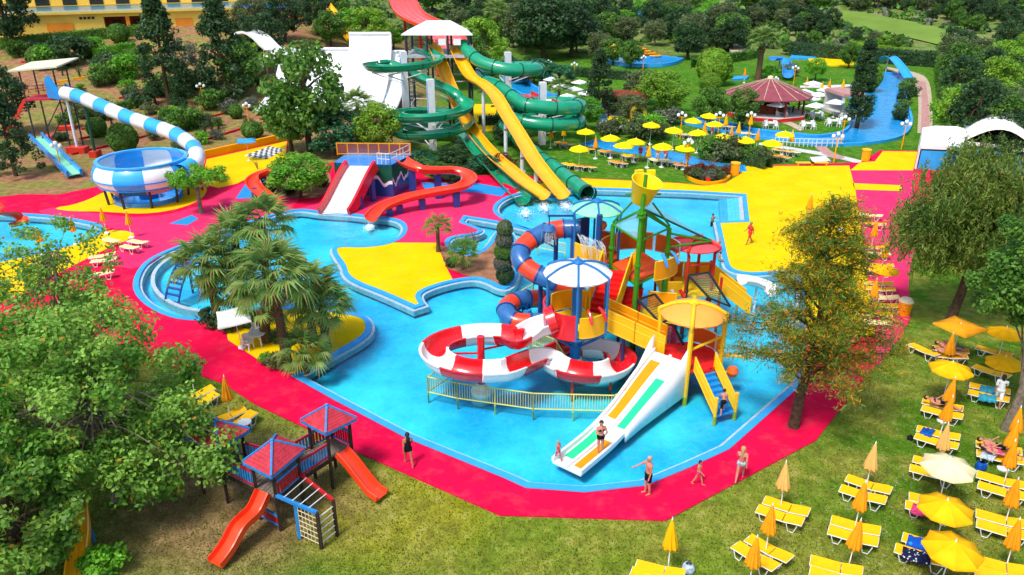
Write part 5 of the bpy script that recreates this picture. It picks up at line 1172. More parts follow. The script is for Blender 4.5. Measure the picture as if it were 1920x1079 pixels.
for k, px, py, l in (('o',1772,700,'closed orange parasol before the two sunbathers'),('o',1766,790,'closed orange parasol in front of the lone sunbather'),('o',1893,850,'closed orange parasol leaning by the sunbathers at right'),('y',1252,1075,'closed yellow parasol at the bottom edge beside the bag'),('o',1402,1110,'closed orange parasol tip at the bottom edge'),('o',1880,880,'closed orange parasol behind the far right towels')):
    para(CLO, k, px, py, l, 'closed parasols on the near lawn')
# left lawn
for a, b, l in (((345,750),(393,732),'yellow sunbed by the playground tree, farther of the upper pair'),((350,768),(405,742),'yellow sunbed by the playground tree, nearer of the upper pair'),((393,792),(460,770),'yellow sunbed above the playground, farther of the lower pair'),((428,806),(473,778),'yellow sunbed above the playground beside the white side table')): lounger(a, b, l, 'y', 'sunbeds on the left lawn')
para(CLO,'o',432,790,'closed orange parasol above the playground set','closed parasols on the left lawn'); para(CLO,'o',366,745,'closed orange parasol at the edge of the big tree','closed parasols on the left lawn')
def mk_table(n=0):
    t = thing('side_table','x','table'); MB().lathe([(.01,.44),(.26,.44),(.28,.42),(.26,.40),(.01,.40)],(0,0,0),16).build('table_top','white_plastic',t,True)
    for k in range(4): a = math.pi/4 + k*math.pi/2; MB().bar((.2*math.cos(a),.2*math.sin(a),.41),(.26*math.cos(a),.26*math.sin(a),0),.04).build('leg','white_plastic',t)
    return t
place(mk_table(), G(461,808), 0, 'small white plastic side table beside the yellow sunbeds', None, 1.15)
# pavement at right and left
for i, (a, b) in enumerate((((1621,402),(1645,406)),((1628,418),(1650,422)),((1626,462),(1660,466)),((1628,474),(1662,478)),((1628,496),(1672,500)),((1627,505),(1668,509)),((1636,557),(1680,560)),((1640,571),(1685,576)),((1628,588),(1660,592)),((1625,602),(1662,607)),((1628,530),(1668,534)),((1630,540),(1672,545)))):
    lounger(a, b, ('yellow sunbed on the pink pavement, %s from the back of the strip' % ['first','second','third','fourth','fifth','sixth','ninth','tenth','eleventh','last','seventh','eighth'][i]), 'y' if i % 3 else 'p', 'sunbeds on the pink pavement strip', .38, DZ)
para(OPN,'y',1650,552,'open yellow parasol on the pink pavement strip','parasols on the pink pavement',.85,DZ)
for px, py, l in ((1650,512,'closed orange parasol at the middle of the pink strip'),(1633,592,'closed orange parasol near the end of the pink strip'),(1512,418,'closed orange parasol on the yellow pavement behind the feathery tree'),(1578,432,'closed orange parasol on the yellow pavement near the pink strip'),(1632,470,'closed orange parasol by the third pink strip sunbed')): para(CLO,'o',px,py,l,'parasols on the pink pavement',1.0,DZ)
for i, (a, b) in enumerate((((228,460),(258,468)),((242,450),(275,458)),((172,482),(212,478)),((172,490),(218,487)),((196,446),(222,456)),((172,515),(205,512)))):
    lounger(a, b, 'cream yellow sunbed on the left red pavement, %s' % ['nearer of the clear pair','farther of the clear pair','farther of the pair behind twigs','nearer of the pair behind twigs','on the yellow strip by the side pool','nearest the big tree'][i], 'p', 'sunbeds on the left pavement', .38, DZ)
for i, (px, py) in enumerate(((247,446),(82,478),(200,438),(143,458))): para(CLO,'o',px,py,'closed orange parasol by the side pool, %s from its right end' % ['first','last','second','third'][i],'parasols by the side pool',.9,DZ)
# far lawn
far_open = [(1097,285),(1144,297),(1188,305),(1085,319),(1166,313),(1240,314),(1280,318),(1218,271),(1260,281),(1295,262),(1337,269),(1306,287),(1352,295),(1325,252),(1392,301),(1467,290),(1443,307)]
for i, (px, py) in enumerate(sorted(far_open)): para(OPN,'b',px,py,'bright yellow open parasol on the lawn behind the pool, %s from the left' % nth(i+1),'open parasols on the lawn behind the pool',1.05,terr=True)
far_clo = [(1032,278),(1057,274),(1116,298),(1213,315),(1359,253),(1320,268),(1383,269),(1368,277),(1405,252),(1417,283),(1480,285),(1510,176),(1537,185),(1551,180),(1578,180),(1395,156)]
for i, (px, py) in enumerate(sorted(far_clo)): para(CLO,'y' if i % 2 else 'o',px,py,'closed orange parasol on the lawn behind the pool, %s from the left' % nth(i+1),'closed parasols on the lawn behind the pool',1.0,terr=True)
rg = random.Random(5); FC = {'o':0,'y':0,'p':0}
for px, py, n, k in sorted(((1057,275,2,'o'),(1085,316,4,'y'),(1098,284,2,'o'),(1140,291,2,'o'),(1160,311,2,'o'),(1180,299,2,'y'),(1240,307,3,'p'),(1275,315,2,'o'),(1360,242,2,'p'),(1400,256,2,'p'),(1322,274,2,'p'),(1372,282,2,'p'),(1285,258,2,'p'),(1414,290,2,'p'),(1480,290,2,'p'),(1462,300,2,'o'),(1468,288,2,'y'))):
    for j in range(n):
        c = T(px + (j - (n-1)/2)*13, py + j*1.2); FC[k] += 1; place(LG[k], c, R(-70 + rg.uniform(-10,10)), '%s sunbed on the lawn behind the pool, %s of its colour from the left' % ({'o':'orange','y':'yellow','p':'cream'}[k], nth(FC[k])), '%s sunbeds on the lawn behind the pool' % {'o':'orange','y':'yellow','p':'cream'}[k])
# bar terrace: square white parasols, tables, chairs
for i, (px, py) in enumerate(sorted(((1521,182),(1546,195),(1504,199),(1530,205),(1514,213),(1525,227),(1562,220),(1462,210),(1454,225),(1437,215)))): para(OPN,'w',px,py,'white square parasol on the lawn beside the maroon roofed bar, %s from the left' % nth(i+1),'white parasols round the bar',.9,terr=True,tilt=False)
tb = mk_table()
for i, (px, py) in enumerate(sorted(((1050,186),(1076,192),(1034,172),(1086,178),(1062,206),(1100,200)))): para(OPN,'w',px,py,'white square parasol on the lawn behind the tube loops, %s from the left' % nth(i+1),'white parasols behind the tube loops',.85,terr=True,tilt=False)
def mk_chair():
    t = thing('garden_chair','x','chair'); MB().box((0,0,.42),(.46,.44,.05)).build('seat','white_plastic',t); MB().lathe([(.25,.42),(.28,.9),(.25,.9),(.22,.42)],(0,0,0),8,R(100),R(260)).build('backrest','white_plastic',t,True)
    for x in (-.2,.2):
        for y in (-.19,.19): MB().bar((x,y,.42),(x*1.15,y*1.15,0),.05).build('leg','white_plastic',t)
    for y in (-.24,.24): MB().bar((-.22,y,.64),(.2,y,.62),.06,.04).build('armrest','white_plastic',t)
    return t
ch = mk_chair()
for i, (px, py) in enumerate(sorted(((1464,222),(1530,222),(1514,241),(1562,236),(1444,240),(1587,226)))):
    c = T(px,py); place(tb, c, 0, 'white plastic table on the lawn beside the maroon roofed bar, %s from the left' % nth(i+1), 'white tables round the bar', (2.0,2.0,1.6))
    for k in range(4): a = .6 + k*math.pi/2; place(ch, c + Vector((math.cos(a)*.85, math.sin(a)*.85, 0)), a + math.pi - math.pi + 0, 'white chair, %s seat of the %s table from the left by the bar' % (('far right','far left','near left','near right')[k], nth(i+1)), 'white chairs round the bar')
# grey parasol, table and chairs on the palm island
gp = mk_open('white_cloth', 4, 1.25, .12, 2.15); place(gp, G(455,652,DZ), .25, 'flat grey-white square parasol on the palm island'); gp.rotation_euler = (.12,-.10,.35)
place(tb, G(483,645,DZ), 0, 'round white table under the grey parasol on the palm island', None, (1.9,1.9,1.6))
place(ch, G(466,655,DZ), R(-20), 'white plastic chair left of the table on the palm island'); place(ch, G(482,634,DZ), R(-95), 'white plastic chair behind the table on the palm island')
bp_ = place(mk_open('coping_blue', 4, 1.3, .1, 2.2), T(467,302), .3, 'flat blue square parasol before the chess board')
# ------------------------------------------------------------------ towels and bags
def towel(a, b, mat, label, z=.42, w=.58, drop=.12):
    p, q = G(*a, z), G(*b, z); d = (q-p); s = Vector((d.y,-d.x,0)).normalized()*w/2; n = 10; m = 6; vs = []; rr = random.Random(label)
    for i in range(n+1):
        for j in range(m+1):
            v = (j/m-.5)*2; pt = p + d*(i/n) + s*v*1.15; pt.z = z + .03*math.sin(i*1.7+j) + rr.uniform(-.012,.012) + .09*(i/n) - (drop if abs(v) > .95 else 0); vs.append(pt)
    o = MB().add(vs, [(i*(m+1)+j, (i+1)*(m+1)+j, (i+1)*(m+1)+j+1, i*(m+1)+j+1) for i in range(n) for j in range(m)]).build('towel', mat, None, True, origin=(p.x,p.y,0), ang=0); o.modifiers.new('t','SOLIDIFY').thickness = .02
    tag(o, label, 'towel')
def tmat(name, c1_, c2_, sc_):
    m = bpy.data.materials.new(name); m.use_nodes = True; nt = m.node_tree; MATS[name] = m; b = nt.nodes['Principled BSDF']; b.inputs['Roughness'].default_value = .95; b.inputs['Specular IOR Level'].default_value = .05
    g = NN(nt,'ShaderNodeNewGeometry'); v = NN(nt,'ShaderNodeTexVoronoi'); v.inputs['Scale'].default_value = sc_; nt.links.new(g.outputs['Position'], v.inputs['Vector']); r_ = ramp(nt, v.outputs[0], ((.22,c2_),(.30,c1_))); nt.links.new(r_.outputs[0], b.inputs['Base Color'])
tmat('towel_dots',(.012,.016,.05),(.6,.62,.65),9.); tmat('towel_wave',(.01,.08,.45),(.02,.25,.62),4.); tmat('towel_print',(.45,.58,.75),(.75,.8,.85),5.)
towel((1728,806),(1750,814),'towel_blue','dark blue towel on the third row sunbed',.42,.62); towel((1702,1010),(1755,1028),'towel_wave','bright blue patterned towel on a sunbed between open parasols'); towel((1692,1033),(1745,1050),'towel_dots','dark dotted towel on a sunbed between open parasols'); towel((1722,936),(1768,948),'towel_print','pale blue printed towel behind the large yellow parasol'); towel((1710,950),(1740,960),'towel_pink','pink towel under the edge of the large yellow parasol')
towel((1835,742),(1868,750),'towel_teal','teal towel on the sunbed by the person in white'); towel((1838,726),(1868,734),'towel_teal','lighter teal towel on the sunbed behind the person in white'); towel((1842,848),(1868,860),'towel_pale','crumpled pale towel in the far right row'); towel((1788,653),(1806,657),'towel_teal','small blue towel under the square orange shade')
def bag(px, py, label, mat, z0=0.0, s=1.0):
    c = G(px,py,z0); t = thing('bag', label, 'bag', c); MB().lathe([(.02,0),(.2*s,.02),(.22*s,.18*s),(.17*s,.32*s),(.1*s,.36*s)],c,12,wob=lambda a,z: 1+.12*math.cos(a*2+z*5)).build('body',mat,t,True)
    MB().tube([c+Vector((-.12*s,0,.33*s)),c+Vector((0,0,.52*s)),c+Vector((.12*s,0,.33*s))],.015,6).build('handle','black_cloth',t,True)
bag(1290,1072,'pale blue bag on the grass at the bottom edge','towel_pale'); bag(1838,880,'dark blue and red bag at the far right row','towel_blue'); bag(1706,825,'small dark bag beside the blue towel sunbed','black_cloth',0,.6)
for px, py, l in ((1694,590,'orange litter bin at the corner of the pink pavement'),):
    c = G(px,py,DZ); t = thing('litter_bin', l, 'litter bin', c); MB().lathe([(.34,0),(.4,.75),(.42,.8),(.42,.86),(.01,.86)],c,18).build('drum','orange_panel',t,True); MB().lathe([(.42,.86),(.44,.9),(.3,1.08),(.01,1.12)],c,18).build('lid','cream_trim',t,True)
# ------------------------------------------------------------------ people
def remesh(mb, vox, dec, name):
    me = bpy.data.meshes.new('tmp'); me.from_pydata(mb.v, [], mb.f); o = bpy.data.objects.new('tmp', me); col.objects.link(o)
    m = o.modifiers.new('r','REMESH'); m.mode = 'VOXEL'; m.voxel_size = vox; s = o.modifiers.new('s','SMOOTH'); s.iterations = 3; s.factor = .5
    d = o.modifiers.new('d','DECIMATE'); d.ratio = dec; dg = bpy.context.evaluated_depsgraph_get(); out = bpy.data.meshes.new_from_object(o.evaluated_get(dg)); bpy.data.objects.remove(o); bpy.data.meshes.remove(me); out.name = name
    out.polygons.foreach_set('use_smooth', [True]*len(out.polygons)); return out
def caps(mb, p, q, r0, r1):
    p, q = Vector(p), Vector(q); d = (q-p); t = d.normalized() if d.length > 1e-5 else Vector((0,0,1))
    mb.tube([p - t*r0*.95, p - t*r0*.6, p, q, q + t*r1*.6, q + t*r1*.95], [r0*.25, r0*.8, r0, r1, r1*.8, r1*.25], 10)
PIDX = [0]
def person(label, loc, yaw, h=1.72, pose=None, skin='skin', hair='hair_dark', long_hair=False, bottom='black_cloth', top=None, kind='brief', lie=False, shirt=None, group=None, cap=None, vox=.016):
    q = dict(aL=(.1,.15,.2), aR=(.1,.15,.2), lL=(0,0), lR=(0,0), lean=0.0, sit=False); q.update(pose or {})
    J = {}; pel = Vector((0,0,.93)); L0 = q['lean']; ch_ = pel + Vector((0,-math.sin(L0),math.cos(L0)))*.42; nk = pel + Vector((0,-math.sin(L0),math.cos(L0)))*.56; hd = nk + Vector((0,-.02-math.sin(L0)*.1,.145)); mb = MB(); parts = {}
    caps(mb, pel + Vector((-.06,0,0)), pel + Vector((.06,0,0)), .125, .125); caps(mb, pel, pel.lerp(ch_,.45), .13, .125); caps(mb, pel.lerp(ch_,.45), ch_, .125, .135); caps(mb, ch_ + Vector((-.1,0,-.03)), ch_ + Vector((.1,0,-.03)), .11, .11); caps(mb, ch_ + Vector((-.13,0,.04)), ch_ + Vector((.13,0,.04)), .075, .075); caps(mb, ch_, nk + Vector((0,0,.05)), .065, .052)
    caps(mb, hd + Vector((0,.01,.02)), hd + Vector((0,-.015,-.035)), .098, .078); caps(mb, hd + Vector((0,-.10,-.02)), hd + Vector((0,-.105,-.035)), .016, .018)
    for s in (-1,1): caps(mb, hd + Vector((s*.095,.01,.0)), hd + Vector((s*.098,.01,-.03)), .016, .012)
    if top: 
        for s in (-1,1): caps(mb, ch_ + Vector((s*.07,-.09,-.05)), ch_ + Vector((s*.07,-.10,-.06)), .06, .055)
    hips = []
    for s, k in ((-1,'L'),(1,'R')):
        sw, out, el = q['a'+k]; sh = ch_ + Vector((s*.185,0,.05)); d1 = Vector((s*math.sin(out), -math.sin(sw)*math.cos(out), -math.cos(sw)*math.cos(out))); e = sh + d1*.28
        a2 = sw + el; inn = q.get('in'+k, 0.0); d2 = Vector((s*math.sin(out*.5) - s*inn, -math.sin(a2)*math.cos(out), -math.cos(a2)*math.cos(out))).normalized(); wr = e + d2*.25
        caps(mb, sh, e, .055, .042); caps(mb, e, wr, .042, .028); pa = wr + d2*.06; caps(mb, wr, pa, .03, .034); sd2 = d2.cross(Vector((0,1,.2))).normalized()
        for f in range(4): b = pa + sd2*(f-1.5)*.019; ln = (.055,.068,.064,.05)[f]; caps(mb, b, b + d2*ln*.6 + Vector((0,-.004,0)), .010, .009); caps(mb, b + d2*ln*.6, b + d2*ln + Vector((0,-.014,0)), .009, .008)
        caps(mb, wr + d2*.02 - sd2*.025, wr + d2*.06 - sd2*.055, .012, .009)
        th, kn = q['l'+k]; hp = pel + Vector((s*.085,0,-.06)); t1_ = Vector((s*.03,-math.sin(th),-math.cos(th))); kne = hp + t1_*.42; t2_ = Vector((0,-math.sin(th-kn),-math.cos(th-kn))); an = kne + t2_*.40; ft = an + Vector((s*.02,-.15*math.cos(th-kn),-.035 - .15*math.sin(max(-.6,min(.6,-(th-kn))))*.0))
        caps(mb, hp, kne, .092, .058); caps(mb, kne, kne.lerp(an,.35), .056, .057); caps(mb, kne.lerp(an,.35), an, .057, .036); caps(mb, an + Vector((0,.03,-.03)), ft + Vector((0,0,-.01)), .038, .030); parts[k] = (hp, kne, an, sh, e, wr, ft); hips.append(an.z)
    zmin = min(v[2] for v in mb.v); me = remesh(mb, vox, .45 if vox < .02 else .8, 'body'); me.materials.append(MATS[skin])
    root = thing('person', label, 'person', loc, group, yaw); o = bpy.data.objects.new('body', me); col.objects.link(o); o.parent = root
    def garment(m2, nm, mt, sm=True):
        g = MB(); g.v = m2.v; g.f = m2.f; x = g.build(nm, mt, None, True, ang=0); x.parent = root; return x
    g = MB(); caps(g, pel + Vector((-.06,0,-.01)), pel + Vector((.06,0,-.01)), .136, .136); caps(g, pel + Vector((0,0,-.05)), pel + Vector((0,0,.07)), .138, .132)
    for k in 'LR':
        hp, kne = parts[k][:2]; f = {'brief':.10,'short':.55,'long':.9}[kind]; caps(g, hp, hp.lerp(kne,f), .103, .103 - .02*f)
    garment(g, 'swim_briefs' if kind == 'brief' else 'shorts', bottom)
    if top:
        g = MB()
        for s in (-1,1): caps(g, ch_ + Vector((s*.07,-.092,-.05)), ch_ + Vector((s*.07,-.104,-.06)), .062, .058)
        caps(g, ch_ + Vector((-.1,0,-.06)), ch_ + Vector((.1,0,-.06)), .108, .108) if top != 'suit' else None
        if kind == 'brief' and q.get('suit'): caps(g, pel, ch_, .142, .142)
        garment(g, 'swim_top', bottom if top == 'suit' else top)
    if shirt:
        g = MB(); caps(g, pel + Vector((-.05,0,.02)), pel + Vector((.05,0,.02)), .15, .15); caps(g, pel, ch_, .15, .15); caps(g, ch_ + Vector((-.13,0,.03)), ch_ + Vector((.13,0,.03)), .095, .095)
        for k in 'LR': sh, e = parts[k][3:5]; caps(g, sh, sh.lerp(e,.75), .075, .068)
        garment(g, 'shirt', shirt)
    g = MB().lathe([(.01,.118),(.06,.105),(.095,.06),(.106,.0),(.10,-.05)], hd + Vector((0,.018,.012)), 14, R(-20), R(200)); g.lathe([(.01,.118),(.06,.105),(.09,.07),(.098,.045)], hd + Vector((0,.012,.012)), 14)
    if long_hair: caps(g, hd + Vector((0,.07,-.02)), hd + Vector((0,.10,-.24)), .075, .05)
    garment(g, 'cap' if cap else 'hair', cap or hair)
    g = MB()
    for s in (-1,1): g.lathe([(.001,.011),(.011,0),(.001,-.011)], hd + Vector((s*.034,-.092,.012)), 6)
    garment(g, 'eyes', 'black_cloth'); g = MB(); g.box(hd + Vector((0,-.092,-.062)), (.045,.012,.008)); garment(g, 'mouth', 'paint_red')
    sc_ = h/1.72; root.scale = (sc_,)*3
    if lie:
        root.rotation_euler = Euler((R(-90) + lie[1], 0, yaw), 'XYZ'); hl = Vector((0,0,.85*sc_)); hl.rotate(root.rotation_euler); root.location = Vector(loc) - hl
    else: root.location = Vector((loc[0],loc[1],loc[2] - zmin*sc_))
    return root
walk = dict(aL=(.45,.12,.5), aR=(-.4,.12,.25), lL=(-.35,.15), lR=(.38,.12)); walk2 = dict(aL=(-.4,.12,.3), aR=(.5,.12,.6), lL=(.4,.15), lR=(-.35,.25))
person('man in black shorts pointing at the pool from the red pavement', G(1213,926,DZ), R(-72), 1.82, dict(aL=(1.15,.15,.1), aR=(.1,.12,.2), lL=(.06,.05), lR=(-.04,.05)), 'skin', 'hair_grey', False, 'black_cloth', None, 'short')
person('child walking behind the man along the red pavement', G(1308,909,DZ), R(60), 1.22, walk, 'skin', 'hair_dark', False, 'towel_pink', None, 'brief')
person('blonde woman in a pale bikini walking away on the red pavement', G(1386,900,DZ), R(155), 1.68, walk2, 'skin', 'hair_blond', True, 'towel_pale', 'towel_pink')
person('woman in a black swimsuit walking on the red pavement by the playground', G(767,872,DZ), R(200), 1.66, dict(walk, suit=True), 'skin_tan', 'hair_dark', True, 'black_cloth', 'black_cloth')
person('woman in a black bikini standing on the white slide', G(1125,850,.10), R(12), 1.66, dict(aL=(.35,.25,1.5), aR=(.35,.25,1.5), inL=.8, inR=.8), 'skin', 'hair_dark', True, 'black_cloth', 'black_cloth')
person('small child at the foot of the white slide', G(1046,866,WZ+.1), R(40), 1.1, walk, 'skin', 'hair_blond', False, 'towel_pink', 'towel_pink')
person('boy in dark shorts climbing the blue pool stairs', G(1354,776,.0), R(170), 1.3, dict(lL=(.9,1.1), lR=(-.2,.2), aR=(.8,.3,.4), lean=.35), 'skin', 'hair_dark', False, 'black_cloth', None, 'long')
person('person in a red shirt and green cap crossing the yellow pavement', G(1404,458,DZ), R(-75), 1.75, dict(walk), 'skin_tan', 'hair_dark', False, 'red_gel', None, 'short', shirt='red_gel', cap='green_gel')
person('swimmer in the far corner of the pool by the steps', G(1336,414,-.1) - Vector((0,0,1.05)), R(30), 1.6, dict(aL=(1.3,.4,.3), aR=(1.3,.4,.3)), 'skin_tan', 'hair_dark', False, 'black_cloth', None, 'short')
person('child sitting by the pool edge below the red shirted person', G(1349,489,DZ) - Vector((0,0,.35)), R(90), 1.25, dict(lL=(1.4,1.4), lR=(1.4,1.4)), 'skin', 'hair_dark', False, 'green_gel', None, 'short')
person('child standing at the pool edge near the coral canopy', G(1347,474,DZ), R(80), 1.2, walk2, 'skin', 'hair_blond', False, 'red_gel', None, 'short')
person('person in a white robe standing by the right hand tree', G(1868,762), R(150), 1.72, dict(walk, lean=.15), 'skin_tan', 'hair_dark', True, 'white_cloth', None, 'long', shirt='white_cloth')
def lying(label, a, z, hd_dir, h=1.68, **k): c = G(*a, z); person(label, c, hd_dir, h, dict(aL=(.1,.3,.3), aR=(.1,.3,.9), lL=(.35,.6), lR=(.05,.05)), lie=(1, R(12)), **k)
lying('sunbather lying on the sunbed under the open yellow parasol', (1768,758), .62, R(65), bottom='black_cloth', top='black_cloth', hair='hair_dark')
lying('sunbather under the square orange shade, nearer one', (1780,662), .6, R(70), bottom='black_cloth', kind='short')
lying('sunbather under the square orange shade, farther one', (1784,652), .6, R(70), bottom='towel_pink', top='towel_pink')
lying('sunbather with raised knee in the far right row', (1872,838), .6, R(65), bottom='black_cloth', kind='short')
lying('second sunbather in the far right row beside the closed parasol', (1876,850), .6, R(65), bottom='towel_pink', top='towel_pink', long_hair=True)
for i, (px, py, sh_) in enumerate(((1200,303,'towel_pink'),(1212,300,None),(1232,306,None),(1246,303,'towel_pink'),(1250,300,None),(1288,315,'orange_panel'),(1334,261,'red_gel'))):
    person(['holidaymaker in pink standing beside a yellow parasol on the far lawn','bare chested holidaymaker on the far lawn','holidaymaker by the cream sunbeds on the far lawn','holidaymaker in pink by the cream sunbeds','holidaymaker at the canal edge on the far lawn','holidaymaker in orange by the round shrub bed','holidaymaker in red among the far parasols'][i], T(px,py), rg.uniform(0,6), 1.7, walk if i % 2 else None, 'skin', 'hair_dark', False, 'towel_pale', None, 'short', shirt=sh_, vox=.034)
# ------------------------------------------------------------------ vegetation
leafmat('leaf_plane', (.11, .29, .028), (.28, .48, .07), (.50, .28, .03), .02)
leafmat('leaf_mid', (.065, .19, .02), (.15, .30, .04))
leafmat('leaf_bright', (.10, .36, .018), (.20, .48, .03))
leafmat('leaf_lime', (.17, .38, .02), (.30, .50, .04))
leafmat('leaf_dark', (.03, .085, .028), (.065, .14, .04))
leafmat('leaf_teal', (.025, .14, .06), (.05, .21, .08))
leafmat('leaf_olive', (.10, .15, .05), (.19, .24, .09))
leafmat('leaf_feather', (.09, .23, .02), (.25, .37, .03), (.85, .32, .01), .2)
leafmat('leaf_euca', (.10, .20, .03), (.25, .35, .055), (.36, .28, .07), .05)
leafmat('leaf_palm', (.12, .27, .05), (.28, .43, .10), (.42, .36, .13), .04)
leafmat('leaf_palm_bright', (.08, .22, .02), (.16, .32, .03))
leafmat('leaf_red', (.16, .02, .02), (.05, .09, .02), (.3, .03, .04), .2)
leafmat('leaf_grey', (.13, .15, .10), (.20, .22, .15))
leafmat('leaf_straw', (.30, .22, .10), (.22, .17, .08))
leafmat('leaf_fallen', (.40, .34, .18), (.28, .22, .10), (.55, .5, .35), .4)
leafmat('grass_blade', (.08, .19, .012), (.22, .27, .03), (.33, .30, .07), .15)
def quadmesh(name, v, mat):
    n = len(v) // 4; me = bpy.data.meshes.new(name); me.vertices.add(4*n); me.vertices.foreach_set('co', v.astype(np.float32).ravel()); me.loops.add(4*n); me.loops.foreach_set('vertex_index', np.arange(4*n, dtype=np.int32))
    me.polygons.add(n); me.polygons.foreach_set('loop_start', np.arange(0, 4*n, 4, dtype=np.int32)); me.materials.append(MATS[mat]); me.update(calc_edges=True); return me
def leafquads(c, nrm, ln, asp, rng, axis=None):
    n = len(c); nrm = nrm / (np.linalg.norm(nrm, axis=1, keepdims=True) + 1e-9)
    a = rng.normal(size=(n,3)) if axis is None else axis + rng.normal(size=(n,3))*.15
    a -= nrm * (a*nrm).sum(1, keepdims=True); a /= np.linalg.norm(a, axis=1, keepdims=True) + 1e-9; b = np.cross(nrm, a)
    L = (ln * rng.uniform(.65, 1.25, n))[:,None]; W = L*asp
    v = np.stack([c - a*L*.5, c + b*W*.5 - a*L*.05, c + a*L*.5, c - b*W*.5 - a*L*.05], 1); return v.reshape(-1,3)
def clumps(rng, K, cen, rad, shell=.55, flat=.0):
    d = rng.normal(size=(K,3)); d /= np.linalg.norm(d, axis=1, keepdims=True); r = shell + (1-shell)*rng.random(K)**.6
    p = d*r[:,None]; 
    if flat: p[:,2] = np.maximum(p[:,2], -flat)
    return np.array(cen) + p*np.array(rad)
def crown(rng, cl, per, cr, ln, asp=.55, upb=.5, outer=.55):
    K = len(cl); cs = []; ns = []
    for k in range(K):
        m = int(per * rng.uniform(.6,1.3)); d = rng.normal(size=(m,3)); d /= np.linalg.norm(d, axis=1, keepdims=True); rr = cr*rng.uniform(.7,1.25)
        q = cl[k] + d*(outer + (1-outer)*rng.random((m,1)))*rr*np.array((1,1,.72)); cs.append(q); ns.append(d*.8 + rng.normal(size=(m,3))*.55 + np.array((0,0,upb)))
    c = np.concatenate(cs); return leafquads(c, np.concatenate(ns), ln, asp, rng)
def limbs(mb, base, top, cl, r0, rng, n=10, fork=.4, lr=.42):
    base, top = Vector(base), Vector(top); j = Vector((rng.uniform(-.15,.15), rng.uniform(-.15,.15), 0))*(top-base).length*.25
    mb.tube(spl([base, base.lerp(top,.35)+j, base.lerp(top,.7)-j*.5, top], 4), [r0*(1 - .65*k/12) for k in range(13)], 8)
    for k in rng.choice(len(cl), min(n, len(cl)), replace=False):
        e = Vector(cl[k]); s = base.lerp(top, float(rng.uniform(fork, .98))); m = s.lerp(e,.5) + Vector((0,0,(e-s).length*.08)); mb.tube(spl([s, m, e], 3), [r0*lr*(1-.85*q/6) for q in range(7)], 5)
def addmesh(name, me, parent, loc=(0,0,0)): o = bpy.data.objects.new(name, me); col.objects.link(o); o.parent = parent; o.location = loc; return o
def tree_proto(seed, leaf, K, per, cr, ln, cz, rad, trunk_h, r0, bark='bark', asp=.55, shell=.55, flat=0, name='tree', cat='tree', upb=.5, nl=10):
    rng = np.random.default_rng(seed); cl = clumps(rng, K, (0,0,cz), rad, shell, flat); root = thing(name, 'x', cat)
    addmesh('crown', quadmesh('crown', crown(rng, cl, per, cr, ln, asp, upb), leaf), root)
    if trunk_h: mb = MB(); limbs(mb, (0,0,-.3), (0,0,trunk_h), cl, r0, rng, nl); mb.build('trunk', bark, root, True)
    return root
# kinds used for the middle and far planting, each about 6 m tall and wide
KIND = {
 'mid': tree_proto(1,'leaf_mid',55,95,.85,.36,3.6,(2.6,2.6,2.2),4.2,.22),
 'mid2': tree_proto(2,'leaf_olive',50,95,.9,.36,3.5,(2.7,2.6,2.3),4.2,.25,'bark_pale'),
 'bright': tree_proto(3,'leaf_bright',55,95,.8,.34,3.6,(2.7,2.7,2.0),4.0,.2),
 'lime': tree_proto(4,'leaf_lime',60,95,.8,.32,3.3,(2.8,2.8,2.4),3.6,.2),
 'dark': tree_proto(5,'leaf_dark',65,100,.8,.34,3.6,(2.5,2.5,2.7),5.0,.26),
 'teal': tree_proto(6,'leaf_teal',50,95,.85,.36,3.0,(2.8,2.7,2.3),3.5,.2),
 'grey': tree_proto(7,'leaf_grey',45,80,.85,.32,3.5,(2.5,2.5,2.2),4.0,.18,'bark_pale'),
}
rc_ = np.random.default_rng(9)
def cone_proto(leaf, K, per, rb, h, seed, name='conifer', pw=1.0, ln=.34, cr=.62, dn=.55):
    rng = np.random.default_rng(seed); t = rng.random(K)**.8; a = rng.random(K)*6.283; rr = rb*(1-t)**pw*(dn+(1-dn)*rng.random(K)) + .1; cl = np.stack([np.cos(a)*rr, np.sin(a)*rr, .6 + t*(h-.9)], 1); root = thing(name,'x','tree')
    addmesh('crown', quadmesh('crown', crown(rng, cl, per, cr, ln, .45, .2), leaf), root); MB().tube([(0,0,-.3),(0,0,h*.9)],[.22,.04],8).build('trunk','bark',root,True); return root
KIND['fir'] = cone_proto('leaf_dark', 95, 75, 2.6, 9.0, 21, pw=.8)
KIND['cyp'] = cone_proto('leaf_dark', 190, 80, .95, 9.0, 22, 'cypress_tree', .42, .22, .42, .7)
def ball_proto(leaf, seed, name='topiary_shrub', dens=3800, ln=.2):
    rng = np.random.default_rng(seed); d = rng.normal(size=(dens,3)); d /= np.linalg.norm(d,axis=1,keepdims=True); w_ = 1 + .06*np.sin(d[:,:1]*9+seed)*np.sin(d[:,1:2]*8) ; c = d*w_*(.93+.07*rng.random((dens,1)))*np.array((1,1,.92)) + np.array((0,0,.95)); root = thing(name,'x','shrub')
    addmesh('foliage', quadmesh('foliage', leafquads(c, d + rng.normal(size=(dens,3))*.45, ln, .6, rng), leaf), root); MB().lathe([(.01,.12),(.6,.3),(.82,.8),(.7,1.4),(.01,1.7)][::-1],(0,0,0),14).build('core',leaf,root,True); MB().cyl((0,0,-.2),(0,0,.5),.09,.07,6).build('stem','bark',root,True); return root
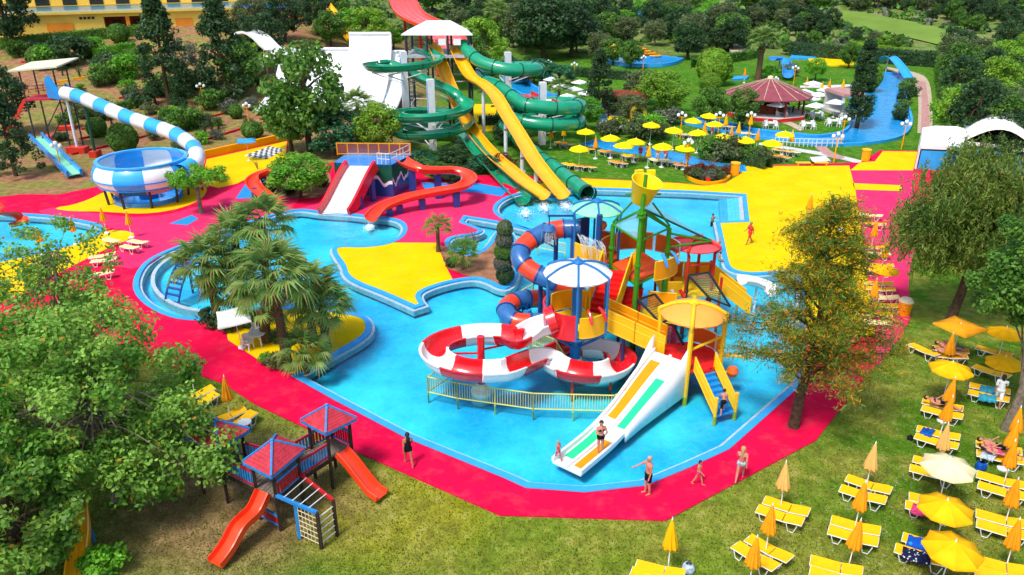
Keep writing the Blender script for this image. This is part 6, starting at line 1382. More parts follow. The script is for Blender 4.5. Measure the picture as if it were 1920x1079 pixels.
KIND['ball'] = ball_proto('leaf_mid',31); KIND['balllime'] = ball_proto('leaf_lime',32,'clipped_tree',6500,.16); KIND['shrub'] = tree_proto(33,'leaf_mid',26,70,.42,.2,.75,(.85,.85,.6),.6,.06,name='shrub',cat='shrub'); KIND['shrubdark'] = tree_proto(34,'leaf_dark',26,70,.42,.2,.75,(.85,.85,.6),.6,.06,name='shrub',cat='shrub'); KIND['shrubbright'] = tree_proto(35,'leaf_bright',26,70,.42,.2,.75,(.85,.85,.6),.6,.06,name='shrub',cat='shrub'); KIND['shrubgrey'] = tree_proto(36,'leaf_grey',26,60,.42,.18,.75,(.85,.85,.6),.6,.06,name='shrub',cat='shrub'); KIND['shrubred'] = tree_proto(37,'leaf_red',24,60,.38,.2,.55,(.85,.85,.45),.4,.05,name='shrub',cat='shrub'); KIND['shrubolive'] = tree_proto(38,'leaf_olive',26,60,.42,.2,.75,(.85,.85,.6),.6,.06,name='shrub',cat='shrub')
def plant(kind, px, py, s, label, group=None, sz=None, dx=0, base=None):
    c = base if base is not None else T(px, py); return place(KIND[kind], (c.x, c.y, c.z), rj.uniform(0,6.28), label, group, (s, s, sz or s))
# --- single trees and shrubs that can be told apart
for k, px, py, s, sz, l in (
 ('bright',563,372,.98,.68,'bright green bushy tree left of the slide house'),
 ('lime',708,290,.98,.95,'lime green tree in front of the lower green flume loops'),
 ('mid',582,284,1.7,1.95,'big dense tree standing before the white half pipe'),('mid',548,286,1.2,1.3,'dark green tree at the foot of the big tree before the half pipe'),('teal',630,292,1.1,.9,'dark bush below the big tree before the half pipe'),
 ('fir',318,196,1.55,1.55,'tall dark conifer before the yellow hotel'),('fir',425,186,1.6,1.5,'second tall dark conifer right of the first by the hotel'),('grey',352,168,.9,1.25,'thin grey tree between the two dark conifers'),
 ('fir',30,330,1.0,.95,'dark drooping conifer at the left edge above the side pool'),('dark',12,255,1.2,1.3,'dark tree at the left edge beside the start platform'),('dark',25,100,1.5,1.9,'dark tree at the left end of the hotel'),
 ('cyp',1606,240,1.35,1.18,'tall slim dark cypress beside the blue canal'),('balllime',1624,172,2.0,2.4,'large clipped round tree behind the cypress'),
 ('balllime',1336,160,2.75,3.0,'large lime clipped tree beside the bar'),('balllime',1330,172,1.75,1.5,'smaller lime clipped tree in front of the large one'),
 ('mid',1328,240,.78,.85,'leafy tree left of the maroon roofed bar'),('mid',1390,243,.74,.85,'leafy tree in front of the maroon roofed bar'),
 ('bright',1528,152,.62,.62,'small spreading tree on the lawn behind the bar'),('mid',1590,128,.7,.75,'slender tree by the far yellow pool'),
 ('fir',1120,224,.95,.98,'dark conifer on the lawn beside the canal'),('lime',1240,214,1.25,.95,'broad lime tree above the far parasols'),('mid2',1200,196,.9,.8,'grey green shrubby tree behind the lime tree'),
 ('bright',1098,246,.72,.7,'green tree right of the green tube loops'),('mid2',1180,228,.7,.6,'loose olive bush by the brown hut'),('shrubgrey',1252,232,1.9,1.5,'pale variegated bush beside the brown hut'),
 ('dark',1020,112,2.2,1.95,'huge dark evergreen behind the green tubes'),('mid2',985,100,1.6,1.7,'broad grey green tree behind the slide tower'),('dark',1070,108,1.7,1.75,'dark evergreen right of the huge one'),('teal',1000,158,1.2,.75,'teal green bush below the huge dark evergreen'),('teal',1048,158,1.0,.6,'teal green bush nearest the upper tube'),('teal',962,150,.9,.7,'teal green bush behind the tube column'),
 ('lime',905,128,1.6,1.5,'light green tree right of the white tower roof'),('mid',880,150,1.2,1.2,'green tree below the white tower roof'),('lime',690,92,1.4,1.2,'lime tree above the white half pipe'),('bright',660,72,1.2,.9,'bright tree left of the red multi-lane slide'),('mid',810,24,1.8,1.5,'leafy tree right of the red multi-lane slide'),('bright',740,94,1.0,.7,'bright bush between the half pipe and the tower'),
 ('dark',862,346,.55,.30,'dark bush under the lower end of the green flume'),('teal',905,322,.6,.30,'dark bush between the flume ends'),('mid',822,340,.55,.32,'green bush behind the slide house'),('dark',850,312,.7,.34,'dark bush at the foot of the yellow slides'),('shrubred',940,318,1.7,1.4,'flowering bush with red blooms under the yellow slides'),('teal',790,318,.6,.36,'dark bush below the green flume column'),('dark',948,272,.6,.42,'dark shrub between the two yellow slides'),
 ('lime',1655,92,.7,.5,'pale bush at the end of the long hedge'),
 ): plant(k, px, py, s, l, None, sz)
# tree with a visible trunk by the bowl
t = thing('shade_tree', 'small tree with a bare trunk and flat bright crown by the bowl slide', 'tree', G(378,400,DZ)); rng = np.random.default_rng(41); cl = clumps(rng, 34, (0,0,3.2), (2.6,2.3,.75), .3, .4); addmesh('crown', quadmesh('crown', crown(rng, cl, 150, .55, .24, .5, .6), 'leaf_bright'), t); mb = MB(); limbs(mb, (0,0,-.1), (0,0,2.9), cl, .22, rng, 14, .65); o = mb.build('trunk','bark_pale',None,True); o.parent = t
# --- rows and groves, counted from the left
def row(kind_list, spots, what, where, group):
    spots = sorted(spots, key=lambda q: q[0])
    for i, (px, py, s, *r_) in enumerate(spots):
        k = kind_list[i % len(kind_list)] if not (r_ and isinstance(r_[-1], str)) else r_[-1]; plant(k, px, py, s, '%s %s, %s from the left' % (what, where, nth(i+1)), group, s*rj.uniform(.85,1.15))
rt = random.Random(3)
row(['mid','dark','mid2','lime','dark','mid'], [(x + rt.uniform(-8,8), y + rt.uniform(-4,4), rt.uniform(.8,1.25)) for x, y in ((520,16),(560,38),(600,26),(640,36),(590,66),(540,78),(620,84),(480,60),(505,130),(530,20),(470,140),(450,180),(455,100))], 'garden tree', 'between the hotel and the half pipe', 'trees between the hotel and the half pipe')
row(['dark','mid2','dark','mid','bright'], [(x + rt.uniform(-8,8), y + rt.uniform(-3,3), rt.uniform(.85,1.35)) for x, y in ((870,20),(910,38),(940,62),(960,20),(1000,20),(1040,18),(1090,40),(1120,58),(1140,26),(1165,54),(1200,40),(1225,60),(1240,24),(1260,50),(1290,30),(1140,80,),(1180,84),(1225,88),(1270,84),(1300,64),(1330,50),(1350,74),(1290,112),(1372,94),(1122,116),(1150,122),(1180,128),(1104,100))] + [(x, y, rt.uniform(.6,1.15)) for x, y in [(rt.uniform(860,1400), rt.uniform(30,104)) for _ in range(62)] if not (1140 < x < 1275 and y > 80) and not (1090 < x < 1180 and y > 72)], 'wood tree', 'in the wood behind the slides', 'trees in the wood behind the slides')
row(['dark','mid2','mid','dark'], [(x + rt.uniform(-6,6), y + rt.uniform(-3,3), rt.uniform(.42,.7)) for x, y in ((1385,62),(1410,48),(1440,70),(1460,52),(1490,66),(1500,88),(1520,62),(1545,72),(1530,92),(1600,82),(1640,90),(1680,98),(1450,92),(1475,100),(1400,98))], 'hedge tree', 'along the far boundary behind the bar', 'trees along the far boundary')
row(['dark','mid2','dark','mid','lime'], [(x + rt.uniform(-8,8), y + rt.uniform(-4,4), rt.uniform(.7,1.15)) for x, y in ((1775,130),(1790,165),(1800,200),(1790,235),(1830,120),(1850,160),(1860,200),(1880,140),(1900,180),(1905,230),(1840,240),(1870,262),(1915,120),(1820,275),(1895,290),(1930,200),(1935,260),(1795,262),(1770,105),(1925,310))] + [(x, y, rt.uniform(.55,1.0)) for x, y in [(rt.uniform(1775,1935), rt.uniform(95,330)) for _ in range(34)] if x > 1800 or y < 240], 'dense tree', 'on the slope right of the pink path', 'trees on the slope beside the path')
row(['mid','dark','mid2','dark'], [(x + rt.uniform(-10,10), y + rt.uniform(-3,3), rt.uniform(.45,.9)) for x, y in ((1915,52),(1720,18),(1760,26),(1800,34),(1840,46),(1890,50),(1930,64),(1700,10),(1750,12),(1800,16),(1850,24),(1900,28),(1660,14),(1690,20),(1500,38),(1540,14),(1580,12),(1470,32),(1430,22),(1600,18),(1930,20))] + [(x, y, rt.uniform(.5,.95)) for x, y in [(rt.uniform(1400,1935), rt.uniform(4,64)) for _ in range(95)] if not inpoly(x, y, ((1530,34),(1580,62),(1640,76),(1700,86),(1780,104),(1920,125),(1925,92),(1800,58),(1720,36),(1660,26),(1610,18),(1550,14)))], 'hillside tree', 'on the far hill round the golf fairway', 'trees on the far hill')
row(['shrub','shrubdark','ball','shrubbright'], [(x, y, s) for x, y, s in ((36,108,1.9),(70,100,1.7),(95,128,2.4),(130,122,3.0),(165,108,1.8),(182,96,1.6),(225,80,1.7),(75,130,1.6),(110,130,1.6),(210,140,2.6),(240,148,2.2),(262,128,2.0),(195,160,2.0),(300,180,1.6),(330,185,1.6))], 'terrace shrub', 'on the red soil terraces below the hotel', 'shrubs on the upper terraces')
row(['ball','shrub','shrubbright','shrubdark'], [(184,257,1.15,'ball'),(235,287,1.55,'ball'),(475,260,1.25,'ball'),(443,222,.9,'ball'),(116,265,.9,'shrubdark'),(228,253,.8,'shrubdark'),(130,240,1.2,'shrub'),(322,228,1.3,'shrubbright'),(350,245,2.0,'shrub'),(370,236,1.6,'shrubolive'),(400,205,2.0,'shrub'),(430,190,1.8,'shrubolive'),(310,176,1.7,'shrub'),(280,215,1.0,'shrubolive'),(195,225,1.0,'shrubdark'),(345,282,1.1,'shrubolive'),(380,270,1.0,'shrubbright'),(290,262,.9,'shrubolive'),(408,262,.9,'shrubgrey'),(150,222,1.4,'shrubolive'),(440,170,2.0,'shrubdark'),(380,168,2.0,'shrubdark'),(470,205,1.2,'shrubgrey')], 'garden shrub', 'on the slope between the hotel and the bowl slide', 'shrubs above the bowl slide')
row(['shrub','shrubolive','shrubbright','shrubdark','shrubgrey'], [(x, y, rt.uniform(.5,1.3)) for x, y in [(rt.uniform(120,500), rt.uniform(140,262)) for _ in range(46)] if not (190 < x < 380 and y > 235) and not (y > 250 and x > 380)], 'low slope plant', 'among the red kerbs above the bowl slide', 'low plants among the red kerbs')
sm = [(x, y) for x, y in ((150,145),(172,130),(188,135),(118,142),(160,188),(205,213),(258,200),(270,192),(292,196),(330,200),(310,224),(262,232),(210,236),(345,222),(385,250),(398,246),(410,242),(330,262),(300,238),(240,226),(288,176),(250,180))]
KIND['slim'] = cone_proto('leaf_dark', 14, 40, .28, 1.9, 51, 'young_cypress', .5, .16)
row(['slim'], [(x, y, rt.uniform(.7,1.1)) for x, y in sm], 'young dark cypress', 'planted in the red soil beds', 'young cypresses in the soil beds')
row(['shrubred','shrubolive','shrubred','shrubgrey'], [(1295,332,.85),(1308,338,.9),(1325,340,.9),(1342,338,.85),(1355,330,.8),(1312,326,.9),(1335,328,.95),(1365,324,.7)], 'red leaved plant', 'in the round bed beside the yellow pavement', 'plants in the round bed')
row(['shrubolive','shrub','shrubolive','shrubbright'], [(1195,262,1.6),(1215,258,1.9),(1235,262,1.4),(1330,300,1.6),(1360,300,1.9),(1385,296,1.3),(1140,255,1.4),(1160,252,1.3),(1400,306,1.2),(1425,306,1.2),(1550,108,1.8),(1480,142,1.6),(1445,148,1.5),(1360,146,1.4)], 'loose shrub', 'on the lawn behind the pool', 'shrubs on the lawn behind the pool')
row(['shrubdark','shrub'], [(1692,212,1.15),(1694,192,1.1),(1706,180,1.2),(1696,172,1.2),(1706,160,1.0),(1686,226,1.0)], 'clipped dark shrub', 'between the canal and the pink path', 'shrubs between canal and path')
# island shrub column, bare twigs
t = thing('topiary_column', 'column of stacked clipped grey green shrubs on the planted island', 'shrub', G(945,533,DZ)); rng = np.random.default_rng(61)
for i, (z, r_, lf) in enumerate(((.7,.62,'leaf_dark'),(1.5,.62,'leaf_grey'),(2.35,.62,'leaf_mid'),(3.15,.6,'leaf_grey'),(3.9,.52,'leaf_olive'))):
    d = rng.normal(size=(2600,3)); d /= np.linalg.norm(d,axis=1,keepdims=True); c = d*(.85+.2*rng.random((2600,1)))*np.array((r_,r_,.62)) + np.array((rng.uniform(-.1,.1),0,z)); addmesh('clipped_ball', quadmesh('clipped_ball', leafquads(c, d + rng.normal(size=d.shape)*.5, .11, .6, rng), lf), t)
def twigs(px, py, h, sp, label, n=26, mat='bark_pale', leaf=None, z=DZ, T_=False):
    b = T(px,py) if T_ else G(px,py,z); t = thing('bare_shrub', label, 'shrub', b); rr = random.Random(label); mb = MB()
    for k in range(n):
        a = rr.uniform(0,6.28); o_ = rr.uniform(.2,1)*sp; e = b + Vector((math.cos(a)*o_, math.sin(a)*o_, h*rr.uniform(.6,1))); m = b.lerp(e,.45) + Vector((rr.uniform(-.1,.1),rr.uniform(-.1,.1),.15)); mb.tube(spl([b,m,e],3),[.022*(1-.8*i/6) for i in range(7)],4)
        for j in range(3): s = m.lerp(e,rr.random()); mb.tube([s, s + Vector((rr.uniform(-.3,.3),rr.uniform(-.3,.3),rr.uniform(.1,.4)))*h*.35],[.009,.003],4)
    mb.build('branches', mat, t)
twigs(872,478,2.0,.9,'bare thin shrub on the planted island by the small palms'); twigs(890,470,1.8,.7,'second bare shrub beside the clipped column'); twigs(1335,322,1.7,1.0,'bare twiggy shrub standing in the round bed',30,'bark_pale',T_=True); twigs(483,318,1.0,.4,'dry little bush on the yellow pavement before the chess board',14)
# --- fan palms
def frond_mesh(name, L, seed, leaf, blades=19):
    rr = random.Random(seed); mb = MB(); mb.tube([(0,0,0),(L*.28,0,L*.10),(L*.58,0,L*.10)],[.028,.02,.012],5)
    b = Vector((L*.58,0,L*.10))
    for k in range(blades):
        a = R(-105 + 210*k/(blades-1)); ln = L*.54*(1 - .28*abs(a)/2)*rr.uniform(.88,1.08); d = Vector((math.cos(a), math.sin(a), 0)); s = Vector((-d.y,d.x,0)); p1 = b + d*ln*.5 + Vector((0,0,.02*L)); p2 = b + d*ln + Vector((0,0,-L*rr.uniform(.08,.30))); w_ = ln*.052
        mb.add([b, p1 + s*w_, p1 + Vector((0,0,-.03*L)), p1 - s*w_, p2], ((0,2,1),(0,3,2),(1,2,4),(2,3,4)))
    me = bpy.data.meshes.new(name); me.from_pydata(mb.v,[],mb.f); me.materials.append(MATS[leaf]); return me
FR = [frond_mesh('frond', 2.0, i, 'leaf_palm') for i in range(4)]; FRB = [frond_mesh('frond', 1.0, 9+i, 'leaf_palm_bright', 13) for i in range(3)]; FRD = [frond_mesh('frond', 1.7, 19+i, 'leaf_straw', 12) for i in range(2)]; DRY = frond_mesh('dry_frond', 1.5, 31, 'leaf_straw', 11)
def palm(b, h, s, label, n=36, fr=None, tr=.26, lean=(0,0), low=-.5, dry=8, bark='palm_bark', name='fan_palm'):
    fr = fr or FR; t = thing(name, label, 'palm', b); rr = random.Random(label); top = Vector((lean[0],lean[1],h))
    if h > .6:
        nb = max(5, int(h/.16)); pts = []; rs = []
        for k in range(nb*2+1): f = k/(nb*2); pts.append(top*f - Vector((0,0,.15*(1-f)))); rs.append((tr*(1.25 - .45*min(1,f*3)*.8))*(1.06 if k % 2 else .94))
        o = MB().tube(pts, rs, 10).build('trunk', bark, None, True, ang=0); o.parent = t
        if dry:
            for k in range(dry): o = addmesh('dry_frond', DRY, t, top - Vector((0,0,.1))); a = 6.283*k/dry + rr.uniform(-.3,.3); o.rotation_euler = Euler((0, R(rr.uniform(58,82)), a),'XYZ'); o.scale = (s*.85,)*3
    for k in range(n):
        f = (k+.5)/n; el = math.asin(max(-1,min(1, low + (1-low)*(1-f)))); a = k*2.39996 + rr.uniform(-.2,.2); o = addmesh('frond', rr.choice(fr), t, top + Vector((math.cos(a)*.06, math.sin(a)*.06, .05))); o.rotation_euler = Euler((rr.uniform(-.25,.25), -el, a),'XYZ'); q = s*rr.uniform(.85,1.1); o.scale = (q,q,q)
    return t
palm(G(541,694,DZ), 5.2, 1.15, 'tallest fan palm at the front of the palm island', 30, lean=(-.25,.1)); palm(G(505,600,DZ), 5.9, 1.05, 'fan palm behind the tallest palm on the island', 26, lean=(.3,0)); palm(G(412,612,DZ), 3.9, 1.08, 'fan palm at the paddling pool side of the island', 28, lean=(-.2,0)); palm(G(612,652,DZ), 2.5, .95, 'short fan palm at the right of the palm island', 34); palm(G(572,696,DZ), 1.0, .8, 'low fan palm at the foot of the tallest palm', 22, dry=0, tr=.2); palm(G(447,606,DZ), 2.3, 1.0, 'low fan palm under the paddling pool palm', 30, dry=4); palm(G(500,640,DZ), 2.0, .8, 'dark fan palm stump behind the grey parasol', 14, dry=9, tr=.34)
palm(G(462,598,DZ), 4.9, 1.0, 'fan palm between the paddling pool palm and the tallest palm', 24); palm(G(588,645,DZ), 3.5, .9, 'fan palm right behind the tallest palm trunk', 24)
palm(G(822,472,DZ), 1.9, 1.15, 'small feathery palm on the planted island', 22, FRB, .16, dry=0, low=-.5); palm(G(868,506,DZ), 1.1, 1.3, 'small bright fan palm on the planted island', 24, FRB, .13, dry=0, low=-.4)
palm(T(1421,150), 6.0, 1.35, 'tall palm with a thick scaly trunk behind the bar', 36, None, .5, low=-.3); palm(T(932,78), 6.0, 1.6, 'palm behind the slide tower', 30, None, .3); palm(T(1048,196), 2.4, .9, 'small green palm on the lawn behind the tubes', 22, FRB and FR, .2, dry=0); palm(T(672,236), 2.4, 1.2, 'low pale palm before the half pipe', 26, None, .25, dry=0)
for i, (px, py, s, k) in enumerate(((395,612,.8,'shrubdark'),(430,618,.8,'shrubdark'),(470,612,.7,'shrubdark'),(525,640,.6,'shrubdark'),(520,690,.62,'shrubolive'),(500,682,.45,'shrubbright'),(846,500,.5,'shrubdark'),(515,358,.9,'shrubdark'),(600,350,.9,'shrubdark'),(545,366,.7,'shrubdark'))): plant(k, px, py, s, ['dark low bush left of the island palms','dark low bush under the paddling pool palm','dark low bush behind the grey parasol','dark low bush at the tallest palm trunk','olive round bush by the island steps','small bright bush by the island steps','dark low bush by the small bright palm','dark bush in the bed left of the bright tree','dark bush in the bed right of the bright tree','dark bush in front of the bright tree'][i], 'low bushes on islands and beds', base=G(px,py,DZ))
# --- hedges
def hedge(pa, pb, w, h, leaf, label, dens=28, ln=.3):
    a, b = T(*pa), T(*pb); d = b - a; L = math.hypot(d.x,d.y); u = np.array((d.x,d.y,0))/L; s = np.array((-u[1],u[0],0)); rng = np.random.default_rng(int(L*10)); n = int(L*(2*h+w)*dens); f = rng.random(n)*L; r = rng.random(n)*(2*h+w); hh = np.where(r < h, r, np.where(r < 2*h, r-h, h)); ss = np.where(r < h, -w/2, np.where(r < 2*h, w/2, r-2*h-w/2)); nr = np.where((r < h)[:,None], -s, np.where((r < 2*h)[:,None], s, np.array((0,0,1.))))
    z = np.array([tz(a.x+u[0]*q, a.y+u[1]*q) for q in f]); c = np.stack([u[0]*f + s[0]*ss, u[1]*f + s[1]*ss, z - a.z + hh], 1) + rng.normal(size=(n,3))*.1
    t = thing('hedge', label, 'hedge', a); addmesh('foliage', quadmesh('foliage', leafquads(c, nr + rng.normal(size=(n,3))*.5, ln, .6, rng), leaf), t); mb = MB(); K = 14
    for k in range(K): q0, q1 = a.lerp(b,k/K), a.lerp(b,(k+1)/K); mb.add([(q.x+s[0]*o_, q.y+s[1]*o_, tz(q.x,q.y)+z_) for q in (q0,q1) for o_ in (-w*.42,w*.42) for z_ in (-.2,h*.93)], ((0,4,5,1),(2,3,7,6),(1,5,7,3)))
    mb.build('core', leaf, t)
hedge((1480,104),(1756,126),2.2,2.6,'leaf_dark','long dark clipped hedge closing the park behind the bar',14,.4); hedge((0,92),(285,64),1.6,1.6,'leaf_mid','clipped green hedge running below the hotel'); hedge((1060,142),(1180,150),1.4,1.4,'leaf_dark','dark hedge on the lawn behind the tube loops'); hedge((1300,128),(1420,108),1.4,1.6,'leaf_mid','low hedge behind the clipped lime trees'); hedge((150,222),(260,200),1.2,1.0,'leaf_mid','low hedge under the striped tube'); hedge((900,236),(945,232),1.2,1.1,'leaf_dark','dark hedge behind the yellow slides'); hedge((1395,306),(1440,318),1.3,1.2,'leaf_dark','clipped hedge at the corner of the yellow pavement'); hedge((1760,120),(1790,330),1.6,2.6,'leaf_mid','tall hedge along the slope beside the pink path',14,.4); hedge((175,112),(255,98),1.4,1.6,'leaf_bright','bright hedge on the upper terrace'); hedge((1595,88),(1700,104),1.5,1.2,'leaf_lime','pale green hedge in front of the fairway')
# --- big trees close to the camera
def bigtree(name, label, base, blobs, K, per, cr, ln, leaf, trunk_top, r0, seed, asp=.62, nl=40, bark='bark', upb=.6, shell=.5):
    rng = np.random.default_rng(seed); t = thing(name, label, 'tree', base); b = Vector(base); cl = np.concatenate([clumps(rng, max(3,int(K*w_)), np.array(c), r, shell) for c, r, w_ in blobs]); v = crown(rng, cl, per, cr, ln, asp, upb, .35) - np.array(b)
    addmesh('crown', quadmesh('crown', v, leaf), t); mb = MB(); limbs(mb, b - Vector((0,0,.3)), trunk_top, cl, r0, rng, nl, .3, .2); mb.build('trunk', bark, t, True); return t
c = V(185,800,26); bigtree('plane_tree', 'big leafy tree filling the left foreground', (c.x,c.y,0), [((c.x-.6,c.y,4.6),(4.6,3.8,3.0),.46),((c.x+2.6,c.y-.6,3.2),(2.6,2.4,1.9),.2),((c.x-3.0,c.y-2.0,3.6),(2.6,2.6,2.6),.18),((c.x-.5,c.y+.5,7.2),(3.0,2.6,1.5),.16)], 215, 205, .78, .2, 'leaf_plane', (c.x,c.y,6.2), .26, 71, nl=130, bark='bark_pale')
c = V(30,1000,21.5); bigtree('plane_tree', 'leafy tree cut by the lower left corner', (c.x,c.y,0), [((c.x,c.y,3.0),(2.2,2.0,2.2),1)], 60, 230, .6, .22, 'leaf_plane', (c.x,c.y,4), .25, 72)
c = G(190,1085); bigtree('leafy_bush', 'low leafy bush at the bottom edge beside the yellow slide', (c.x,c.y,0), [((c.x,c.y,.6),(.9,.7,.5),1)], 16, 150, .4, .18, 'leaf_bright', (c.x,c.y,.8), .06, 73, nl=6)
c = V(95,520,33); bigtree('open_tree', 'tall open tree with thin branches at the left edge', (c.x,c.y,0), [((c.x-.5,c.y,7.0),(4.3,3.0,2.6),.6),((c.x-2.5,c.y,4.6),(3.0,2.5,2.4),.25),((c.x+1.5,c.y,4.6),(2.6,2.2,2.0),.25)], 150, 62, .6, .2, 'leaf_plane', (c.x+.2,c.y,8.6), .16, 74, nl=90, bark='bark_pale', shell=.2)
def feather():
    b = G(1488,800,DZ); t = thing('feathery_tree', 'feathery tree with orange blossom on the red pavement', 'tree', b); rng = np.random.default_rng(81); tops = []; mb = MB()
    spine = [b, b + Vector((.12,.1,2.0)), b + Vector((.45,.3,4.0)), b + Vector((.45,.4,7.0)), b + Vector((.2,.5,11.2))]; sp_ = spl(spine, 6); mb.tube(sp_, [.27*(1-.85*k/(len(sp_)-1))+.01 for k in range(len(sp_))], 9); cs = []; ax = []
    for k in range(64):
        f = .30 + .69*(k/64); i = int(f*(len(sp_)-1)); s = sp_[i]; a = k*2.4 + rng.uniform(-.3,.3); rad = (3.8*math.sin(min(1,(1-f)*1.5+.12)*1.45) + .3)*rng.uniform(.6,1.05); e = s + Vector((math.cos(a)*rad, math.sin(a)*rad, rad*rng.uniform(.08,.5))); m = s.lerp(e,.5) + Vector((0,0,.15*rad)); br = spl([s,m,e],4); mb.tube(br,[.06*(1-.85*q/8)+.004 for q in range(9)],5)
        for q in range(2, 9):
            for w_ in range(5):
                tip = br[q] + Vector(rng.normal(size=3)*.42); 
                if w_ < 2: mb.tube([br[q], tip], [.012,.004], 4)
                d = (tip - br[q]).normalized(); nn = 21
                u = rng.random(nn)[:,None]; p = np.array(br[q])*(1-u) + np.array(tip)*u + rng.normal(size=(nn,3))*.13; cs.append(p); ax.append(np.tile(np.array(d),(nn,1)) + rng.normal(size=(nn,3))*.6)
    c = np.concatenate(cs) - np.array(b); v = leafquads(c, rng.normal(size=c.shape) + np.array((0,0,.6)), .24, .16, rng, np.concatenate(ax)); addmesh('crown', quadmesh('crown', v, 'leaf_feather'), t); mb.build('trunk','bark',t,True)
feather()
def weeping(label, base, top, blobs, K, strands, seed, leaf, drop, r0=.3, ln=.29, bark='bark'):
    rng = np.random.default_rng(seed); b = Vector(base); t = thing('weeping_tree', label, 'tree', b); cl = np.concatenate([clumps(rng, int(K*w_), np.array(c), r, .35) for c, r, w_ in blobs]); cs = []; ax = []
    for q in cl:
        for s in range(strands):
            st = q + rng.normal(size=3)*np.array((.5,.5,.28)); L = drop*rng.uniform(.4,1.1); n = int(10*L/.7)+4; u = np.linspace(0,1,n)[:,None]; dr = rng.normal(size=3)*.18; cs.append(st + u*np.array((dr[0],dr[1],-L)) + rng.normal(size=(n,3))*.06); ax.append(np.tile(np.array((dr[0],dr[1],-.8)),(n,1)) + rng.normal(size=(n,3))*.35)
    c = np.concatenate(cs) - np.array(b); addmesh('crown', quadmesh('crown', leafquads(c, rng.normal(size=c.shape), ln, .24, rng, np.concatenate(ax)), leaf), t); mb = MB(); limbs(mb, b - Vector((0,0,.3)), top, cl, r0, rng, 44); mb.build('trunk', bark, t, True)
b = G(1776,612); weeping('tall drooping olive green tree behind the near lawn', b, b + Vector((.4,0,9.5)), [((b.x-.3,b.y,7.6),(3.6,3.0,2.8),.55),((b.x-2.2,b.y,6.2),(2.0,2.0,2.2),.22),((b.x+2.8,b.y,6.2),(3.2,2.4,2.8),.42),((b.x+.3,b.y,10.),(2.2,1.8,1.3),.12)], 135, 22, 91, 'leaf_euca', 1.35)
b = G(1884,806); bigtree('shade_tree', 'leafy tree with a pale leaning trunk at the right edge', b, [((b.x+1.0,b.y+1.2,8.2),(3.0,2.6,2.6),.6),((b.x+2.2,b.y,5.6),(1.8,2.0,1.8),.25),((b.x-.3,b.y+1.4,6.6),(2.1,1.9,1.7),.3)], 110, 190, .6, .2, 'leaf_mid', b + Vector((.8,.8,7.5)), .26, 92, bark='bark_pale', nl=26)
# --- ground cover: scrub on the far hill, tufts and fallen leaves on the near lawn
def scrub():
    rng = np.random.default_rng(101); N = 8500; x = rng.uniform(-190,330,N); y = rng.uniform(172,380,N)**1.0; cs = []; ns = []
    fair = [T(*q) for q in ((1545,28),(1580,48),(1640,62),(1700,72),(1780,90),(1900,108),(1915,98),(1800,66),(1720,44),(1660,34),(1610,24),(1560,20))]
    for i in range(N):
        if inpoly(x[i], y[i], fair): continue
        r = rng.uniform(.6,1.9); n = 16; d = rng.normal(size=(n,3)); d /= np.linalg.norm(d,axis=1,keepdims=True); d[:,2] = abs(d[:,2]); cs.append(np.array((x[i],y[i],tz(x[i],y[i]))) + d*r*np.array((1,1,.8))); ns.append(d + rng.normal(size=(n,3))*.3)
    c = np.concatenate(cs); me = quadmesh('scrub', leafquads(c, np.concatenate(ns), 1.3, .75, rng), 'leaf_mid'); me.materials.append(MATS['leaf_grey']); me.materials.append(MATS['leaf_dark']); mi = np.repeat(rng.choice(3, len(c)//16 + 1, p=(.5,.15,.35)), 16)[:len(c)]; me.polygons.foreach_set('material_index', mi.astype(np.int32)); o = bpy.data.objects.new('scrub', me); col.objects.link(o); tag(o, 'low scrub covering the far hillside', kind='stuff')
scrub()
def lawncover():
    rng = np.random.default_rng(111); N = 70000; px = rng.uniform(-20,1950,N); py = rng.uniform(640,1085,N); cs = []
    dk = [(p.x,p.y) for p in DECKG]; x = []; 
    u = (px-960)/FPX; v = (py-539.5)/FPX; t = CAMH/(SP+v*CP); X = u*t; Y = (CP - v*SP)*t
    keep = np.array([not inpoly(a, b, dk) for a, b in zip(X,Y)]); X, Y = X[keep], Y[keep]; n = len(X); c = np.stack([X,Y,np.full(n,.03)],1); nr = rng.normal(size=(n,3))*np.array((1,1,.25)); me = quadmesh('grass', leafquads(c, nr, .12, .3, rng, np.tile(np.array((0,0,1.)),(n,1)) + rng.normal(size=(n,3))*.45), 'grass_blade'); o = bpy.data.objects.new('grass', me); col.objects.link(o); tag(o, 'short tufts of grass on the near lawn', kind='stuff')
    N = 2600; px = rng.normal(1700,150,N); py = rng.uniform(620,1085,N); u = (px-960)/FPX; v = (py-539.5)/FPX; t = CAMH/(SP+v*CP); X = u*t; Y = (CP - v*SP)*t; keep = np.array([not inpoly(a, b, dk) for a, b in zip(X,Y)]); X, Y = X[keep], Y[keep]; n = len(X); c = np.stack([X,Y,np.full(n,.05)],1); me = quadmesh('fallen_leaves', leafquads(c, rng.normal(size=(n,3))*.25 + np.array((0,0,1.)), .13, .3, rng), 'leaf_fallen'); o = bpy.data.objects.new('fallen_leaves', me); col.objects.link(o); tag(o, 'pale fallen leaves scattered over the near lawn', kind='stuff')
lawncover()
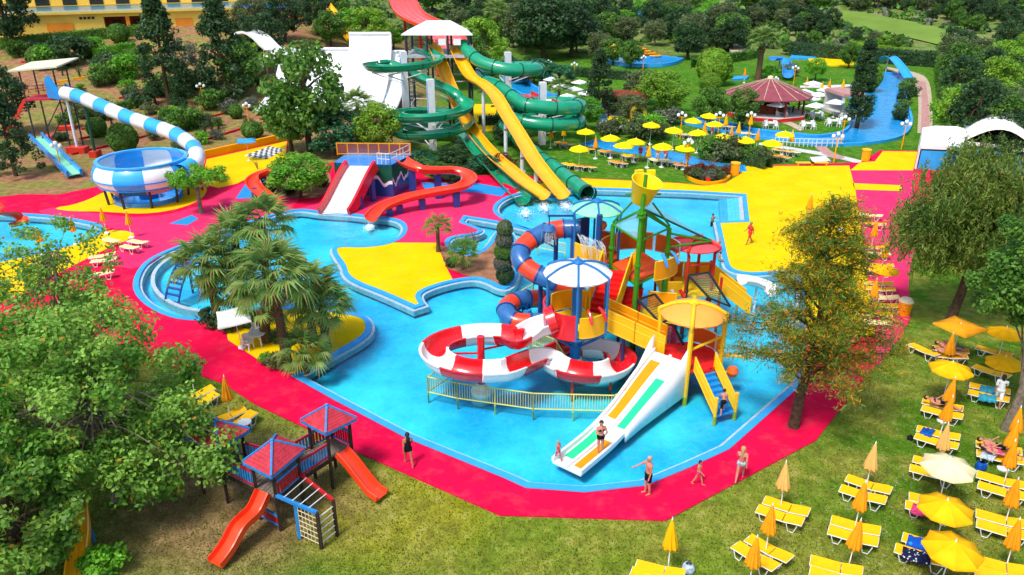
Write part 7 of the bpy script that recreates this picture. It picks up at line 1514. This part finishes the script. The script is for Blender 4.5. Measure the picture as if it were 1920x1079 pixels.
# ------------------------------------------------------------------ bar with the round maroon roof
def bar():
    c = Vector((V(1437,205,105).x, 105, 0)); root = thing('poolside_bar', 'round open bar under a wide maroon roof with pale battens', 'bar', c); n = 16; Rr = 5.6; ze, za = 2.65, 4.7
    for k in range(n):
        a0, a1 = 2*math.pi*k/n, 2*math.pi*(k+1)/n; p, q = [c + Vector((Rr*math.cos(a), Rr*math.sin(a), ze)) for a in (a0+.012, a1-.012)]; t = c + up*za; b, d = p.lerp(t,.985), q.lerp(t,.985)
        MB().add([p,q,d,b,p-up*.12,q-up*.12], ((0,1,2,3),(0,4,5,1))).build('roof_panel','maroon_roof',root); MB().bar(c + Vector((Rr*math.cos(a0),Rr*math.sin(a0),ze+.05)), t + up*.05, .08, .05).build('roof_batten','path_pale',root)
    MB().lathe([(.4,-.1),(.35,.15),(.01,.3)], c + up*za, 12).build('roof_cap','cream_trim',root,True)
    for k in range(8): a = 2*math.pi*k/8 + .2; MB().bar(c + Vector((4.7*math.cos(a),4.7*math.sin(a),.4)), c + Vector((4.7*math.cos(a),4.7*math.sin(a),ze+.2)), .2).build('post','hotel_brown',root)
    MB().lathe([(5.3,-.1),(5.3,.42),(.01,.42)], c + Vector((-.3,-.8,0)), 8).build('terrace','concrete',root); MB().lathe([(5.36,.1),(5.36,.5),(5.24,.5),(5.24,.1)], c + Vector((-.3,-.8,0)), 8).build('terrace_edge','red_gel',root)
    MB().lathe([(2.6,.42),(2.6,1.45),(2.9,1.45),(2.9,1.52),(2.2,1.52),(2.2,.42)], c, 12).build('counter','hotel_brown',root); MB().lathe([(1.1,.42),(1.1,2.6)], c, 10).build('back_shelf','wood_dark',root)
    for k in range(9): a = R(200 + k*18); q = c + Vector((3.4*math.cos(a),3.4*math.sin(a),.42)); o = MB().cyl(q, q + up*.72, .05, n=6).build('stool_leg','dark_steel',root,True); MB().cyl(q + up*.7, q + up*.78, .18, n=10).build('stool_seat','wood_dark',o,True)
bar()
# ------------------------------------------------------------------ hotel
def hotel():
    a, b = T(38,72), T(292,52); d = (b-a); d.z = 0; L = d.length*1.35; d.normalize(); n = Vector((d.y,-d.x,0)); z0 = min(a.z,b.z) - .4; root = thing('hotel_building', 'long yellow hotel wing with orange doors and a railed roof terrace', 'building', (a.x,a.y,z0)); H = 4.0; a = Vector((a.x,a.y,z0))
    def bx(u0, u1, v0, v1, h0, h1, nm, mt, par=root):
        P = [a + d*u0 - n*v0, a + d*u1 - n*v0, a + d*u1 - n*v1, a + d*u0 - n*v1]; vs = [p + up*h0 for p in P] + [p + up*h1 for p in P]; return MB().add(vs, ((3,2,1,0),(4,5,6,7),(0,1,5,4),(1,2,6,5),(2,3,7,6),(3,0,4,7))).build(nm, mt, par)
    s = L/10
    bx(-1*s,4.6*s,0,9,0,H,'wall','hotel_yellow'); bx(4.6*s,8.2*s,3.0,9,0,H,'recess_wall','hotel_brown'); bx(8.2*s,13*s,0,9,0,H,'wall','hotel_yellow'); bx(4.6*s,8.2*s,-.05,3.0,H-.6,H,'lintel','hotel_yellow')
    for u in (5.8,7.0): bx(u*s,(u+.22)*s,-.1,.5,0,H-.6,'column','hotel_orange')
    bx(1.5*s,2.9*s,-.12,.2,0,2.6,'garage_door','hotel_orange')
    for u in (.0,): 
        for k in range(5): bx((u+.1+k*.24)*s,(u+.28+k*.24)*s,-.08,.1,3.0,3.45,'window_pane','glass_dark')
    for k in range(4): bx((3.3+k*.22)*s,(3.46+k*.22)*s,-.08,.1,3.1,3.5,'window_pane','glass_dark')
    for u in (5.0,6.2,7.3): w0 = bx(u*s,(u+.5)*s,2.9,3.1,0,2.6,'door','wood_dark')
    bx(-1.2*s,13.2*s,-.6,9.4,H,H+.35,'roof_slab','hotel_yellow'); bx(-1.2*s,13.2*s,-.55,-.45,H+.35,H+1.35,'glass_railing','blue_sheet'); bx(-1.2*s,13.2*s,-.6,-.4,H+1.35,H+1.45,'hand_rail','yellow_steel')
    bx(-1*s,13*s,3.2,12,H+.35,H+5.2,'upper_wall','hotel_yellow')
    for k in range(9): f = bx((-.4+k*1.45)*s,(.35+k*1.45)*s,3.1,3.3,H+.5,H+2.9,'window','glass_dark'); bx((-.45+k*1.45)*s,(.4+k*1.45)*s,3.02,3.18,H+2.9,H+3.1,'window_head','cream_trim',f)
    bx(-1.2*s,13.2*s,2.6,12.4,H+5.2,H+5.7,'roof_slab','hotel_orange')
    bx(8.6*s,9.6*s,-.1,.1,0,2.8,'door','hotel_orange'); bx(10.2*s,10.8*s,-.1,.1,1.2,3.0,'window','glass_dark')
hotel()
# low building and awning beyond the conifers
def pavilion(px, py, sx, sy, h, wall, roof, label, rz=.2, wname='building'):
    c = T(px,py); root = thing(wname, label, 'building', c)
    for x in (-sx/2+.2, sx/2-.2):
        for y in (-sy/2+.2, sy/2-.2): MB().box(c + Matrix.Rotation(rz,3,'Z') @ Vector((x,y,h/2-.2)), (.25,.25,h+.4), rz).build('post', wall, root)
    MB().box(c + Matrix.Rotation(rz,3,'Z') @ Vector((0,sy/2-.3,h/2)), (sx-.5,.2,h), rz).build('rear_wall', wall, root); MB().box(c + up*(h+.1), (sx,sy,.25), rz).build('roof', roof, root); MB().box(c + up*(h+.28) , (sx*.92,sy*.92,.14), rz).build('roof_top', roof, root)
    MB().box(c + up*.1, (sx,sy,.5), rz).build('base', 'concrete', root); return root
pavilion(496,40,10,5,2.6,'paint_red','blue_gel','blue roofed pavilion with red posts among trees at the top'); pavilion(452,22,6,5,4.2,'cream_trim','cream_roof','cream pavilion with red shutters at the top of the slope'); pavilion(1578,212,3.2,5.0,2.6,'stone_white','path_pink','small white kiosk with a pink roof beside the cypress',.15)
o = pavilion(1168,216,5.2,4.2,2.6,'wood_dark','hotel_brown','dark brown timber hut with steps behind the far parasols',.1)
c = T(1168,216)
for k in range(6): MB().box(c + Vector((-2.2+k*.1,-2.3-k*.0,.3+k*.35)),(1.2,.4,.08)).build('step','bark_pale',o)
# tents at the right
def tent(pxs, zf, zr_, label, barrel=False):
    P = [G(x,y,0) for x, y in pxs]; c = sum(P,Vector())/4; root = thing('marquee', label, 'marquee', c)
    for p in P: MB().bar(p, p + up*zf, .14).build('pole','white_steel',root)
    E = [p + up*zf for p in P]
    if barrel:
        n = 10; mb = MB(); vs = []
        for k in range(n+1): f = k/n; hgt = zf + zr_*math.sin(f*math.pi); vs += [P[0].lerp(P[1],f) + up*hgt, P[3].lerp(P[2],f) + up*hgt]
        mb.add(vs, [(2*k,2*k+2,2*k+3,2*k+1) for k in range(n)]); o = mb.build('roof','white_cloth',root,True); o.modifiers.new('t','SOLIDIFY').thickness = .08
    else:
        ap = c + up*(zf+zr_); n2 = (P[0]+P[1])/2; r0, r1 = ((E[0]+E[3])/2).lerp(ap - Vector((0,0,0)),.5), ((E[1]+E[2])/2).lerp(ap,.5); r0.z = r1.z = zf+zr_
        MB().add(E + [r0,r1], ((0,1,5,4),(2,3,4,5),(1,2,5),(3,0,4))).build('roof','white_cloth',root)
    for i in range(4): MB().bar(E[i] - up*.18, E[(i+1)%4] - up*.18, .04, .4).build('valance','white_cloth',root)
    for i, j in ((0,1),(1,2),(3,0)): MB().bar(P[i].lerp(P[j],.05) + up*1.0, P[i].lerp(P[j],.95) + up*1.0, .05, 1.9).build('wall_sheet','coping_blue',root)
    return root
tent([(1716,318),(1800,322),(1802,285),(1722,282)], 2.5, 1.1, 'white ridged marquee with blue walls at the right')
tent([(1795,312),(1930,330),(1950,290),(1800,268)], 2.6, 1.6, 'larger white barrel roofed marquee at the right edge', True)
# ------------------------------------------------------------------ lamps with globes
def mk_lamp():
    t = thing('globe_lamp','x','lamp'); MB().cyl((0,0,0),(0,0,2.7),.07,.05,8).build('pole','orange_deck',t,True); MB().bar((-.4,0,2.6),(.4,0,2.6),.06).build('cross_arm','orange_deck',t)
    for x in (-.42,0,.42): MB().lathe([(.01,-.2),(.15,-.14),(.2,0),(.15,.14),(.01,.2)],(x,0,2.82 + (.25 if x == 0 else 0)),12).build('globe','lamp_white',t,True)
    return t
lm = mk_lamp()
for i, (px, py) in enumerate(sorted(((1028,150),(1076,155),(1275,262),(1690,280),(1577,270),(1563,306),(1487,162),(382,202),(468,242),(117,326),(1403,262),(1205,140),(1345,262),(1286,320),(1450,186)))): c = T(px,py); place(lm, c, rj.uniform(-.6,.6), 'white globe lamp on an orange post in the gardens, %s from the left' % nth(i+1), 'globe lamps in the gardens')
# ------------------------------------------------------------------ kerbs, bollards, beds, boards
for x0_, y0_, x1_, y1_ in ((135,291,207,274),(257,261,307,247),(370,268,490,232),(300,209,347,197),(223,186,300,170),(380,224,430,212),(153,244,180,238),(40,118,120,112),(340,210,300,216),(150,262,205,250)):
    N = 6; pts = [T(x0_+(x1_-x0_)*k/N, y0_+(y1_-y0_)*k/N) for k in range(N+1)]; MBk = MB()
    for p, q in zip(pts[:-1],pts[1:]): MBk.bar(p + up*.08, q + up*.08, .3, .28)
    struct(MBk, 'kerb', 'paint_red_deep')
for x0_, y0_, x1_, y1_ in ((137,150,187,142),(90,158,130,152),(160,100,225,92)):
    p, q = T(x0_,y0_), T(x1_,y1_); struct(MB().bar(p + up*.1, q + up*.1, .3, .3), 'kerb', 'orange_deck')
for px, py, l in ((95,262,'red block footing left of the striped tube pole'),(126,243,'small red block under the start platform')): c = T(px,py); o = MB().box(c + up*.3,(1.9,1.2,.6),.3).build('concrete_block','red_steel',None,origin=c); bv = o.modifiers.new('b','BEVEL'); bv.width = .08; tag(o,l,'block')
for px, py, l in ((1622,302,'orange round pillar at the back corner of the yellow pavement'),(1377,328,'orange round pillar at the end of the round bed')): c = T(px,py); t = thing('pillar',l,'pillar',c); MB().cyl(c, c + up*1.15, .42, n=16).build('shaft','orange_panel',t,True); MB().cyl(c + up*1.15, c + up*1.25, .48, n=16).build('cap','amber_panel',t,True)
rb = [G(x,y) for x, y in chaikin([(1285,322),(1290,336),(1305,344),(1335,348),(1360,342),(1372,328),(1350,318),(1310,316)],2)]; struct(MB().sheet(gz(ccw(rb),.16)),'planting_bed','soil'); struct(ribbon(ccw(rb),-.1,.14,-.1,.3),'bed_edging','orange_deck')
c = G(1327,345); t = thing('litter_bin','small red bin in front of the round bed','litter bin',c); MB().lathe([(.2,0),(.25,.55),(.27,.6),(.24,.6),(.2,.5)],c,14).build('drum','red_gel',t,True); MB().lathe([(.01,.62),(.26,.6)],c,14).build('lid','paint_red_deep',t)
def board(px, l): P = [T(x,y) for x, y in px]; z = max(p.z for p in P) + .3; t = thing('notice_board', l, 'board', P[0]); MB().sheet([Vector((p.x,p.y,z)) for p in P],None,(),.08).build('panel','white_plastic',t); [MB().bar(p, Vector((p.x,p.y,z-.02)), .08).build('foot','grey_steel',t) for p in P]
board([(1518,300),(1547,298),(1556,306),(1524,310)],'flat white board lying on the lawn beside the pale path')
for px, py, l in ((1508,312,'low yellow bench at the edge of the yellow pavement, left one'),(1535,312,'low yellow bench at the edge of the yellow pavement, right one')): c = T(px,py); t = thing('bench',l,'bench',c); MB().box(c + up*.4,(1.8,.45,.08)).build('seat','amber_panel',t); [MB().box(c + Vector((s*.7,0,.2)),(.12,.4,.4)).build('leg','orange_panel',t) for s in (-1,1)]
# railings along the canal, blue arch chute, rubber rings, raft
def rail(pts, l, mat, h=.9): 
    P = [T(*p) for p in pts]; t = thing('railing', l, 'fence', P[0])
    for p, q in zip(P[:-1],P[1:]):
        for z in (h, h*.5): MB().bar(p + up*z, q + up*z, .06).build('rail', mat, t)
        for k in range(5): m = p.lerp(q,k/5); MB().bar(m, m + up*h, .07).build('post', mat, t)
rail([(1452,272),(1490,275),(1530,276),(1580,276)],'white railing along the near bank of the canal','white_steel'); rail([(1190,118),(1225,104),(1260,112)],'red railing by the far pool steps','red_steel'); rail([(40,176),(110,168)],'thin railing on the slope above the start platform','dark_steel'); rail([(1790,452),(1880,446)],'dark railing behind the drooping tree','dark_steel')
P = spl([T(1650,130)+up*1.2, T(1664,136)+up*2.4, T(1684,146)+up*1.6, T(1704,158)+up*.4], 5); f = flume('short_slide','pale blue chute at the far end of the canal','water slide',P,3,uprof(.7,.4),['coping_blue']); posts(f,[P[4],P[10]],.12,'grey_steel',False)
P = spl([T(1445,138)+up*2.2, T(1462,136)+up*2.0, T(1474,142)+up*1.4, T(1476,152)+up*.5], 5); f = flume('short_slide','blue chute curving down behind the tall palm','water slide',P,3,uprof(.8,.5),['blue_gel']); posts(f,[P[4],P[10]],.12,'grey_steel',False)
def ring(px, py, r, mat, l, g, flat=True):
    c = T(px,py); mb = MB(); n = 20; mb.sweep([Vector((c.x + r*math.cos(2*math.pi*k/n), c.y + (r*math.sin(2*math.pi*k/n) if flat else 0), c.z + r*.32 + (0 if flat else r*.7 + r*math.sin(2*math.pi*k/n)))) for k in range(n)] if flat else [Vector((c.x + r*math.cos(2*math.pi*k/n), c.y + .2*math.sin(2*math.pi*k/n), c.z + r*1.3 + r*math.sin(2*math.pi*k/n))) for k in range(n)], circ(r*.3,10), loop=True); tag(mb.build('rubber_ring',mat,None,True,origin=c),l,'rubber ring',g)
for px, py, r_, mt, l, fl in ((1152,226,.75,'sun_panel','yellow rubber ring lying left of the brown hut',True),(1163,224,.7,'green_gel','green rubber ring lying beside the brown hut',True),(1173,222,.6,'sun_panel','yellow rubber ring leaning at the hut front',True),(1196,230,.85,'sun_panel','big yellow rubber ring standing right of the hut',False),(1184,216,.6,'sun_panel','yellow rubber ring at the hut doorway',True),(1170,231,.7,'amber_panel','orange rubber ring on the paving before the hut',True)): ring(px,py,r_,mt,l,'rubber rings by the hut',fl)
# far play areas glimpsed through the trees
def fpatch(name, px, dz, mat): P = [T(*p) for p in px]; z = max(p.z for p in P) + dz; return struct(MB().sheet([Vector((p.x,p.y,z)) for p in P],None,(),.6), name, mat)
fpatch('yellow_pavement',[(1520,124),(1600,126),(1600,106),(1512,103)],.1,'yellow_deck'); fpatch('pool_floor',[(1480,112),(1530,112),(1530,104),(1485,104)],.25,'coping_blue'); fpatch('blue_pavement',[(1010,146),(1045,148),(1048,140),(1012,140)],.2,'coping_blue'); fpatch('yellow_pavement',[(860,250),(930,246),(930,196),(870,196)],.06,'yellow_deck'); fpatch('pavement',[(1116,238),(1180,242),(1205,232),(1130,226)],.08,'concrete'); fpatch('blue_pavement',[(1118,224),(1150,226),(1150,206),(1118,206)],.1,'blue_deck'); fpatch('pavement',[(1376,116),(1400,96),(1376,82),(1366,96)],.2,'path_pale'); fpatch('blue_pavement',[(1372,152),(1400,150),(1404,145),(1376,146)],.3,'coping_blue')
rs2, rp2 = multilane([T(1108,80)+up*1.6, T(1130,90)+up*1.2, T(1152,100)+up*.8, T(1168,108)+up*.4],'yellow chute dropping to the far pool through the wood',1,1.7,'sun_panel'); st2 = thing('stair_flight','red and yellow steps down to the far pool','stairs',T(1205,108))
for k in range(9): c = T(1192+k*4.5, 92+k*2.2); MB().box(c + up*.5,(2.2,.7,.2),.4).build('stair_tread','red_steel' if k % 2 else 'sun_panel',st2)
multilane([T(512,0)+up*6, T(525,14)+up*4, T(545,30)+up*2, T(556,42)+up*.6],'orange slide behind the blue roofed pavilion',1,2.6,'orange_panel'); multilane([T(612,44)+up*3.4, T(630,58)+up*2.4, T(645,72)+up*1.6, T(662,84)+up*.6],'amber slide above the half pipe',1,2.0,'amber_panel')
for i, (a_, b_, mt, l) in enumerate((((1082,4,5.0),(1120,14,4.0),'orange_gel','orange tube slide glimpsed high in the wood'),((1108,12,4.0),(1140,22,3.2),'red_gel','red tube slide glimpsed high in the wood'),((1208,30,3.6),(1228,36,3.0),'red_gel','pink red tube glimpsed between dark trees'),((1098,30,2.6),(1160,42,2.0),'grey_steel','grey pipe slide glimpsed in the wood'),((1196,48,2.6),(1216,54,2.0),'blue_gel','blue chute glimpsed between dark trees'))):
    P = [T(*a_[:2]) + up*a_[2], (T(*a_[:2]) + up*a_[2]).lerp(T(*b_[:2]) + up*b_[2],.5) + up*.2, T(*b_[:2]) + up*b_[2]]; f = flume('tube_slide', l, 'water slide', spl(P,4), 3, circ(.8,12), [mt], tube=True); posts(f,[P[0]-up*.5,P[2]-up*.5],.12,'grey_steel',False)
